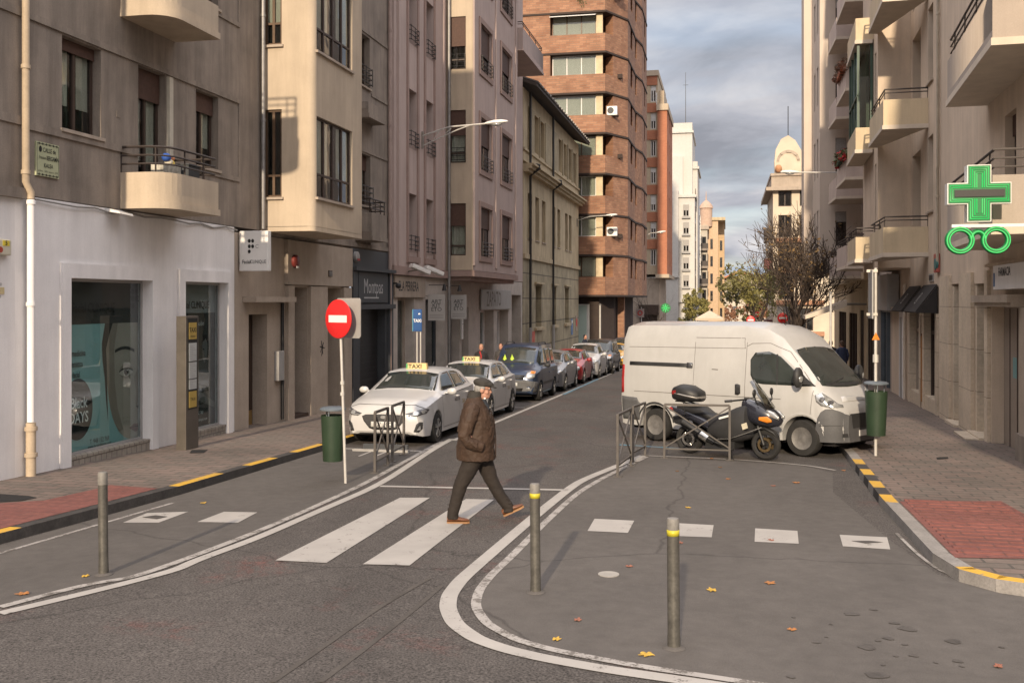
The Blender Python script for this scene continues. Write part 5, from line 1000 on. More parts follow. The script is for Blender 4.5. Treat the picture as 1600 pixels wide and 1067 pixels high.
for i, (s0, s1) in enumerate(((11.65, 14.2), (8.75, 11.3))):
    W = MB().gbox(RW, s0, s1, -.28, .02, gnd(yb(s0)) + .35, .1); W.fbox(RW, s0, s0 + .3, -.28, .04, -1.3, 2.1).fbox(RW, s1 - .3, s1, -.28, .04, -1.3, 2.1).fbox(RW, (s0 + s1) / 2 - .06, (s0 + s1) / 2 + .06, -.25, -.15, -1.2, 2.1).build('x', m_trav, None) if 0 else None
    W.gbox(RW, s0 + .01, s0 + .34, -.279, .05, 2.1, .1); W.gbox(RW, s1 - .3, s1 - .01, -.279, .05, 2.1, .1); W = W.build('shop_window', m_trav, r1)
    MB().fbox(RW, s0 + .35, s1 - .31, -.2, -.19, -1, 2.8).build('pane', m_shopglass, W); MB().fbox(RW, s0 + .35, s1 - .31, -.297, -.287, -1.2, 2.84).build('backdrop', M('dim_interior', (.055, .045, .038)), W)
    q = MB(); q.fbox(RW, s0 + .35, s0 + .42, -.22, -.14, -1, 2.1).fbox(RW, s1 - .4, s1 - .32, -.22, -.14, -1, 2.1).fbox(RW, s0 + .43, s1 - .41, -.22, -.14, 1.5, 1.6); q.build('frame', m_frame if i else m_stone, W)
    A = MB().hexa([RW.P(s0 + .1, .03, 2.85), RW.P(s1 - .1, .03, 2.85), RW.P(s1 - .1, .55, 2.12), RW.P(s0 + .1, .55, 2.12), RW.P(s0 + .1, .03, 2.9), RW.P(s1 - .1, .03, 2.9), RW.P(s1 - .1, .58, 2.15), RW.P(s0 + .1, .58, 2.15)]); A.quad(RW.P(s0 + .1, .02, 2.86), RW.P(s0 + .1, .55, 2.12), RW.P(s0 + .1, .02, 2.12), RW.P(s0 + .1, .02, 2.5))
    T = thing('shop_awning', ('farther dark canvas awning with pale round emblem', 'nearer dark canvas awning with pale round emblem, beside the travertine pilasters')[i], 'awning', RW.P(s0, .2, 2.1), group='dark shop awnings'); A.build('canvas', M('black_canvas', (.03, .027, .026), .9, .2), T)
    q = MB(); c = RW.P((s0 + s1) / 2, .31, 2.52); v = (RW.P(0, .03, 2.9) - RW.P(0, .58, 2.15)).normalized(); ring(q, c + RW.n * .02, -RW.u, v, .16, .19, 20); q.beam(c + RW.n * .022 - v * .1, c + RW.n * .022 + v * .1, .05, .005, RW.n); q.build('emblem', m_grey_pl, T)
t = thing('door_poster', 'tall orange wooden strip between the two dark shop windows', 'panel', RW.P(11.5, .05, 0)); MB().gbox(RW, 11.42, 11.6, .02, .05, 1.5, -.3).build('board', M('orange_board', (.36, .17, .05), .6, .3, 4), t); MB().fbox(RW, 11.4, 11.62, .05, .055, 1.42, 1.5).build('cap', m_frame, t)
t = thing('projecting_sign', 'grey blank box sign above the blue framed shop past the awnings', 'sign', RW.P(19.5, .3, 2.2)); MB().fbox(RW, 16.6, 19.4, .02, .42, 2.1, 3.38).build('case', m_grey_pl, t, bevel=.03); MB().fbox(RW, 15.0, 16.6, .02, .3, 2.12, 2.25).build('ledge', m_stone, t)
gops = [(19.3, 23.4, -1.8, 2.1, .3), (15.4, 16.4, -1.6, 2.2, .35)]
w = MB().facade(RW, 18.9, 24, -1.9, 3.6, gops[:1]); w.build('shop_wall', m_rgrey, r1)
W = MB()
for s in (19.3, 21.3, 23.3): W.fbox(RW, s, s + .12, -.28, -.1, -1.7, 2.1)
W.fbox(RW, 19.42, 23.3, -.28, -.12, 2.0, 2.1); W = W.build('shop_window', M('slate_frame', (.09, .105, .12), .5), r1); MB().fbox(RW, 19.3, 23.4, -.22, -.21, -1.7, 2.0).build('pane', m_glass, W)
W = MB().gbox(RW, 15.4, 16.4, .0, .06, 2.1, .0).build('door', m_whit, r1); MB().fbox(RW, 15.6, 16.2, .06, .065, -.9, 1.9).build('panel', m_grey_pl, W)
pipe('drainpipe', 'pale patched pipe on the grey wall between blue shop and awnings', RW, [(14.9, .07, 3), (14.9, .07, -1)], .05, m_slab, [(14.9, .07, 1.2), (14.9, .07, 0)])
# R2: pinkish balconies and the tall pale house
r2b = thing('apartment_building', 'pinkish grey house with stacked balconies and geraniums beyond the cream balconies', 'building', RW.P(24, 0, gnd(yb(24))))
ops = [(24.2 + 2.6 * j, 25.3 + 2.6 * j, 4.9 + 3.6 * k, 6.9 + 3.6 * k, .25) for j in range(2) for k in range(5)]
MB().facade(RW, 19.0, 31.5, 3.6, 23, ops, ends=8).build('upper_wall', m_rpink, r2b)
for i, o in enumerate(ops): window(r2b, RW, *o[:4], 0, .25, n=2, shut=.4 * (i % 2))
N2 = Fr(RW.P(26.9, 0, 0).xy, (RW.n.x, RW.n.y), (-RW.u.x, -RW.u.y))
for k in range(5):
    z = 3.75 + 3.6 * k; balcony(r2b, RW, [(22.8, 0), (22.8, 1.3), (26.2, 1.42), (26.2, 0)], z, z + .95, m_rpink, trim=m_slab, rail=.3 if k == 0 else 0, railm=m_rail)
    balcony(r2b, RW, [(27.6, 0), (27.6, 1.35), (30.4, 1.5), (30.4, 0)], z - .3, z + .7, m_rpink, trim=m_slab, rail=.3 if k == 0 else 0, railm=m_rail)
w = MB().facade(RW, 24, 50, -3, 3.7, [(25, 28, -3, 2.2, .4), (29.5, 31.5, -3, 2.0, .4), (33, 38, -3, 1.8, .4), (40, 46, -3, 1.8, .4)]); w.fbox(RW, 24, 50, .001, .3, 3.4, 3.72); w.build('ground_floor_wall', m_rcream, r2b)
for s0, s1, z1 in ((25, 28, 2.2), (29.5, 31.5, 2.0), (33, 38, 1.8), (40, 46, 1.8)):
    W = MB()
    for k in range(4): s = s0 + (s1 - s0 - .12) * k / 3; W.fbox(RW, s, s + .12, -.38, -.05, -3, z1)
    W = W.build('shop_window', m_frame, r2b); MB().fbox(RW, s0, s1, -.3, -.29, -3, z1).build('pane', m_glass, W)
rf = random.Random(5)
for i, (k, lab, c) in enumerate(((1, 'red geraniums and dark green trough on the middle pinkish balcony', (.45, .03, .035)), (2, 'reddish withered shrub in an orange pot on the upper pinkish balcony', (.22, .10, .06)))):
    z = 3.75 + 3.6 * k + .95; t = thing('balcony_plant', lab, 'plant', RW.P(24.5, 1.3, z)); q = MB()
    for s in (22.9, 23.8, 25.0): foliage(q, RW.P(s, 1.36, z + .1), (.35, .55, .28), 70, .09, rf)
    q.build('leaves', m_leaf if i == 0 else M('dry_leaves', (.12, .07, .04), .8), t); q = MB()
    for s in (22.9, 25.2): foliage(q, RW.P(s, 1.4, z + .05), (.28, .45, .24), 60, .09, rf)
    q.build('flowers', M('flower_%d' % i, c, .7), t); MB().fbox(RW, 22.9, 25.2, 1.28, 1.5, z - .1, z + .12).build('trough', M('pot_%d' % i, ((.03, .06, .04), (.35, .1, .04))[i], .7), t)
r2 = thing('apartment_building', 'tall pale house with cantilevered upper floors next to the bare tree', 'building', RW.P(33, 0, gnd(yb(33)))); m_r2 = M('pale_pink_render', (.56, .475, .40), .88, .06, .8, .06, 40, streak=.08)
yA, yB = 50.4, 54.5; xW = 6.6
fo = [(5.15, 5.65, 5.1 + 3.55 * k, 6.75 + 3.55 * k, .15) for k in range(6)]
w = MB().facade(FY(yA), 4.42, 7.5, 4.2, 27, fo); so = [(51.2 + 1.6 * j, 52.0 + 1.6 * j, 5.0 + 3.55 * k, 6.9 + 3.55 * k, .2) for j in range(2) for k in range(6)]
EL = lambda x: Fr((x, 0), (0, 1), (-1, 0)); w.facade(EL(4.42), yA, yB, 4.2, 27, so); w.facade(FY(yB), 3.98, 4.42, 3.85, 27, []); s2 = [(56 + 3 * j, 56.8 + 3 * j, 4.9 + 3.55 * k, 6.9 + 3.55 * k, .2) for j in range(3) for k in range(6)]
w.facade(EL(3.98), yB, 56.2, 3.85, 27, []); w.box(3.99, 7.5, yB + .01, 56.2, 3.84, 3.9).box(4.43, 7.5, yA + .01, yB, 4.19, 4.25).quad((3.98, 56.2, 3.85), (9, 56.2, 3.85), (9, 56.2, 27), (3.98, 56.2, 27)); w.build('wall', m_r2, r2)
for i, o in enumerate(fo): window(r2, FY(yA), *o[:4], 0, .15, n=1, shut=.5 if i % 2 else .3, shm=m_shutg)
for o in so: window(r2, EL(4.42), *o[:4], 0, .2, n=1)
# ornate house farther on the right
r3 = thing('apartment_building', 'ornate cream house with arched pediment and dark cornice behind the bare tree', 'building', (8, 122, gz(122))); m_orn = M('ornate_cream', (.54, .46, .36), .85, .10, .6)
x0, x1, yy = 5.3, 14, 120; fo = [(5.9 + 2.4 * j, 7.4 + 2.4 * j, -1.0 + 3.6 * k, 1.6 + 3.6 * k, .3) for j in range(2) for k in range(5)]
MB().facade(FY(yy), x0, x1, -4, 15.6, fo, ends=0).facade(EL(x0), yy, 136, -4, 15.6, []).build('wall', m_orn, r3)
for o in fo: window(r3, FY(yy), *o[:4], 0, .3, n=2, t=.1)
w = MB().box(x0 - .8, x1, yy - .9, 137, 15.2, 15.6).box(x0 - .2, x1, yy - .4, 137, 15.6, 17.2).box(x0 - .3, x1, yy - .6, 137, 16.9, 17.2); w.build('cornice', m_stone, r3)
pts = [(5.5, 17.2), (5.45, 18.6), (5.6, 20.0), (6.2, 21.2), (7.0, 21.6), (7.8, 21.0), (8.6, 19.6), (9.0, 17.2)]; MB().prism([(a, yy - .2, c) for a, c in pts], (0, 1.2, 0)).build('pediment', m_orn, r3); q = MB(); ring(q, (7.0, yy - .25, 18.6), Ux, Uz, 1.0, 1.3, 20, 0, 180); q.build('pediment_arch', m_stone, r3, solid=.1)
for x in (5.9, 8.9): MB().ell((x, yy - .6, 17.7), (.4, .4, .5), 10, 7).build('finial', M('terracotta_urn', (.4, .2, .1), .8), r3, smooth=60)
for k in range(4): MB().box(x0 - .9, x0 + .4, yy + 1, yy + 5, -1 + 3.6 * k, .2 + 3.6 * k).build('balcony', m_rail if k % 2 else M('wine_red', (.12, .03, .03), .6), r3); MB().box(5.6, 11, yy - .6, yy - .02, -1.6 + 3.6 * k, -1.1 + 3.6 * k).build('ledge', M('brick_band', (.38, .2, .12), .85), r3)
MB().tube([(7.0, yy, 21.6), (7.0, yy, 25)], .05, 4).build('lightning_rod', m_dgrey, r3)
# long mass of lower houses continuing behind the trees
r4 = thing('apartment_building', 'cream row house half hidden by the yellow leaved trees on the right', 'building', (9, 160, gz(160))); block(r4, 'wall', 8.5, 20, 150, 230, -6, 16, m_orn); block(r4, 'cornice', 8.1, 20, 149.6, 230, 15.2, 15.7, m_stone)
for j in range(5):
    for k in range(4): window(r4, FY(150), 9 + 2.2 * j, 10.2 + 2.2 * j, 0 + 3.6 * k, 2.2 + 3.6 * k, .1, .1, n=2, t=.1)
# ------------------------------------------------------------------ vehicles
m_tyre = M('tyre', (.022, .021, .020), .85, .25, 8, .15, 60); m_rim = M('alloy', (.42, .41, .40), .35, .15, 6, metal=.7); m_steel = M('steel_wheel', (.24, .23, .22), .45, .2, 8, .15, 40, metal=.5)
m_carglass = M('car_glass', (.030, .036, .034), .04, .3, 2, 0, spec=.9); m_trim = M('black_trim', (.03, .03, .031), .55, .2, 6); m_bump = M('grey_bumper', (.085, .085, .088), .6, .15, 3, .1, 30)
m_lens = M('lamp_lens', (.55, .56, .56), .12, .25, 14, .2, 40, metal=.6); m_lensd = M('lamp_housing', (.07, .07, .075), .15, .3, 12, coat=.8); m_red = M('tail_lamp', (.30, .02, .02), .2, .2, 12, coat=.6); m_amb = M('amber_lens', (.62, .20, .02), .2, .2, 10, coat=.5)
m_plate = M('plate_white', (.62, .62, .60), .5, .05)
def paintm(name, c, metal=0.0, streak=0.0): return M(name, c, .32, .06, 1.5, .04, 90, metal=metal, spec=.5, coat=.5, streak=streak)
def ground_rot(h):                      # h: heading (x,y); vehicle +y forward, z along the ground normal
    n = Vector((0, SLOPE, 1)).normalized(); f = Vector((h[0], h[1], -SLOPE * h[1])); f = (f - n * f.dot(n)).normalized(); r = f.cross(n)
    return Matrix((r, f, n)).transposed().to_euler()
def body_loft(st, arches, extra=()):
    def at(y):
        for a, b in zip(st, st[1:]):
            if a[0] >= y >= b[0]: t = (a[0] - y) / (a[0] - b[0]); return [p + (q - p) * t for p, q in zip(a, b)]
    ys = {s[0] for s in st} | set(extra)
    for (c, Rr, zc) in arches:
        for k in range(13): ys.add(round(c + Rr * math.cos(math.pi * k / 12), 4))
    rows = []
    for y in sorted((y for y in ys if st[-1][0] <= y <= st[0][0]), reverse=True):
        _, zb, zm, wm, zbt, wb, zg, wg, zr, wr, zt = at(y); za = zb
        for c, Rr, zc in arches:
            if abs(y - c) < Rr - 1e-5: za = max(za, zc + math.sqrt(Rr * Rr - (y - c) ** 2))
        zm2 = max(zm, za + .03); zb2 = max(zbt, zm2 + .02)
        half = [(wm - .05 if za == zb else wm - .01, za), (wm, zm2), (wb, zb2), (wg, max(zg, zb2 + .01)), (wr, max(zr, zb2 + .02)), (wr * .55, max(zt - (zt - zr) * .22, zb2 + .021)), (0, max(zt, zb2 + .022))]
        rows.append([Vector((x, y, z)) for x, z in half] + [Vector((-x, y, z)) for x, z in half[-2::-1]])
    return MB().loft(rows, caps=True)
HATCH = [(2.17, .30, .45, .60, .58, .58, .62, .48, .65, .34, .66), (2.13, .24, .45, .72, .62, .69, .67, .58, .70, .42, .715), (2.0, .2, .46, .82, .70, .78, .76, .66, .80, .48, .82), (1.75, .19, .5, .88, .78, .84, .85, .71, .89, .52, .91), (1.35, .19, .55, .897, .86, .865, .93, .745, .965, .57, .98), (.98, .19, .55, .8975, .92, .875, .985, .78, 1.02, .66, 1.05),
    (.15, .19, .55, .8975, .95, .875, 1.0, .79, 1.375, .575, 1.42), (-.5, .19, .55, .8975, .97, .875, 1.01, .79, 1.405, .58, 1.455), (-1.3, .19, .55, .8975, 1.0, .87, 1.03, .77, 1.385, .56, 1.44), (-1.78, .2, .55, .885, 1.02, .845, 1.05, .74, 1.31, .53, 1.37), (-2.04, .22, .55, .84, 1.0, .80, 1.04, .70, 1.10, .56, 1.13), (-2.12, .25, .5, .78, .92, .74, .97, .62, .99, .45, 1.0), (-2.17, .3, .5, .66, .8, .62, .82, .5, .83, .35, .84)]
LCV = [(2.10, .32, .5, .66, .72, .64, .80, .5, .83, .34, .84), (2.04, .26, .5, .78, .78, .75, .87, .62, .90, .42, .91), (1.85, .24, .52, .86, .86, .83, .96, .72, .99, .5, 1.0), (1.45, .24, .6, .895, .95, .87, 1.03, .77, 1.07, .58, 1.09), (1.1, .24, .6, .9, 1.0, .88, 1.08, .79, 1.13, .66, 1.16), (.35, .24, .6, .9, 1.02, .885, 1.1, .80, 1.68, .63, 1.74), (.0, .24, .6, .9, 1.02, .885, 1.1, .80, 1.76, .65, 1.81), (-1.9, .24, .6, .9, 1.02, .885, 1.1, .80, 1.76, .66, 1.82), (-2.1, .26, .6, .88, 1.02, .865, 1.1, .78, 1.70, .63, 1.76), (-2.16, .3, .6, .82, 1.0, .8, 1.08, .72, 1.5, .55, 1.54)]
def wheel(parent, x, y, r, w, rimm, side, spokes=5, steel=False):
    o = side * w / 2; W = MB().lathe([(r * .62, -w / 2), (r * .93, -w / 2), (r, -w * .33), (r, w * .33), (r * .93, w / 2), (r * .62, w / 2)], (x, y, r), 'x', 28, False); W = local(W, 'wheel', m_tyre, parent, smooth=35)
    d = MB().lathe([(.001, side * w * .30), (r * .62, side * w * .36), (r * .68, side * w * .47), (r * .66, side * w * .50), (r * .6, side * w * .44)], (x, y, r), 'x', 28); local(d, 'rim', rimm if steel else m_trim, W, smooth=35)
    q = MB()
    if steel:
        q.lathe([(.001, side * w * .46), (r * .25, side * w * .44), (r * .30, side * w * .32)], (x, y, r), 'x', 16)
        for k in range(8):
            a = 2 * math.pi * k / 8; local(MB().ell((x + side * w * .345, y + r * .45 * math.cos(a), r + r * .45 * math.sin(a)), (.016, r * .085, r * .085), 8, 5), 'hub_hole', m_trim, W, smooth=60)
        local(q, 'hub_cap', m_trim if False else m_steel, W, smooth=40)
    else:
        for k in range(spokes):
            for da in (-.13, .13):
                a = 2 * math.pi * k / spokes + .3; q.beam((x + side * w * .43, y + r * .12 * math.cos(a), r + r * .12 * math.sin(a)), (x + side * w * .45, y + r * .62 * math.cos(a + da), r + r * .62 * math.sin(a + da)), .022, r * .13, (1, 0, 0))
        q.lathe([(r * .58, side * w * .46), (r * .66, side * w * .49), (r * .66, side * w * .45)], (x, y, r), 'x', 28, False); q.lathe([(.001, side * w * .47), (r * .14, side * w * .46), (r * .14, side * w * .4)], (x, y, r), 'x', 12); local(q, 'spokes', rimm, W, smooth=35)
    return W
def local(mb, name, mat, parent, **k): return mb.build(name, mat, parent, world=False, **k)
def textdecal(bvh, s, a, b, size, axis, off=.004, squeeze=.8, flip=1, bold=.01):
    q = MB(); text(q, s, (0, 0, 0), (1, 0, 0), (0, 1, 0), size, squeeze=squeeze, bold=bold); pts = [(a + flip * p.x, b + p.y) for p in q.v]; sg = 1 if axis[0] == '+' else -1; vs = []
    for (u, v) in pts:
        o = {'x': (sg * 5, u, v), 'y': (u, sg * 5, v)}[axis[1]]; d = {'x': (-sg, 0, 0), 'y': (0, -sg, 0)}[axis[1]]; h = bvh.ray_cast(Vector(o), Vector(d))[0] or Vector(o) + Vector(d) * 4.1; vs.append(h - Vector(d) * off)
    q.v = vs; return q
def car(name, label, cat, pos, h, paint, st, W=1.0, Lk=1.0, Hk=1.0, r=.315, axles=(1.29, -1.36), kind='hatch', plate=None, group=None, rimm=None, face='', taxi=False, rails=False):
    st = [(s[0] * Lk, *[v * (Hk if i in (1, 3, 5, 7, 9) and True else 1) for i, v in enumerate(s)][1:]) for s in st]
    # columns: y, zb, zm, wm, zbelt, wbelt, zg, wg, zr, wr, zt -> heights are columns 1,2,4,6,8,10, widths 3,5,7,9
    base_ = HATCH if kind == 'hatch' else LCV
    st = [(s[0] * Lk, s[1], s[2] * (1 + (Hk - 1) * .5), s[3] * W, s[4] * Hk, s[5] * W, s[6] * Hk, s[7] * W, s[8] * Hk, s[9] * W, s[10] * Hk) for s in base_]
    t = thing(name, label, cat, (pos[0], pos[1], gz(pos[1]) + .005), ground_rot(h), group); ax = [a * Lk for a in axles]; rimm = rimm or m_rim
    mb = body_loft(st, [(ax[0], r + .055, r), (ax[1], r + .055, r)]); bv = bvh_of(mb); local(mb, 'body', paint, t, smooth=28)
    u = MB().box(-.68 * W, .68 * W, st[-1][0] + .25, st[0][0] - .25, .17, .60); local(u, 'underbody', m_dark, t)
    for i, a in enumerate(ax):
        for s in (-1, 1): wheel(t, s * (.8975 * W - .105), a, r, .2, rimm, s)
    D = lambda pts, axis, nm, mat, off=.006, cuts=4, par=t: local(decal(bv, pts, axis, off, cuts), nm, mat, par, smooth=60, solid=.01)
    L, H = 2.17 * Lk, Hk; mir = lambda p: [(-a, b) for a, b in p]; S = lambda p: [(a * Lk, b * H) for a, b in p]; Fp = lambda p: [(a * W, b * H) for a, b in p]
    if kind == 'hatch':
        G = D(Fp([(-.70, 1.025), (-.35, 1.06), (0, 1.07), (.35, 1.06), (.70, 1.025), (.585, 1.335), (.3, 1.375), (0, 1.385), (-.3, 1.375), (-.585, 1.335)]), '+y', 'windscreen', m_carglass, .005)
        local(strip(bv, Fp([(.60, 1.06), (.1, 1.085), (-.05, 1.07)]), '+y', .022, .012), 'wiper', m_trim, G)
        D(Fp([(-.55, 1.1), (.55, 1.1), (.46, 1.31), (-.46, 1.31)]), '-y', 'rear_window', m_carglass)
        sw = [S([(.62, 1.03), (.22, 1.30), (.02, 1.35), (-.40, 1.375), (-.40, 1.03)]), S([(-.47, 1.03), (-.47, 1.375), (-.95, 1.36), (-1.2, 1.32), (-1.2, 1.04)]), S([(-1.26, 1.05), (-1.26, 1.30), (-1.42, 1.24), (-1.62, 1.08)])]
        seams = [[(.93, .90), (.90, .6), (.78, .28)], [(-.435, 1.02), (-.435, .26)], [(-1.24, 1.03), (-1.2, .75), (-1.02, .5), (-.98, .3)], [(.78, .27), (-.98, .27)], [(.94, .93), (-1.5, .985)]]
    else:
        G = D(Fp([(-.74, 1.15), (0, 1.2), (.74, 1.15), (.64, 1.64), (0, 1.70), (-.64, 1.64)]), '+y', 'windscreen', m_carglass, .005); local(strip(bv, Fp([(.60, 1.2), (.0, 1.22)]), '+y', .025, .012), 'wiper', m_trim, G)
        D(Fp([(-.62, 1.12), (.62, 1.12), (.55, 1.6), (-.55, 1.6)]), '-y', 'rear_window', m_carglass)
        sw = [S([(.90, 1.12), (.42, 1.60), (-.15, 1.66), (-.15, 1.12)]), S([(-.24, 1.12), (-.24, 1.66), (-1.05, 1.66), (-1.05, 1.12)]), S([(-1.15, 1.12), (-1.15, 1.66), (-1.85, 1.64), (-1.85, 1.12)])]
        seams = [[(1.1, 1.05), (1.05, .6), (.9, .3)], [(-.2, 1.1), (-.2, .3)], [(-1.1, 1.1), (-1.1, .3)], [(.9, .3), (-1.1, .3)]]
    for p in sw:
        for axs in ('+x', '-x'): D(p, axs, 'side_window', m_carglass)
    q = MB()
    for p in seams:
        for axs in ('+x', '-x'): q.join(strip(bv, S(p), axs, .011, .003))
    q.join(strip(bv, Fp([(-.78, .74), (-.6, .80), (0, .80), (.6, .80), (.78, .74)]), '+y', .009, .003)); local(q, 'panel_gap', m_trim, t)
    for y_, z_ in ((-.22, .86), (-1.06, .90)):
        for s in (-1, 1): local(MB().tube([(s * .885 * W, (y_ + .09) * Lk, z_ * H), (s * .925 * W, (y_ + .07) * Lk, z_ * H), (s * .925 * W, (y_ - .07) * Lk, z_ * H), (s * .885 * W, (y_ - .09) * Lk, z_ * H)], .014, 6), 'door_handle', paint, t, smooth=50)
    ym, zmr = ((.62, 1.0) if kind == 'hatch' else (.75, 1.12))
    for s in (-1, 1):
        m = MB().ell((s * 1.0 * W, ym * Lk, zmr * H), (.11, .065, .075), 12, 8); m.beam((s * .84 * W, ym * Lk - .01, zmr * H - .03), (s * .95 * W, ym * Lk, zmr * H - .02), .05, .03); mo = local(m, 'wing_mirror', paint if face != 'van' else m_trim, t, smooth=50)
        local(MB().ell((s * 1.0 * W, ym * Lk - .035, zmr * H), (.10, .045, .065), 10, 6), 'mirror_glass', m_carglass, mo, smooth=50)
    # faces
    if face == 'taxi':
        for f in (1, -1):
            hl = D([(f * a, b) for a, b in ((.46, .655), (.62, .70), (.80, .76), (.845, .735), (.82, .66), (.70, .615), (.55, .605))], '+y', 'headlight', m_lensd, .008, 5)
            local(decal(bv, [(f * (.66 + .055 * math.cos(k)), .668 + .04 * math.sin(k)) for k in [j * .785 for j in range(8)]], '+y', .016, 1), 'lens', m_lens, hl); local(strip(bv, [(f * .5, .625), (f * .64, .63), (f * .8, .685)], '+y', .014, .014), 'daylight_strip', m_lens, hl); local(decal(bv, [(f * a, b) for a, b in ((.74, .70), (.80, .735), (.82, .70), (.77, .68))], '+y', .016, 1), 'indicator', m_lens, hl)
            fg = D([(f * a, b) for a, b in ((.63, .30), (.68, .45), (.74, .50), (.79, .49), (.78, .36), (.72, .29))], '+y', 'fog_lamp', m_trim, .006, 3); local(decal(bv, [(f * a, b) for a, b in ((.69, .33), (.73, .42), (.75, .42), (.745, .34))], '+y', .014, 1), 'lens', m_lens, fg)
        g = D([(-.46, .60), (-.38, .635), (0, .645), (.38, .635), (.46, .60), (.42, .50), (.30, .36), (.2, .33), (-.2, .33), (-.30, .36), (-.42, .50)], '+y', 'grille', m_trim, .008, 5); q = MB()
        for z in (.40, .455, .51, .565, .61): q.join(strip(bv, [(-.30 - (z - .36) * .5, z), (0, z), (.30 + (z - .36) * .5, z)], '+y', .010, .016))
        local(q, 'chrome_bar', m_lensd, g); D([(-.62, .21), (-.5, .265), (.5, .265), (.62, .21)], '+y', 'lower_intake', m_trim, .006); local(decal(bv, [(.06 * math.cos(k), .585 + .032 * math.sin(k)) for k in [j * .524 for j in range(12)]], '+y', .022, 1), 'badge', m_lens, t)
        zp = .44
    elif face == 'van':
        for f in (1, -1):
            hl = D([(f * a, b) for a, b in ((.52, .80), (.56, .96), (.70, 1.0), (.80, .98), (.80, .78), (.66, .74))], '+y', 'headlight', m_lens, .008); local(decal(bv, [(f * a, b) for a, b in ((.66, .9), (.66, .98), (.78, .97), (.79, .9))], '+y', .014, 2), 'indicator', m_amb, hl)
            fg = D([(f * (.62 + .07 * math.cos(k)), .42 + .055 * math.sin(k)) for k in [j * .7854 for j in range(8)]], '+y', 'fog_lamp', m_lens, .016, 2)
        D([(-.86, .30), (-.80, .66), (-.5, .70), (.5, .70), (.80, .66), (.86, .30)], '+y', 'bumper', m_bump, .010, 5); g = D([(-.46, .72), (-.5, .86), (.5, .86), (.46, .72)], '+y', 'grille', m_trim, .008); D([(-.4, .34), (-.45, .44), (.45, .44), (.4, .34)], '+y', 'lower_intake', m_dark, .014)
        local(strip(bv, [(-.5, .80), (.5, .80)], '+y', .02, .014), 'chrome_bar', paint, g); zp = .56
        for axs in ('+x', '-x'): D([(2.1, .3), (2.0, .66), (1.72, .62), (1.72, .3)], axs, 'bumper', m_bump, .010); local(strip(bv, [(.9, .55), (-.95, .55)], axs, .09, .008), 'side_moulding', m_bump, t)
        for x, s_ in ((.42, .10), (.16, .13)): D([(x - .06, 1.33), (x + .02 + s_ * .3, 1.42 + .07), (x + .05 + s_ * .2, 1.32), (x + .01, 1.28)], '+y', 'windscreen_card', M('lime_card', (.45, .62, .06), .6), .010, 2, G)
    else:
        zc = {'round': .66, 'suv': .70, 'lean': .66}[face] * H
        for f in (1, -1):
            if face == 'round':
                for x, rr in ((.44, .07), (.66, .11)): hl = D([(f * (x * W + rr * math.cos(k)), zc + rr * .8 * math.sin(k)) for k in [j * .628 for j in range(10)]], '+y', 'headlight', m_lens, .012, 2)
            else:
                hl = D(Fp([(f * a, b) for a, b in ((.44, .66), (.56, .72), (.78, .79), (.84, .73), (.74, .62), (.52, .60))]), '+y', 'headlight', m_lens, .008); local(decal(bv, Fp([(f * a, b) for a, b in ((.6, .65), (.7, .67), (.68, .7), (.6, .68))]), '+y', .014, 2), 'reflector', m_lensd, hl)
            D(Fp([(f * a, b) for a, b in ((.58, .33), (.58, .42), (.72, .42), (.74, .35))]), '+y', 'fog_lamp', m_trim, .006, 2)
        D(Fp([(-.36, .56), (-.3, .63), (.3, .63), (.36, .56)]), '+y', 'grille', m_trim, .008); D(Fp([(-.42, .28), (-.5, .44), (0, .47), (.5, .44), (.42, .28)]), '+y', 'lower_intake', m_trim, .006); zp = .50 * H
    for f in (1, -1): D(Fp([(f * a, b) for a, b in ((.60, .80), (.60, .95), (.80, .95), (.80, .80))]), '-y', 'tail_lamp', m_red, .008, 2)
    if plate:
        for axs, fl in (('+y', -1), ('-y', 1)):
            P_ = D([(-.26, zp - .055), (.26, zp - .055), (.26, zp + .055), (-.26, zp + .055)], axs, 'number_plate', m_plate, .022, 2)
            if axs == '+y': local(textdecal(bv, plate, 0, zp, .115, '+y', .027, .78, -1), 'lettering', m_ink, P_)
    if taxi:
        x0, zr_ = .0, 1.45 * H; b = MB().hexa([(-.25, .02, 1.435), (.25, .02, 1.435), (.25, -.14, 1.445), (-.25, -.14, 1.445), (-.23, .0, 1.600), (.23, .0, 1.600), (.23, -.12, 1.600), (-.23, -.12, 1.600)]); B = local(b, 'roof_sign', M('taxi_sign_cream', (.60, .44, .20), .5, .08), t, bevel=.015)
        q = MB(); text(q, 'TAXI', (.03, .014, 1.523), (-1, 0, 0), (0, 0, 1), .13, bold=.02, squeeze=1.1); local(q, 'lettering', m_ink, B); local(MB().box(.20, .235, -.1, .018, 1.475, 1.585), 'green_lamp', M('taxi_green', (.08, .35, .12), .4), B)
        for axs, fl in (('-x', -1), ('+x', 1)): local(textdecal(bv, 'RADIO TAXI', .25 * fl * 1, .80, .10, axs, .003, .8, fl), 'door_lettering', m_ink, t); local(textdecal(bv, 'TAXI', -.78, .72, .14, axs, .003, .9, fl), 'door_lettering', M('gold_lettering', (.30, .2, .05), .6), t)
        local(MB().tube([(0, -1.2, 1.45), (0, -1.38, 1.59)], [.02, .008], 5), 'aerial', m_trim, t)
    if rails:
        for s in (-1, 1): local(MB().tube([(s * .56 * W, .1, st[6][10] - .03), (s * .56 * W, .0, st[6][10] + .03), (s * .56 * W, -1.2, st[6][10] + .03), (s * .56 * W, -1.3, st[6][10] - .05)], .018, 6), 'roof_rail', m_trim, t)
    return t
DN = (0, -1)
white = paintm('white_paint', (.48, .475, .47)); XC = -6.76
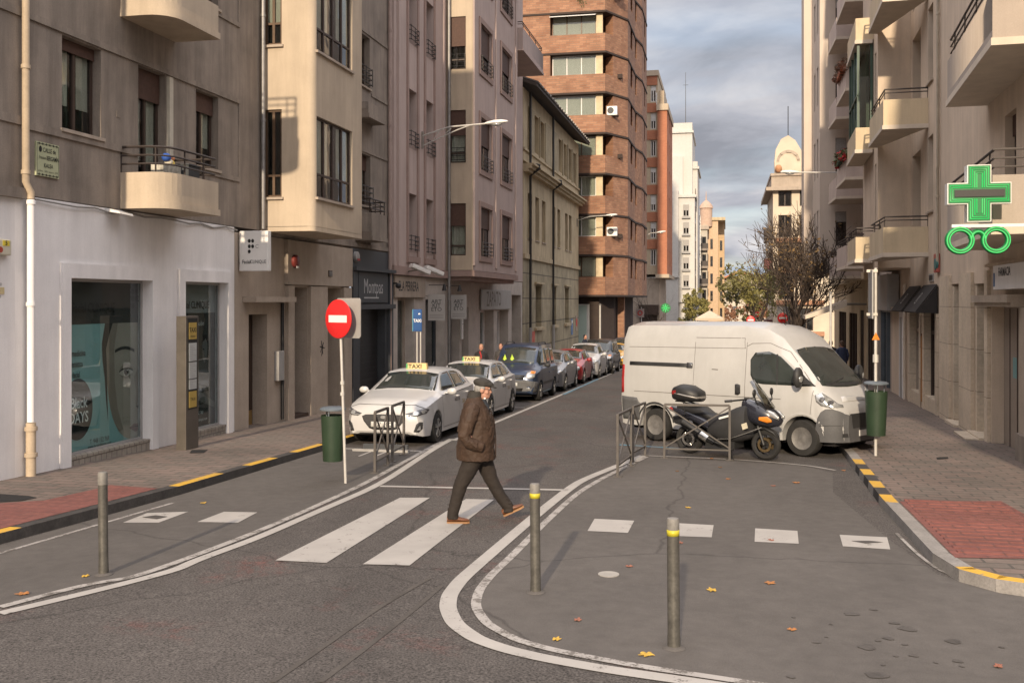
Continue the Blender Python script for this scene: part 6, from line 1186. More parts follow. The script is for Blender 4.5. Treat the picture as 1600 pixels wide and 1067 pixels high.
car('parked_taxi', 'white taxi parked first in the row, behind the bicycle barriers, cream roof sign', 'taxi', (XC - .02, 21.35), DN, white, HATCH, Hk=1.03, face='taxi', taxi=True, plate='5271 JGC', group='white taxis at the taxi rank')
car('parked_taxi', 'white taxi second in the row, partly hidden by the walking man in brown', 'taxi', (XC - .08, 26.45), DN, white, HATCH, Hk=1.03, face='taxi', taxi=True, plate='8034 JKL', group='white taxis at the taxi rank')
car('parked_van', 'dark blue small van with grey bumper and lime cards behind the windscreen', 'van', (XC - .08, 33.55), DN, paintm('blue_paint', (.024, .040, .082), .3), LCV, kind='lcv', face='van', plate='4721 DNC', axles=(1.3, -1.35), Hk=1.02, rails=True)
car('parked_car', 'silver grey hatchback between the blue van and the red car', 'car', (XC - .05, 38.6), DN, paintm('silver_paint', (.22, .225, .24), .4), HATCH, face='lean', Hk=1.04, plate='1140 BSF')
car('parked_car', 'red hatchback with round headlights in the row of parked cars', 'car', (XC + .0, 43.55), DN, paintm('red_paint', (.28, .022, .025)), HATCH, face='round', W=.94, Lk=.92, plate='6622 CFH')
car('parked_car', 'white tall estate car behind the red hatchback', 'car', (XC + .05, 48.2), DN, white, HATCH, face='suv', Hk=1.12, r=.34)
car('parked_car', 'black tall people carrier behind the white estate car', 'car', (XC + .15, 53.2), DN, paintm('black_paint', (.016, .017, .019)), LCV, kind='lcv', face='van', Hk=.98)
car('parked_car', 'small yellow car near the end of the parked row', 'car', (XC + .25, 59.5), DN, paintm('yellow_car_paint', (.55, .30, .03)), HATCH, face='round', W=.95, Lk=.9, Hk=1.0)
car('parked_car', 'dark grey blue car last in the visible parked row', 'car', (XC + .3, 64.8), DN, paintm('slate_paint', (.05, .06, .08)), HATCH, face='lean', Hk=1.2)
HV = (.832, -.557)
car('parked_car', 'white car of which only the bonnet shows behind the big white van', 'car', (2.9 - .832 * 2.17 + .1, 22.25 + .557 * 2.17), HV, white, HATCH, face='lean', Hk=1.08)
# ------------------------------------------------------------------ the big white panel van
VAN = [(2.70, .35, .55, .66, .74, .64, .80, .52, .83, .36, .84), (2.66, .34, .55, .78, .82, .75, .90, .62, .94, .44, .95), (2.52, .33, .58, .90, .95, .87, 1.05, .76, 1.10, .55, 1.12), (2.28, .32, .65, .985, 1.08, .955, 1.19, .86, 1.25, .70, 1.29), (2.0, .27, .70, 1.01, 1.2, .985, 1.36, .90, 1.50, .77, 1.56), (1.42, .27, .75, 1.025, 1.28, 1.01, 1.78, .91, 2.02, .77, 2.10), (1.22, .27, .78, 1.025, 1.3, 1.015, 1.92, .915, 2.19, .765, 2.28), (.90, .27, .8, 1.025, 1.3, 1.02, 2.08, .92, 2.35, .77, 2.44), (.35, .27, .8, 1.025, 1.3, 1.02, 2.15, .92, 2.42, .78, 2.51), (-2.55, .3, .8, 1.025, 1.3, 1.02, 2.15, .92, 2.42, .78, 2.52), (-2.68, .32, .8, .99, 1.3, .985, 2.13, .885, 2.38, .75, 2.48), (-2.72, .36, .8, .92, 1.3, .915, 2.08, .83, 2.30, .70, 2.40)]
VAN = [s[:6] + (s[6] * 1.015, s[7], s[8] * 1.02, s[9], s[10] * 1.02) if s[0] < 1.3 else s for s in VAN]
VAN = [((1.75 + (s[0] - 1.75) * .78 if s[0] > 1.75 else s[0]),) + s[1:] for s in VAN]
mv = paintm('van_white', (.435, .43, .42), streak=.06); fw = gp(1257, 713); rw = gp(1025, 688); hv = (fw - rw).normalized(); side = Vector((hv.y, -hv.x, 0)); vc = fw - Vector((hv.x, hv.y, 0)) * 1.75 - side * .92
van = thing('panel_van', 'big white high roof panel van parked askew with grey front bumper', 'van', (vc.x, vc.y, gz(vc.y) + .005), ground_rot((hv.x, hv.y)))
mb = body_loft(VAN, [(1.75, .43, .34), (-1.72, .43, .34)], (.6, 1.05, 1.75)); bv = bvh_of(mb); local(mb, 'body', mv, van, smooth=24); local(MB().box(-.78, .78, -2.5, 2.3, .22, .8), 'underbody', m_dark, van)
for y_ in (1.75, -1.72):
    for s in (-1, 1): wheel(van, s * .91, y_, .345, .22, m_steel, s, steel=True)
    for axs in ('+x', '-x'):
        local(strip(bv, [(y_ + .475 * math.cos(R(10 + 10 * k)), .34 + .475 * math.sin(R(10 + 10 * k))) for k in range(17)], axs, .04, .012, 1), 'arch_lip', mv if y_ > 0 else m_trim, van, smooth=50)
D = lambda pts, axis, nm, mat, off=.006, cuts=5, par=van, so=.012: local(decal(bv, pts, axis, off, cuts), nm, mat, par, smooth=60, solid=so)
ws = D([(-.79, 1.34), (-.4, 1.31), (0, 1.30), (.4, 1.31), (.79, 1.34), (.80, 1.46), (.72, 2.0), (.4, 2.05), (0, 2.06), (-.4, 2.05), (-.72, 2.0), (-.80, 1.46)], '+y', 'windscreen', m_carglass, .006, 6); local(strip(bv, [(.7, 1.36), (.2, 1.35), (-.6, 1.36)], '+y', .05, .010), 'scuttle', m_trim, ws); local(strip(bv, [(.55, 1.37), (-.05, 1.46)], '+y', .02, .018), 'wiper', m_trim, ws)
for axs in ('+x', '-x'):
    sw = D([(.70, 1.36), (.62, 1.50), (.60, 1.80), (.70, 1.94), (1.0, 1.97), (1.25, 1.88), (1.55, 1.62), (1.80, 1.38), (1.6, 1.33), (.9, 1.33)], axs, 'side_window', m_carglass, .006, 6); local(strip(bv, [(1.22, 1.33), (1.18, 1.92)], axs, .035, .012), 'divider', m_trim, sw)
    D([(-2.72, .42), (-2.70, .92), (-2.22, .90), (-2.12, .74), (-2.18, .42)], axs, 'rear_bumper', m_bump, .016)
    D([(-2.70, .98), (-2.70, 1.62), (-2.60, 1.60), (-2.585, 1.0)], axs, 'tail_lamp', m_red, .008, 3); D([(.28, 1.10), (.28, 1.30), (.33, 1.31), (.40, 1.29), (.40, 1.12), (.35, 1.09)], axs, 'door_handle', m_trim, .016, 2)
    rl_ = D([(-2.45, 1.60), (-.78, 1.60), (-.78, 1.68), (-2.45, 1.68)], axs, 'door_rail', m_trim, .010, 4); D([(-.92, 1.585), (-.78, 1.585), (-.78, 1.695), (-.92, 1.695)], axs, 'rail_catch', m_lensd, .02, 1, rl_)
    hl = D([(2.0, 1.17), (2.10, 1.22), (2.24, 1.12), (2.40, .99), (2.42, .95), (2.28, .94), (2.12, .98), (2.03, 1.05)], axs, 'headlight', m_lens, .010, 4)
    for (a, b, rr) in ((2.13, 1.09, .05), (2.26, 1.03, .045)): local(decal(bv, [(a + rr * math.cos(j * .785), b + rr * math.sin(j * .785)) for j in range(8)], axs, .016, 1), 'reflector', m_lensd, hl)
    q = MB()
    for p, w_ in (([(-.74, 2.13), (-.74, .40)], .010), ([(.50, 2.14), (.50, .40)], .012), ([(-2.5, 2.00), (.48, 2.02)], .010), ([(-.74, 2.22), (.44, 2.22), (.46, 2.02)], .012), ([(.52, .42), (1.25, .42)], .010), ([(1.96, 1.25), (1.93, .95), (1.92, .8)], .010), ([(-2.3, 1.04), (1.3, 1.06)], .014), ([(.50, 2.06), (.62, 2.12), (1.0, 2.13), (1.4, 1.97), (1.95, 1.33)], .012), ([(-.3, 1.58), (-.15, 1.575)], .02)): q.join(strip(bv, p, axs, w_, .003, 5))
    local(q, 'panel_gap', M('gap_grey', (.16, .15, .14), .8), van)
    s = 1 if axs == '+x' else -1; m = MB().ell((s * 1.20, 1.78, 1.50), (.13, .09, .20), 14, 9); m.loft([[(s * 1.0, 1.62, 1.36), (s * 1.0, 1.95, 1.36), (s * 1.0, 1.72, 1.62)], [(s * 1.12, 1.74, 1.38), (s * 1.12, 1.82, 1.38), (s * 1.12, 1.80, 1.50)]]); mo = local(m, 'wing_mirror', m_trim, van, smooth=50); local(MB().ell((s * 1.22, 1.83, 1.48), (.07, .05, .08), 10, 6), 'indicator', m_lens, mo, smooth=50)
    D([(1.62, 1.33), (1.98, 1.33), (1.70, 1.55)], axs, 'mirror_base', m_trim, .012, 2)
def vprof(y):
    for a, b in zip(VAN, VAN[1:]):
        if a[0] >= y >= b[0]: t_ = (a[0] - y) / (a[0] - b[0]); return [p + (q - p) * t_ for p, q in zip(a, b)]
rows = []
for y_, zl in ((2.02, .56), (2.06, .74), (2.12, .86), (2.2, .92), (2.3, .93), (2.38, .90), (2.44, .86), (2.485, .80)):
    _, zb, zm, wm, zbt, wb = vprof(y_)[:6]; rr = []
    for k in range(6):
        z_ = .30 + (zl - .30) * k / 5; x_ = wm - .05 * max(0, (zm - z_) / (zm - zb)) if z_ < zm else wm + (wb - wm) * min(1, (z_ - zm) / (zbt - zm)); rr.append(Vector((x_ + .018, y_ + .004, z_)))
    rows.append(rr + [Vector((-p.x, p.y, p.z)) for p in rr[::-1]])
fr_ = [Vector((p.x * .96, 2.515, p.z)) for p in rows[-1]]; q = MB().loft(rows + [fr_], caps=False, closed=False)
for k in range(5): q.quad(fr_[k], fr_[k + 1], fr_[10 - k], fr_[11 - k])
q.add([rows[i][k] for i in range(8) for k in (0, 11)] + [fr_[0], fr_[11]], [(2 * i, 2 * i + 1, 2 * i + 3, 2 * i + 2) for i in range(8)]); bvb = bvh_of(q); BU = local(q, 'bumper', m_bump, van, smooth=40)
for f in (1, -1): local(decal(bvb, [(f * .62, .40), (f * .62, .47), (f * .78, .47), (f * .78, .40)], '+y', .006, 1), 'fog_recess', m_trim, BU)
local(strip(bvb, [(2.10, .60), (2.3, .62), (2.46, .62)], '+x', .012, .004), 'seam', m_trim, BU); g = local(MB().hexa([(-.5, 2.50, .56), (.5, 2.50, .56), (.5, 2.525, .56), (-.5, 2.525, .56), (-.56, 2.47, .83), (.56, 2.47, .83), (.56, 2.522, .83), (-.56, 2.522, .83)]), 'grille', m_trim, van); local(strip(bv, [(-.58, .84), (.58, .84)], '+y', .05, .016), 'chrome_bar', mv, g)
D([(-.62, 1.05), (.62, 1.05), (.56, 1.14), (-.56, 1.14)], '+y', 'bonnet_edge', mv, .006); local(MB().box(-.26, .26, 2.517, 2.53, .40, .51), 'number_plate', m_plate, van)
for x in (-.45, 0, .45): local(MB().beam((x, .3, 2.505), (x, -2.4, 2.525), .10, .03), 'roof_rib', mv, van, bevel=.01)
local(MB().tube([(.1, .95, 2.42), (.1, .80, 2.55)], [.012, .006], 5), 'aerial', m_trim, van)
for f in (-1, 1): D([(f * .88, .95), (f * .88, 1.6), (f * .78, 1.58), (f * .78, .97)], '-y', 'tail_lamp', m_red, .01, 2)
# ------------------------------------------------------------------ maxi scooter
sF = gp(1197, 719); sR = gp(1078, 708); sh = (sF - sR).normalized(); sc_ = (sF + sR) / 2
sct = thing('scooter', 'dark maxi scooter with black top case, leg cover and tall screen', 'scooter', (sc_.x, sc_.y, gz(sc_.y) + .005), ground_rot((sh.x, sh.y))); WB = (sF - sR).length / 2
m_sb = M('scooter_blue', (.018, .019, .027), .22, .1, 3, 0, coat=.8); m_sk = M('scooter_black', (.018, .018, .019), .5, .25, 5, .1, 40); m_apr = M('leg_cover', (.026, .026, .028), .75, .25, 4, .15, 30, bump=.2); m_chr = M('chrome', (.55, .54, .52), .18, .1, metal=.9)
def sl(st, n=14, ex=.75):              # rounded loft along y: (y, z0, z1, halfwidth)
    rows = []
    for y, z0, z1, w in st:
        row = []
        for k in range(n):
            a = 2 * math.pi * k / n; c, s = math.cos(a), math.sin(a); row.append(Vector((math.copysign(abs(c) ** ex, c) * w, y, (z0 + z1) / 2 + math.copysign(abs(s) ** ex, s) * (z1 - z0) / 2)))
        rows.append(row)
    return MB().loft(rows)
B = WB
for y_, w in ((B, .12), (-B, .155)):
    r = .285; W = local(MB().lathe([(r * .70, -w * .42), (r * .86, -w / 2), (r * .97, -w * .3), (r, 0), (r * .97, w * .3), (r * .86, w / 2), (r * .70, w * .42)], (0, y_, r), 'x', 30, False), 'wheel', m_tyre, sct, smooth=40); q = MB()
    q.lathe([(r * .62, -.05), (r * .72, -.055), (r * .72, .055), (r * .62, .05)], (0, y_, r), 'x', 28, False)
    for k in range(5): a = k * 1.2566 + .4; q.beam((0, y_, r), (0, y_ + r * .66 * math.cos(a), r + r * .66 * math.sin(a)), .05, .045, (1, 0, 0))
    local(q, 'rim', m_sk, W, smooth=40)
    for s in (-1, 1): qd = MB(); ring(qd, (s * .075, y_, r), (0, 1, 0), (0, 0, 1), .09, .135, 24); local(qd, 'brake_disc', m_chr if y_ < 0 else M('gold_disc', (.16, .115, .06), .4, .3, 20, metal=.7), W, solid=.006)
fr_ = MB()
for s in (-1, 1): fr_.tube([(s * .095, B - .0, .285), (s * .095, B - .12, .62)], .03, 8)
local(fr_, 'front_fork', m_sk, sct, smooth=40); local(sl([(B + .25, .40, .44, .04), (B + .17, .48, .55, .085), (B, .56, .62, .095), (B - .2, .50, .60, .09), (B - .27, .40, .48, .05)]), 'front_mudguard', m_sk, sct, smooth=50)
local(sl([(B + .32, .72, .78, .04), (B + .27, .64, .86, .11), (B + .12, .60, .97, .18), (B - .08, .62, 1.06, .23), (B - .28, .66, 1.12, .22), (B - .42, .80, 1.09, .15)]), 'front_fairing', m_sb, sct, smooth=50)
local(sl([(B - .22, .42, 1.0, .10), (B - .3, .36, 1.02, .30), (B - .5, .30, .96, .35), (B - .75, .28, .84, .34), (B - .95, .34, .78, .28), (B - 1.1, .42, .74, .2)], 16, .6), 'leg_cover', m_apr, sct, smooth=45)
qq = MB(); P0 = [(B - .15, .33), (B - .28, .30)]; qq.tube([(-.24, B + .02, .62), (-.33, B - .25, .50), (-.37, B - .55, .38), (-.36, B - .8, .36)], .009, 5).tube([(.24, B + .02, .62), (.33, B - .25, .50), (.37, B - .55, .38), (.36, B - .8, .36)], .009, 5); local(qq, 'cover_piping', m_chr, sct, smooth=60)
for s in (-1, 1):
    local(MB().beam((s * .345, B - .78, .74), (s * .345, B - .58, .80), .01, .035), 'reflective_strip', m_inkw, sct); local(MB().hexa([(s * .335, B - .30, .56), (s * .335, B - .20, .60), (s * .35, B - .20, .60), (s * .35, B - .30, .56), (s * .335, B - .33, .66), (s * .335, B - .23, .70), (s * .35, B - .23, .70), (s * .35, B - .33, .66)]), 'label_patch', M('label_cream', (.48, .44, .34), .7), sct)
    local(sl([(B + .20, .72, .76, .02), (B + .12, .70, .82, .025), (B - .04, .74, .80, .02)]).xf(Matrix.Translation((s * .215, 0, 0))), 'indicator', m_amb, sct, smooth=50); local(sl([(B + .30, .74, .80, .03), (B + .22, .76, .88, .05), (B + .08, .82, .92, .03)]).xf(Matrix.Translation((s * .135, 0, .02))), 'headlight', m_lens, sct, smooth=50)
local(MB().loft([[(-.20, B + .10, .96), (0, B + .17, .96), (.20, B + .10, .96)], [(-.19, B - .10, 1.22), (0, B - .06, 1.24), (.19, B - .10, 1.22)], [(-.13, B - .26, 1.44), (0, B - .24, 1.47), (.13, B - .26, 1.44)]], caps=False, closed=False), 'windscreen', glassmat('smoked_screen', (.36, .35, .30), .62), sct, smooth=60, solid=.006)
hb = MB().tube([(-.36, B - .52, 1.08), (-.2, B - .36, 1.10), (.2, B - .36, 1.10), (.36, B - .52, 1.08)], .017, 8)
for s in (-1, 1): hb.tube([(s * .35, B - .51, 1.08), (s * .43, B - .62, 1.07)], .024, 8)
local(hb, 'handlebar', m_sk, sct, smooth=50)
for s in (-1, 1):
    m = MB().tube([(s * .22, B - .06, 1.02), (s * .36, B - .04, 1.10), (s * .38, B - .06, 1.20)], .013, 6).ell((s * .38, B - .06, 1.24), (.055, .03, .075), 10, 7); local(m, 'wing_mirror', m_sk, sct, smooth=50)
local(sl([(B - .95, .62, .78, .17), (B - 1.1, .66, .82, .2), (B - 1.25, .70, .94, .17), (B - 1.4, .74, .92, .18), (B - 1.6, .78, .93, .16), (B - 1.8, .82, .92, .1)]), 'seat', m_sk, sct, smooth=50)
local(sl([(B - .8, .42, .62, .2), (B - 1.1, .48, .70, .23), (B - 1.4, .60, .80, .2), (B - 1.7, .70, .88, .15), (B - 1.95, .80, .90, .06)]), 'rear_fairing', m_sb, sct, smooth=50)
local(MB().hexa([(-.09, -B - .08, .52), (.09, -B - .08, .52), (.07, -B - .30, .56), (-.07, -B - .30, .56), (-.1, -B - .02, .76), (.1, -B - .02, .76), (.08, -B - .34, .70), (-.08, -B - .34, .70)]), 'rear_mudguard', m_sk, sct, bevel=.01)
local(sl([(B - 1.86, .78, .87, .07), (B - 1.93, .78, .88, .09), (B - 1.99, .80, .87, .05)]), 'tail_lamp', m_red, sct, smooth=50)
local(MB().tube([(0, -B, .30), (0, -B + .35, .34), (0, -.1, .40)], [.07, .09, .10], 8).box(-.2, .2, -.35, .25, .18, .45), 'engine_case', m_sk, sct, smooth=40)
ex = MB().tube([(-.2, .1, .22), (-.22, -.25, .30)], .03, 8).tube([(-.235, -.15, .27), (-.24, -.32, .36), (-.245, -.36, .38), (-.25, -.80, .62), (-.25, -.83, .635)], [.04, .06, .075, .08, .05], 14)
for s in (-1, 1): e_ = MB(); e_.v = [Vector((-s * p.x, p.y, p.z)) for p in ex.v]; e_.f = list(ex.f); e_.mi = list(ex.mi); local(e_, 'exhaust', m_sk, sct, smooth=40) if s < 0 else None
e2 = MB().tube([(.238, -.28, .33), (.246, -.42, .415)], .084, 14); local(e2, 'exhaust_shield', m_chr, sct, smooth=40); ex2 = MB().tube([(.2, .1, .22), (.22, -.25, .30)], .03, 8).tube([(.235, -.15, .27), (.24, -.32, .36), (.245, -.36, .38), (.25, -.80, .62), (.25, -.83, .635)], [.04, .06, .075, .08, .05], 14); local(ex2, 'exhaust', m_sk, sct, smooth=40)
local(MB().tube([(0.1, -B + .05, .95), (.12, -B - .12, 1.0), (.12, -B - .25, 1.0)], .016, 6).tube([(-.1, -B + .05, .95), (-.12, -B - .12, 1.0), (-.12, -B - .25, 1.0)], .016, 6).tube([(.16, -B - .02, .72), (.16, -B - .05, .98)], .014, 6), 'rack', m_sk, sct, smooth=40)
tc_ = local(sl([(-B + .28, 1.02, 1.16, .12), (-B + .24, 1.0, 1.22, .2), (-B + .05, .99, 1.31, .26), (-B - .15, .99, 1.33, .27), (-B - .28, 1.02, 1.28, .22), (-B - .33, 1.08, 1.22, .12)], 16, .7), 'top_case', m_sk, sct, smooth=50)
tb = sl([(-B + .285, 1.07, 1.11, .13), (-B + .24, 1.06, 1.11, .207), (-B + .05, 1.09, 1.145, .272), (-B - .1, 1.12, 1.17, .28), (-B - .2, 1.14, 1.18, .262)], 14, .5); local(tb, 'silver_band', M('band_silver', (.30, .28, .26), .4, .2, metal=.4), tc_, smooth=50); local(sl([(-B - .17, 1.12, 1.24, .272), (-B - .28, 1.10, 1.23, .232), (-B - .325, 1.11, 1.21, .13)], 14, .6), 'reflector', m_red, tc_, smooth=50)
local(MB().tube([(.16, .15, .2), (.3, .25, .02), (.34, .3, .0)], .014, 6).tube([(.3, -.3, .18), (.36, .3, .18)], .02, 6), 'stand', m_sk, sct, smooth=40)
# ------------------------------------------------------------------ street furniture
m_boll = M('bollard_steel', (.105, .098, .085), .5, .3, 7, .25, 40, metal=.35); m_cap = M('bollard_cap', (.19, .178, .16), .55, .2, 8, .2, 40); m_hiv = M('yellow_reflective', (.46, .40, .03), .4, .08)
def bollard(px, py, h, r, label, band):
    p = gp(px, py); p = lift(p, .004); t = thing('bollard', label, 'bollard', p, (R(.4), R(-.4), 0), 'steel bollards at the crossing')
    local(MB().lathe([(r * 1.05, 0), (r * 1.05, .10), (r, .11), (r, h - .12)], n=20), 'post', m_boll, t, smooth=40); local(MB().lathe([(r * 1.02, h - .12), (r * 1.02, h - .015), (r * .9, h), (.001, h + .004)], n=20), 'cap', m_cap, t, smooth=40)
    if band: local(MB().lathe([(r * 1.03, h - .13), (r * 1.03, h - .085)], n=20, caps=False), 'reflective_band', m_hiv, t, smooth=60, solid=.004)
    local(MB().lathe([(.001, .004), (r * 1.9, .004), (r * 1.05, .02)], n=20), 'foot', m_bay, t, smooth=40)
bollard(1053, 1013, .99, .047, 'steel bollard with yellow band nearest to the camera on the right', 2); bollard(837, 926, 1.0, .047, 'dark steel bollard with yellow band beside the curved double line', 1); bollard(162, 898, 1.0, .045, 'plain grey steel bollard on the left by the red tactile paving', 0)
def barrier(a, b, label, h=1.0):
    a, b = lift(a, .004), lift(b, .004); t = thing('barrier', label, 'barrier', (a + b) / 2, group='crossed tube barriers'); up = Vector((0, 0, 1)); w = .04
    q = MB(); q.beam(a, a + up * h, w, w, (1, 0, 0)).beam(b, b + up * h, w, w, (1, 0, 0)).beam(a + up * h, b + up * h, w, w).beam(a + up * .18, b + up * .18, w * .7, w * .7); q.build('frame', m_barr, t)
    d = (b - a).normalized() * .02; MB().beam(a + up * .2, b + up * (h - .03), .022, .022).build('diagonal', m_barr, t); MB().beam(a + up * (h - .03) + d, b + up * .2 + d, .022, .023).build('diagonal', m_barr, t)
    for p in (a, b): MB().box(p.x - .07, p.x + .07, p.y - .07, p.y + .07, p.z, p.z + .012).build('foot_plate', m_barr, t)
m_barr = M('barrier_paint', (.085, .075, .068), .5, .2, 6, .1, 40)
barrier(gp(965, 745), gp(986, 728), 'grey tube barrier seen edge on, nearer of the pair right of the lane'); barrier(gp(989, 723), gp(1008, 712), 'grey tube barrier seen edge on, farther of the pair right of the lane'); barrier(gp(1038, 716), gp(1140, 719), 'grey tube barrier with diagonal cross in front of the scooter')
barrier(gp(586, 739), gp(606, 727), 'dark tube barrier before the first taxi, nearer of that pair'); barrier(gp(613, 722), gp(631, 711), 'dark tube barrier before the first taxi, farther of that pair')
t = thing('kerb_stop', 'pale low bar fixed on the asphalt before the first taxi', 'bar', lift(Vector((-6.6, 18.4, 0)), 0)); MB().box(-7.1, -5.95, 18.3, 18.36, gz(18.3) + .005, gz(18.3) + .05).build('bar', m_grey_pl, t); MB().box(-6.9, -6.0, 18.36, 18.42, gz(18.3) + .005, gz(18.3) + .14).build('back_rail', m_dgrey, t)
# no entry sign with the green bin on its post
m_sred = M('sign_red', (.62, .02, .02), .4, .05); m_pole = M('pale_pole', (.50, .48, .45), .5, .12, 4, metal=.2); m_gbin = M('bin_green', (.022, .042, .022), .5, .15, 3, .12, 40); m_blid = M('bin_lid', (.10, .12, .14), .5, .2)
p = lift(gp(540, 755), .004); t = thing('no_entry_sign', 'red no entry disc on a pale post with a second sign behind it', 'sign', p); n = Vector((-.46, -.888, 0)).normalized(); sx = Vector((n.y, -n.x, 0)); sx = -sx
top = p + Vector((-.09, -.02, 2.84)); MB().tube([p, top], .022, 10).build('post', m_pole, t, smooth=40)
for z in (1.38, 1.55): MB().lathe([(.034, -.025), (.034, .025)], p + Vector((-.05, -.01, z)), n=10).build('clamp', m_pole, t)
def disc3(c, n_, r0, r1, d, nm, mat, par):
    s = Vector((-n_.y, n_.x, 0)).normalized(); rows = []
    for k, (r, o) in enumerate(((.001, d), (r1 * .97, d), (r1, d - .006), (r1, 0), (.001, 0))): rows.append([c + n_ * o + (s * math.cos(R(10 * j)) + Vector((0, 0, 1)) * math.sin(R(10 * j))) * r for j in range(36)])
    return MB().loft(rows).build(nm, mat, par, smooth=40)
c = p + Vector((-.08, -.02, 2.54)) + n * .03; DS = disc3(c, n, 0, .30, .02, 'disc', m_sred, t); s = Vector((-n.y, n.x, 0)).normalized()
MB().hexa([c + n * .021 + s * a + Vector((0, 0, b)) for a, b in ((-.21, -.055), (.21, -.055))] + [c + n * .024 + s * a + Vector((0, 0, -.055)) for a in (.21, -.21)] + [c + n * .021 + s * a + Vector((0, 0, .055)) for a in (-.21, .21)] + [c + n * .024 + s * a + Vector((0, 0, .055)) for a in (.21, -.21)]).build('white_bar', m_white_pl, DS)
c2 = p + Vector((-.02, .05, 2.55)); MB().prism([c2 + n * -.07 + s * a * .92 + Vector((0, 0, b)) for a, b in ((-.3, -.28), (-.27, -.31), (.27, -.31), (.3, -.28), (.3, .28), (.27, .31), (-.27, .31), (-.3, .28))], n * .015).build('rear_plate', m_grey_pl, t)
def bin_(p, h0, h1, r, label, lid):
    t = thing('litter_bin', label, 'litter bin', p, group='green litter bins'); MB().lathe([(.001, h0), (r * .82, h0), (r, h1), (r * .96, h1), (r * .96, h1 - .03), (.001, h1 - .04)], p, n=24).build('drum', m_gbin, t, smooth=40); MB().lathe([(.001, h1 + lid + .05), (r * .9, h1 + lid + .045), (r * 1.1, h1 + lid + .02), (r * 1.1, h1 + lid), (.001, h1 + lid)], p, n=24).build('lid', m_blid, t, smooth=40)
    q = MB()
    for k in range(3): a = 2.1 * k + .5; q.tube([p + Vector((r * .85 * math.cos(a), r * .85 * math.sin(a), h1 - .05)), p + Vector((r * .85 * math.cos(a), r * .85 * math.sin(a), h1 + lid))], .012, 5)
    q.build('lid_support', m_blid, t); return t
bin_(p + Vector((-.235, .06, 0)), .33, 1.04, .185, 'green litter bin hanging on the no entry sign post at the left', .08)
p2 = Vector((2.66, 19.19, gz(19.19) + KH)); t = thing('sign_post', 'pale post with edge-on sign plate and orange sticker behind the right bin', 'sign post', p2); MB().tube([p2, p2 + Vector((0, 0, 3.42))], .028, 10).build('post', m_pole, t, smooth=40); MB().box(p2.x - .10, p2.x - .075, p2.y - .28, p2.y + .22, p2.z + 2.5, p2.z + 3.38).build('sign_plate', m_grey_pl, t)
MB().lathe([(.05, 0), (.05, .14)], p2 + Vector((0, 0, 1.70)), n=10).build('clamp', m_pole, t); q = MB(); q.prism([p2 + Vector((a, -.035, 2.16 + b)) for a, b in ((-.07, -.05), (.07, -.05), (0, .09))], (0, .01, 0)); q.build('sticker', m_amb, t)
for z in (2.55, 3.34): MB().box(p2.x - .16, p2.x + .03, p2.y - .04, p2.y + .04, p2.z + z, p2.z + z + .05).build('bracket', m_metal, t)
bin_(p2 + Vector((0, -.06, 0)), .38, 1.18, .20, 'green litter bin on the post at the kerb right of the white van', .13)
p3 = Vector((2.66, 27.2, gz(27.2) + KH)); t = thing('sign_post', 'thin pale post standing behind the van windscreen', 'sign post', p3); MB().tube([p3, p3 + Vector((0, 0, 3.2))], .03, 8).build('post', m_pole, t, smooth=40); MB().lathe([(.045, 0), (.045, .05), (.001, .06)], p3 + Vector((0, 0, 3.2)), n=8).build('cap', m_metal, t)
# taxi stop: blue sign and information totem
p4 = Vector((-8.1, 25.7, gz(25.7) + KH)); t = thing('taxi_sign', 'narrow blue taxi stop sign on twin pale posts behind the first taxi', 'sign', p4)
for dx in (-.03, .07): MB().tube([p4 + Vector((dx, 0, 0)), p4 + Vector((dx, 0, 2.2))], .02, 8).build('post', m_pole, t, smooth=40)
MB().box(p4.x - .12, p4.x + .12, p4.y - .06, p4.y - .02, p4.z + 2.17, p4.z + 2.76).build('panel', M('sign_blue', (.015, .07, .22), .4, .08), t, bevel=.008); MB().box(p4.x - .135, p4.x - .12, p4.y - .07, p4.y, p4.z + 2.17, p4.z + 2.76).build('edge_strip', M('light_blue', (.1, .35, .5), .4), t)
q = MB(); text(q, 'TAXI', (p4.x, p4.y - .063, p4.z + 2.45), Ux, Uz, .12, squeeze=.85, bold=.02); q.poly([(p4.x + .02, p4.y - .063, p4.z + 2.62), (p4.x + .08, p4.y - .063, p4.z + 2.62), (p4.x + .08, p4.y - .063, p4.z + 2.65), (p4.x + .04, p4.y - .063, p4.z + 2.66)]); q.build('lettering', m_inkw, t)
zt = gnd(17); t = thing('information_totem', 'brown steel taxi information totem with timetables before the clinic window', 'totem', (-9.8, 16.95, zt)); m_tot = M('totem_steel', (.115, .10, .085), .45, .15, 4, .1, 40, metal=.4)
MB().box(-9.95, -9.75, 16.75, 17.2, zt, zt + 2.48).build('body', m_tot, t, bevel=.008); TF2 = Fr((-9.75, 0), (0, 1), (1, 0)); MB().fbox(TF2, 16.80, 17.15, .001, .008, zt + .75, zt + 2.44).build('panel', m_ink, t)
q = MB().fbox(TF2, 16.84, 17.11, .008, .012, zt + 2.05, zt + 2.36).fbox(TF2, 16.84, 17.11, .008, .012, zt + .78, zt + 1.08); q.mat(1); text(q, 'TAXI', TF2.P(16.975, .014, zt + 2.22), Uy, Uz, .12, squeeze=.9, bold=.02); text(q, 'PARADA', TF2.P(16.975, .014, zt + 2.1), Uy, Uz, .05, squeeze=.9); text(q, 'TAXI', TF2.P(16.975, .014, zt + .93), Uy, Uz, .09, squeeze=.9); q.build('yellow_panel', [M('totem_yellow', (.36, .25, .06), .5, .08), m_ink], t)
q = MB()
for z0, z1 in ((1.12, 1.30), (1.32, 1.62), (1.64, 1.98)): q.mat(0).fbox(TF2, 16.84, 17.11, .008, .012, zt + z0, zt + z1)
q.mat(1)
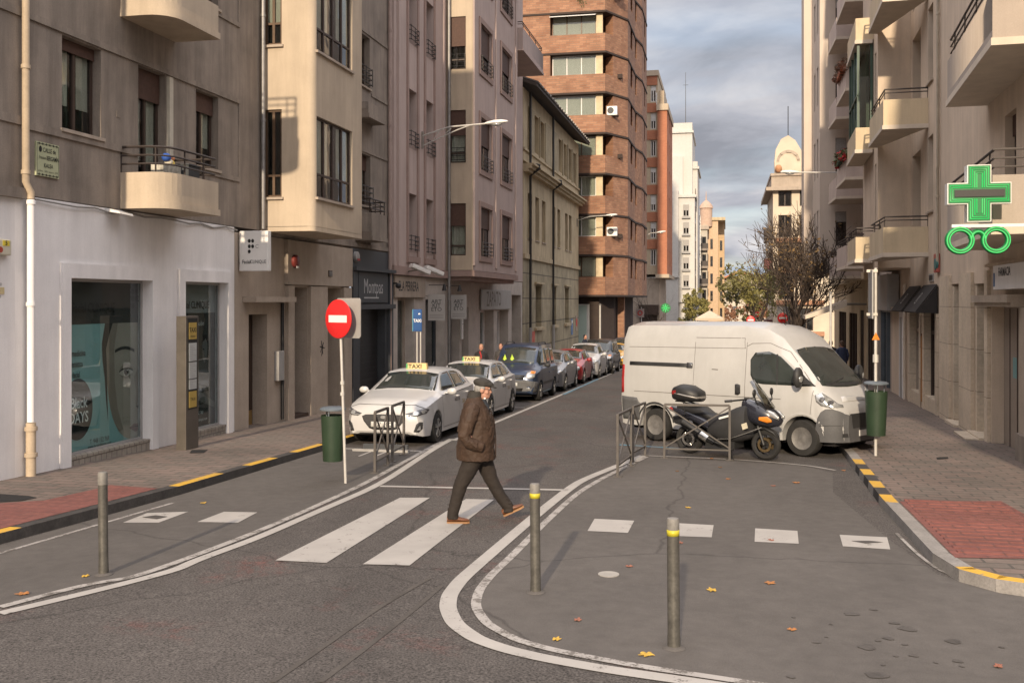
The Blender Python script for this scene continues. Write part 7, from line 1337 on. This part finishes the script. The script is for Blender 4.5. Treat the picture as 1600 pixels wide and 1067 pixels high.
for k in range(24): q.fbox(TF2, 16.86, 17.09 - .05 * (k % 3), .0125, .0135, zt + 1.15 + .033 * k, zt + 1.16 + .033 * k)
q.build('timetable', [M('timetable_paper', (.38, .39, .38), .5, .08), m_grey_pl], t)
# street lamps on wall arms
def lamp(a, b, label, truss=True):
    t = thing('street_lamp', label, 'street lamp', a, group='street lamps on wall arms'); a, b = Vector(a), Vector(b); d = (b - a).normalized(); L = (b - a).length
    q = MB().tube([a, a + (b - a) * .35 + Vector((0, 0, .22)), b - d * .3 + Vector((0, 0, .2))], .03, 7)
    if truss:
        q.tube([a + Vector((0, 0, -.35)), a + (b - a) * .45 + Vector((0, 0, .08)), a + (b - a) * .62 + Vector((0, 0, .2))], .022, 6)
        for f in (.15, .3): q.tube([a + (b - a) * f + Vector((0, 0, -.3 + f)), a + (b - a) * (f + .08) + Vector((0, 0, .16))], .016, 5)
    q.build('arm', m_pole, t, smooth=40); up = Vector((0, 0, 1)); s = d.cross(up); rows = []
    for f, w, h in ((-.12, .03, .03), (0, .09, .07), (.25, .15, .10), (.5, .13, .09), (.68, .06, .05), (.72, .02, .02)):
        c = b - d * .4 + d * f + up * .2; rows.append([c + s * w * math.cos(R(36 * k)) + up * (h * math.sin(R(36 * k)) * (1 if math.sin(R(36 * k)) > 0 else .6)) for k in range(10)])
    MB().loft(rows).build('lamp_head', m_white_pl, t, smooth=60); MB().ell(b - d * .1 + up * .145, (.2, .11, .07), 12, 6).build('lens', m_lens, t, smooth=60); MB().beam(a - d * .02 + up * .15, a - d * .02 - up * .45, .12, .04, (0, 1, 0)).build('wall_plate', m_metal, t)
lamp((-10.45, 33.7, 8.25), (-7.7, 33.7, 8.42), 'white street lamp head on a truss arm from the pink house'); lamp((-10.45, 71, 8.2), (-7.9, 71, 8.35), 'white street lamp over the street at the end of the ochre house', False); lamp((-7.2, 90, 8.2), (-5.6, 90, 8.4), 'double looking street lamp beside the orange block', False); lamp((6.3, 47.5, 8.0), (2.75, 47.5, 8.15), 'white street lamp head reaching left from the tall pale house', False)
# farther signs, canopy and cross
def noentry(x, y, z, r, label, back=False):
    t = thing('no_entry_sign', label, 'sign', (x, y, gz(y)), group='distant no entry signs'); MB().tube([(x, y + .05, gz(y)), (x, y + .05, z + r)], .04, 6).build('post', m_pole, t); D_ = disc3(Vector((x, y, z)), Vector((0, -1, 0)), 0, r, .03, 'disc', m_sred, t); MB().box(x - r * .7, x + r * .7, y - .04, y - .031, z - r * .18, z + r * .18).build('white_bar', m_white_pl, D_)
    if back: MB().box(x - r * 1.05, x + r * 1.05, y + .005, y + .03, z - r, z + r * 2.2).build('back_plate', m_grey_pl, t)
noentry(3.2, 60, 1.45, .30, 'no entry sign with grey back plate under the bare tree', True); noentry(1.85, 80, .95, .32, 'half hidden no entry sign over the van roof, lower of two'); noentry(2.7, 95, 1.2, .28, 'small no entry sign over the van roof, higher of two')
t = thing('parking_sign', 'pale square sign with red ring on a post by the tower corner', 'sign', (-7.3, 88, gz(88))); MB().tube([(-7.3, 88, gz(88)), (-7.3, 88, 1.9)], .05, 6).build('post', m_pole, t); MB().box(-7.75, -7.05, 87.9, 87.96, 1.0, 1.75).build('panel', M('sign_pinkish', (.45, .36, .33), .5), t); q = MB(); ring(q, (-7.4, 87.89, 1.38), Ux, Uz, .14, .22, 18); q.build('ring', m_sred, t)
t = thing('pole', 'white pole before the shop window of the brick tower', 'pole', (-8.2, 66, gnd(66))); MB().tube([(-8.2, 66, gnd(66)), (-8.2, 66, 2.15)], .06, 8).build('shaft', m_pole, t); MB().lathe([(.085, 0), (.085, .06), (.001, .09)], (-8.2, 66, 2.15), n=8).build('cap', m_metal, t)
t = thing('pharmacy_cross', 'small far green pharmacy cross on the corner of the orange block', 'sign', (-6.4, 111.4, 1.6)); MB().lathe([(.55, -.1), (.55, .1)], (-6.55, 111.2, 1.65), 'y', 16).build('case', M('sign_green', (.01, .13, .04)), t); q = MB()
for k in range(8): q.beam((-6.55, 111.05, 1.65), (-6.55 + .42 * math.cos(k * .785), 111.05, 1.65 + .42 * math.sin(k * .785)), .1, .04, (0, 1, 0))
q.build('neon_star', m_neon, t)
t = thing('canopy_tent', 'beige pointed canopy tent far down the street above the van roof', 'tent', (-1.75, 112, gz(112))); z = .55; MB().add([(-3.3, 110.5, z), (-.3, 110.5, z), (-.3, 113.5, z), (-3.3, 113.5, z), (-1.8, 112, z + .85), (-3.3, 110.5, z - .25), (-.3, 110.5, z - .25), (-.3, 113.5, z - .25), (-3.3, 113.5, z - .25)], [(0, 1, 4), (1, 2, 4), (2, 3, 4), (3, 0, 4), (0, 1, 6, 5), (1, 2, 7, 6), (2, 3, 8, 7), (3, 0, 5, 8)]).build('roof', M('beige_canvas', (.52, .42, .32), .85, .06), t, solid=.03)
for x in (-3.2, -.4):
    for y in (110.6, 113.4): MB().tube([(x, y, gz(112) - .1), (x, y, z - .1)], .05, 5).build('post', m_metal, t)
t = thing('shop_awning', 'pale tilted awning lamp box under the tall pale house', 'awning', (4.5, 47, 1.5)); MB().hexa([(3.5, 47, 1.62), (5.3, 47, 2.2), (5.3, 48.6, 2.2), (3.5, 48.6, 1.62), (3.5, 47, 1.78), (5.3, 47, 2.5), (5.3, 48.6, 2.5), (3.5, 48.6, 1.78)]).build('canvas', m_slab, t); MB().tube([(5.3, 47.8, 2.3), (6.6, 47.8, 2.3)], .06, 6).build('arm', m_metal, t)
# ------------------------------------------------------------------ trees
def tree(label, base_, h, rnd, trunk_r, spread, leaf=None, nleaf=0, lsize=.12, depth=5, mat=None, lean=(0, 0), first=.28, minr=.0, kids=(2, 3, 3), thick=(.55, .8), up=.12):
    t = thing('tree', label, 'tree', base_, group='street trees'); mb = MB(); tips = []
    def grow(p, d, L, r, k):
        n = 3 if k > 1 else 2; pts = [p]; rr = [r]
        for i in range(n): d = (d + Vector((rnd.gauss(0, .13), rnd.gauss(0, .13), rnd.gauss(.03, .08)))).normalized(); p = p + d * L / n; pts.append(p); rr.append(max(minr, r * (1 - .4 * (i + 1) / n)))
        mb.tube(pts, rr, 7 if k >= depth - 1 else 4 if k > 1 else 3, caps=False); tips.append((p, k))
        if k <= 0: return
        for j in range(rnd.choice(kids) if k < depth else 6):
            a = rnd.uniform(0, 6.28); v = d.orthogonal().normalized(); v.rotate(Matrix.Rotation(a, 3, d).to_euler()); nd = (d * rnd.uniform(.55, 1.0) + v * rnd.uniform(.4, .85) * spread + Vector((0, 0, up))).normalized(); q = pts[-1] if j < 2 else pts[rnd.randrange(1, len(pts))]
            grow(q, nd, L * rnd.uniform(.6, .85), max(minr, rr[-1] * rnd.uniform(*thick)), k - 1)
    grow(Vector(base_), Vector((lean[0], lean[1], 1)).normalized(), h * first, trunk_r, depth); mb.build('trunk', mat or m_bark, t, smooth=60)
    if nleaf:
        q = MB(); good = [p for p, k in tips if k <= 2]
        for _ in range(nleaf): p = rnd.choice(good); foliage(q, p + Vector((rnd.gauss(0, .18), rnd.gauss(0, .18), rnd.gauss(0, .18))), (.2, .2, .2), 3, lsize, rnd)
        q.build('crown', leaf, t)
    return t
m_bark = M('dark_bark', (.060, .043, .033), .9, .3, 4, .3, 20)
tree('bare dark tree with a few brown leaves reaching in front of the ornate house', (3.3, 50, gz(50)), 12.2, random.Random(21), .26, 1.0, M('brown_leaves', (.16, .10, .04), .8, .4, 2, 0), 220, .08, 5, lean=(-.03, .03), first=.25, minr=.012, kids=(3, 4, 4), thick=(.5, .7), up=.30)
tree('second bare tree close behind the first, near the pale house corner', (3.4, 57, gz(57)), 12.0, random.Random(4), .22, .9, M('brown_leaves', (.16, .10, .04)), 120, .08, 5, lean=(.0, 0), first=.25, minr=.012, kids=(3, 4, 4), thick=(.5, .7), up=.28)
tree('yellow green leafy tree left of the bare tree', (2.6, 92, gz(92)), 8.8, random.Random(9), .16, .6, m_leafy, 700, .14, 4, first=.3); tree('thin yellow leafed tree farther behind the leafy one', (3.6, 104, gz(104)), 11, random.Random(13), .16, .7, M('olive_foliage', (.13, .12, .045), .7, .45, 1.2, 0), 1000, .2, 4, first=.3)
tree('small round green tree beside the hotel on the left far end', (-4.4, 150, gz(150)), 8.5, random.Random(17), .16, .7, m_leafy, 900, .22, 3, first=.34); tree('slender bare tree before the orange block', (-7.0, 100, gz(100)), 11, random.Random(19), .10, .8, None, 0, depth=4)
tree('reddish bare tree in front of the church', (5.5, 200, gz(200)), 11, random.Random(23), .2, 1.0, M('rust_foliage', (.25, .13, .08), .8, .4, 1.5, 0), 700, .3, 4)
tree('pale bare tree in front of the church, left', (1.5, 230, gz(230)), 10, random.Random(29), .2, 1.0, M('rust_foliage', (.25, .13, .08)), 500, .3, 4)
# ------------------------------------------------------------------ people
m_face = M('skin', (.42, .22, .155), .6, .12, 30, .06, 80); m_coat = M('brown_waxed_coat', (.046, .025, .0145), .72, .28, 5, .15, 50, bump=.25); m_trou = M('dark_corduroy', (.023, .017, .0135), .85, .25, 4, .15, 60, bump=.2); m_shoe = M('tan_leather', (.13, .05, .022), .4, .2, 12, .1, 60); m_capm = M('dark_cap', (.034, .030, .026), .85, .2, 10, .2, 60); m_hairg = M('grey_hair', (.26, .245, .23), .8, .2, 30, .2, 80); m_sole = M('pale_sole', (.28, .15, .07), .6)
def voxel(o, size, sm=4):
    r_ = o.modifiers.new('remesh', 'REMESH'); r_.mode = 'VOXEL'; r_.voxel_size = size; r_.use_smooth_shade = True; s_ = o.modifiers.new('smooth', 'SMOOTH'); s_.iterations = sm; s_.factor = .5; return o
def rings(mb, st, n=20, wob=0, ph=0):  # (z, centre f, centre l, radius f, radius l) horizontal rings
    rows = []
    for i, (z, f, l, rf, rl) in enumerate(st):
        rows.append([Vector((f + rf * math.cos(2 * math.pi * k / n) * (1 + wob * math.sin(5 * k * 6.283 / n + i * 1.3 + ph)), l + rl * math.sin(2 * math.pi * k / n) * (1 + wob * math.cos(4 * k * 6.283 / n + i + ph)), z)) for k in range(n)])
    return mb.loft(rows)
def refine(st, m=3):
    o = []
    for a, b in zip(st, st[1:]): o += [tuple(p + (q - p) * (k / m) for p, q in zip(a, b)) for k in range(m)]
    return o + [st[-1]]
def head(mb, f0, l0, z0, s=1.0, tilt=0.0):
    Mh = Matrix.Translation((f0, l0, z0)) @ Matrix.Rotation(tilt, 4, 'Y') @ Matrix.Scale(s, 4)
    for c, r in (((0, 0, .03), (.098, .078, .105)), ((.035, 0, -.055), (.068, .058, .075)), ((.075, 0, -.085), (.030, .032, .028)), ((.098, 0, -.012), (.020, .013, .030)), ((.112, 0, -.026), (.018, .016, .014)), ((.088, 0, -.055), (.022, .026, .010)), ((.088, 0, -.068), (.020, .024, .009)), ((.082, .03, .025), (.02, .022, .012)), ((.082, -.03, .025), (.02, .022, .012)), ((-.005, .079, -.012), (.026, .012, .034)), ((-.005, -.079, -.012), (.026, .012, .034)), ((.055, .045, -.03), (.03, .025, .03)), ((.055, -.045, -.03), (.03, .025, .03))):
        mb.join(MB().ell(c, r, 14, 10).xf(Mh))
    mb.tube([Mh @ Vector((-.005, 0, -.03)), Mh @ Vector((-.035, 0, -.13)), Mh @ Vector((-.055, 0, -.22))], [.06, .058, .072], 12); return Mh
def hand(mb, w, d, side=1, curl=.5):   # palm and five curved fingers of unequal length
    w, d = Vector(w), Vector(d).normalized(); a = Vector((0, side, 0)); a = (a - d * a.dot(d)).normalized(); c = d.cross(a); mb.ell(w + d * .05, (.022, .04, .05), 10, 8)
    for k, L in enumerate((.068, .078, .072, .056)):
        o = w + d * .09 + c * (.027 - .018 * k); mb.tube([o - d * .02, o + d * L * .4, o + d * L * .72 - a * curl * L * .4, o + d * L * .8 - a * curl * L * .9], [.0095, .009, .008, .007], 7)
    mb.tube([w + d * .03 + c * .03, w + d * .065 + c * .052, w + d * .09 + c * .05 - a * .01], [.012, .010, .008], 7)
fwd = Vector((.962, .272)); mp = gp(745, 815); man = thing('person', 'elderly man in brown coat and flat cap striding over the crossing, hands in pockets', 'person', lift(mp, .008), (0, 0, math.atan2(fwd.y, fwd.x)))
b = MB(); Mh = head(b, .068, 0, 1.648, 1.0, R(6)); rings(b, [(.80, 0, 0, .12, .15), (.95, 0, 0, .15, .17), (1.2, .01, 0, .15, .17), (1.4, -.02, 0, .12, .18), (1.47, -.02, 0, .08, .12)], 16)
for s in (-1, 1): b.tube([(-.03, s * .19, 1.42), (-.14, s * .25, 1.14), (-.03, s * .235, 1.02)], [.05, .035, .024], 10); hand(b, (-.03, s * .225, 1.01), (.7, -.1 * s, -.55), s)
LEG = {-1: ((-.03, .85), (-.205, .47), (-.30, .09)), 1: ((.03, .85), (.185, .50), (.395, .13))}
for s in (-1, 1): (f0, z0), (f1, z1), (f2, z2) = LEG[s]; b.tube([(f0, s * .10, z0), (f1, s * .095, z1), (f2, s * .085, z2)], [.085, .055, .042], 12)
voxel(local(b, 'body', m_face, man), .0075, 3)
for s in (-1, 1):
    e_ = local(MB().ell(Mh @ Vector((.0855, s * .031, .012)), (.010, .013, .009), 10, 7), 'eye', m_inkw, man, smooth=60); local(MB().ell(Mh @ Vector((.0955, s * .031, .012)), (.003, .006, .006), 8, 6), 'iris', m_ink, e_)
local(MB().beam(Mh @ Vector((.107, -.022, -.0615)), Mh @ Vector((.107, .022, -.0615)), .004, .003), 'mouth', M('lip_line', (.2, .07, .055), .6), man)
q = MB()
for s in (-1, 1):
    for c_ in [Mh @ Vector((.108, s * .034, .008))]: q.tube([c_ + Vector((.0, .027 * math.cos(R(24 * k)), .021 * math.sin(R(24 * k)))) for k in range(16)], .0022, 5)
    q.tube([Mh @ Vector((.106, s * .06, .014)), Mh @ Vector((.02, s * .083, .012)), Mh @ Vector((-.02, s * .082, .0))], .0022, 5)
q.tube([Mh @ Vector((.109, -.008, .014)), Mh @ Vector((.112, 0, .018)), Mh @ Vector((.109, .008, .014))], .002, 5); local(q, 'glasses', m_frameb, man, smooth=60)
q = MB(); q.join(MB().ell((-.035, 0, .005), (.072, .082, .072), 14, 9).xf(Mh)); q.join(MB().ell((.0, .078, .02), (.035, .009, .03), 8, 6).xf(Mh)).join(MB().ell((.0, -.078, .02), (.035, .009, .03), 8, 6).xf(Mh)); voxel(local(q, 'hair', m_hairg, man), .007, 2)
q = MB(); q.join(MB().ell((-.005, 0, .082), (.118, .095, .062), 18, 10).xf(Mh)); q.join(MB().ell((.055, 0, .068), (.085, .082, .045), 16, 9).xf(Mh)); q.join(MB().ell((.125, 0, .045), (.060, .066, .011), 14, 7, Matrix.Rotation(R(14), 3, 'Y')).xf(Mh)); q.join(MB().lathe([(.09, -.02), (.098, .0), (.085, .03)], (0, 0, .06), n=18).xf(Mh @ Matrix.Scale(1.0, 4))); voxel(local(q, 'flat_cap', m_capm, man), .007, 2)
q = MB(); rings(q, refine([(.775, -.012, 0, .245, .262), (.90, -.015, 0, .238, .268), (1.05, -.005, 0, .230, .268), (1.18, .0, 0, .222, .262), (1.30, -.005, 0, .202, .255), (1.40, -.02, 0, .168, .238), (1.47, -.03, 0, .132, .205), (1.52, -.03, 0, .105, .145), (1.555, -.022, 0, .092, .105), (1.595, -.012, 0, .085, .092)], 3), 28, .013)
for s in (-1, 1):
    q.tube([(-.045, s * .175, 1.455), (-.075, s * .235, 1.38), (-.13, s * .285, 1.22), (-.165, s * .30, 1.10), (-.12, s * .295, 1.03), (-.02, s * .28, .985), (.065, s * .262, .955)], [.085, .098, .088, .082, .078, .072, .062], 14)
    for k in range(5): q.tube([(-.20 + .02 * k, s * (.345 - .006 * k), 1.08 - .012 * k + .03 * (k % 2)), (-.10 + .02 * k, s * .372, 1.045 - .02 * k), (.0, s * .35, 1.03 - .015 * k)], .008, 5)
C_ = voxel(local(q, 'coat', m_coat, man), .0085, 3)
def creased(o, size, st):
    tx = bpy.data.textures.new('crease', 'CLOUDS'); tx.noise_scale = size; tx.noise_depth = 3; tx.noise_type = 'HARD_NOISE'; d_ = o.modifiers.new('crease', 'DISPLACE'); d_.texture = tx; d_.strength = st; d_.mid_level = .4; d_.texture_coords = 'LOCAL'
creased(C_, .09, .020); q = MB(); q.tube([(.235, -.02, .80), (.235, -.015, 1.05), (.218, 0, 1.25), (.155, 0, 1.42)], .008, 6); q.tube([(-.25, -.06, .80), (-.252, -.05, .95)], .006, 5); local(q, 'zip_flap', M('coat_flap', (.04, .024, .017), .7), C_, smooth=60)
ns = M('coat_noise', (.05, .03, .02)); q = MB(); rings(q, [(1.545, -.03, 0, .098, .108), (1.60, -.018, 0, .094, .10), (1.625, -.018, 0, .088, .095), (1.60, -.018, 0, .078, .086)], 20, .02); local(q, 'collar', m_capm, man, smooth=60)
local(MB().loft([[(.085, -.05, 1.53), (.10, 0, 1.55), (.085, .05, 1.53)], [(.15, -.05, 1.40), (.17, 0, 1.40), (.15, .05, 1.40)]], caps=False, closed=False), 'scarf', M('dark_scarf', (.03, .035, .045), .8), man, solid=.02); local(MB().ell((.098, -.03, 1.535), (.018, .03, .016), 8, 6), 'shirt_collar', m_inkw, man, smooth=60)
q = MB()
for s in (-1, 1):
    (f0, z0), (f1, z1), (f2, z2) = LEG[s]; q.tube([(f0 + .01, s * .085, z0 + .02), ((f0 + f1) / 2 + .01, s * .10, (z0 + z1) / 2), (f1, s * .10, z1), ((f1 + f2) / 2 - .005, s * .095, (z1 + z2) / 2), (f2, s * .09, z2 + .03), (f2 + .005, s * .09, z2 - .035)], [.128, .112, .088, .078, .072, .076], 18)
    for k in range(3): q.tube([(f2 - .07, s * .09 - .05, z2 + .05 + .05 * k), (f2 + .02, s * .09 - s * .075, z2 + .035 + .05 * k), (f2 + .075, s * .09, z2 + .05 + .05 * k)], .006, 5)
rings(q, [(.74, 0, 0, .15, .17), (.88, 0, 0, .17, .2), (.98, 0, 0, .16, .19)], 16); creased(voxel(local(q, 'trousers', m_trou, man), .0085, 3), .12, .012)
for s, (hx, hz, an) in ((-1, (-.372, .0, 0.0)), (1, (.345, .035, R(25)))):
    q = MB(); so = MB(); rows = []; rs2 = []
    for x, w, h0, h1 in ((0, .028, .022, .085), (.03, .037, .02, .10), (.08, .038, .02, .105), (.13, .040, .02, .088), (.19, .048, .02, .068), (.245, .042, .022, .055), (.278, .022, .026, .042)):
        rows.append([Vector((x, w * math.cos(R(30 * k)), (h0 + h1) / 2 + (h1 - h0) / 2 * math.sin(R(30 * k)))) for k in range(12)]); rs2.append([Vector((x - .002 + .004 * (x > .1), w * 1.12 * c, z)) for c, z in ((-1, .0 if x > .01 else .003), (1, .0 if x > .01 else .003), (1, .022), (-1, .022))])
    q.loft(rows); so.loft(rs2); mt = Matrix.Translation((hx, s * .09, hz)) @ Matrix.Rotation(-an, 4, 'Y'); S_ = local(q.xf(mt), 'shoe', m_shoe, man, smooth=50); local(so.xf(mt), 'sole', m_sole, S_)
def pedestrian(label, x, y, h, ang, top, legs, hair, group=None, scarf=None, skirt=False):
    z = gnd(y) if x < -7.6 or x > 2.2 else gz(y); t = thing('person', label, 'person', (x, y, z), (0, 0, ang)); k = h / 1.72; b = MB(); Mh = head(b, .02, 0, 1.585 * k, k); rings(b, [(.8 * k, 0, 0, .11, .15), (1.1 * k, 0, 0, .11, .14), (1.38 * k, -.01, 0, .09, .17), (1.45 * k, -.01, 0, .06, .09)], 14)
    for s in (-1, 1):
        b.tube([(-.01, s * .18 * k, 1.37 * k), (-.03, s * .23 * k, 1.1 * k), (.06, s * .22 * k, .88 * k)], [.045, .04, .028], 8); hand(b, (.06, s * .22 * k, .88 * k), (.25, 0, -1), s); b.tube([(0, s * .09, .85 * k), (.03 * s + .02, s * .09, .46 * k), (-.02 + .06 * s, s * .09, .06)], [.08, .055, .04], 10)
    voxel(local(b, 'body', m_face, t), .010, 2); q = MB(); rings(q, refine([(.62 * k if skirt else .78 * k, 0, 0, .17, .21), (1.0 * k, 0, 0, .15, .20), (1.25 * k, 0, 0, .14, .205), (1.4 * k, -.01, 0, .11, .185), (1.46 * k, -.01, 0, .07, .1)], 2), 18, .02)
    for s in (-1, 1): q.tube([(-.01, s * .17 * k, 1.38 * k), (-.04, s * .235 * k, 1.12 * k), (.05, s * .225 * k, .90 * k)], [.07, .06, .05], 10)
    voxel(local(q, 'coat', M(*top), t), .012, 2); q = MB()
    for s in (-1, 1): q.tube([(0, s * .09, .86 * k), (.03 * s + .02, s * .09, .46 * k), (-.02 + .06 * s, s * .09, .07)], [.1, .08, .065], 12)
    voxel(local(q, 'trousers', M(*legs), t), .012, 2)
    for s in (-1, 1): local(MB().ell((.05 + .06 * s, s * .09, .04), (.12, .042, .042), 10, 6), 'shoe', m_ink, t, smooth=60)
    q = MB(); q.join(MB().ell((-.025, 0, .055), (.098, .09, .095), 12, 8).xf(Mh)).join(MB().ell((-.06, 0, -.03), (.05, .07, .08), 10, 7).xf(Mh)); voxel(local(q, 'hair', M(*hair), t), .010, 2)
    if scarf: local(MB().tube([(.08, -.05, 1.44 * k), (.13, 0, 1.3 * k), (.14, .02, 1.15 * k)], .03, 8), 'scarf', M(*scarf), t, smooth=60)
dk = ('black_coat', (.018, .017, .019), .8, .2); lg = ('dark_trousers', (.02, .02, .022), .8, .2)
pedestrian('woman in black coat with red scarf on the left pavement behind the blue van', -8.75, 35.4, 1.66, R(-80), dk, lg, ('fair_hair', (.22, .15, .09), .7, .3), scarf=('red_scarf', (.35, .03, .03), .8), skirt=True); pedestrian('second walker just behind the woman in black, mostly hidden by the blue van', -8.6, 38, 1.64, R(-95), ('grey_coat', (.06, .055, .055), .8), lg, ('brown_hair', (.07, .04, .025), .7))
pedestrian('man in dark navy jacket standing beyond the parked cars near the tower', -8.65, 62, 1.8, R(-20), ('navy_coat', (.015, .018, .032), .7), lg, ('black_hair', (.015, .013, .012), .6)); pedestrian('person in black walking away on the right pavement, left of two', 4.55, 46.5, 1.75, R(80), dk, lg, ('black_hair', (.015, .013, .012))); pedestrian('person in dark blue jacket on the right pavement, right of two', 4.75, 44, 1.78, R(100), ('blue_jacket', (.018, .026, .06), .7), lg, ('brown_hair', (.07, .04, .025)))
for i in range(12):
    pedestrian(('far walker in pale coat', 'far walker in dark coat', 'far walker in grey coat')[i % 3] + ' far down the street, %s' % ('by the canopy tent', 'left of the no entry signs', 'below the arched church windows', '')[i // 3], -.6 + .5 * i + (i % 2) * .3, 128 + 3.1 * i, 1.7, R(60 * i), (('pale_coat', (.45, .42, .4), .8), ('black_coat', (.018, .017, .019)), ('grey_coat', (.06, .055, .055)))[i % 3], lg, ('brown_hair', (.07, .04, .025))) if i < 8 else None
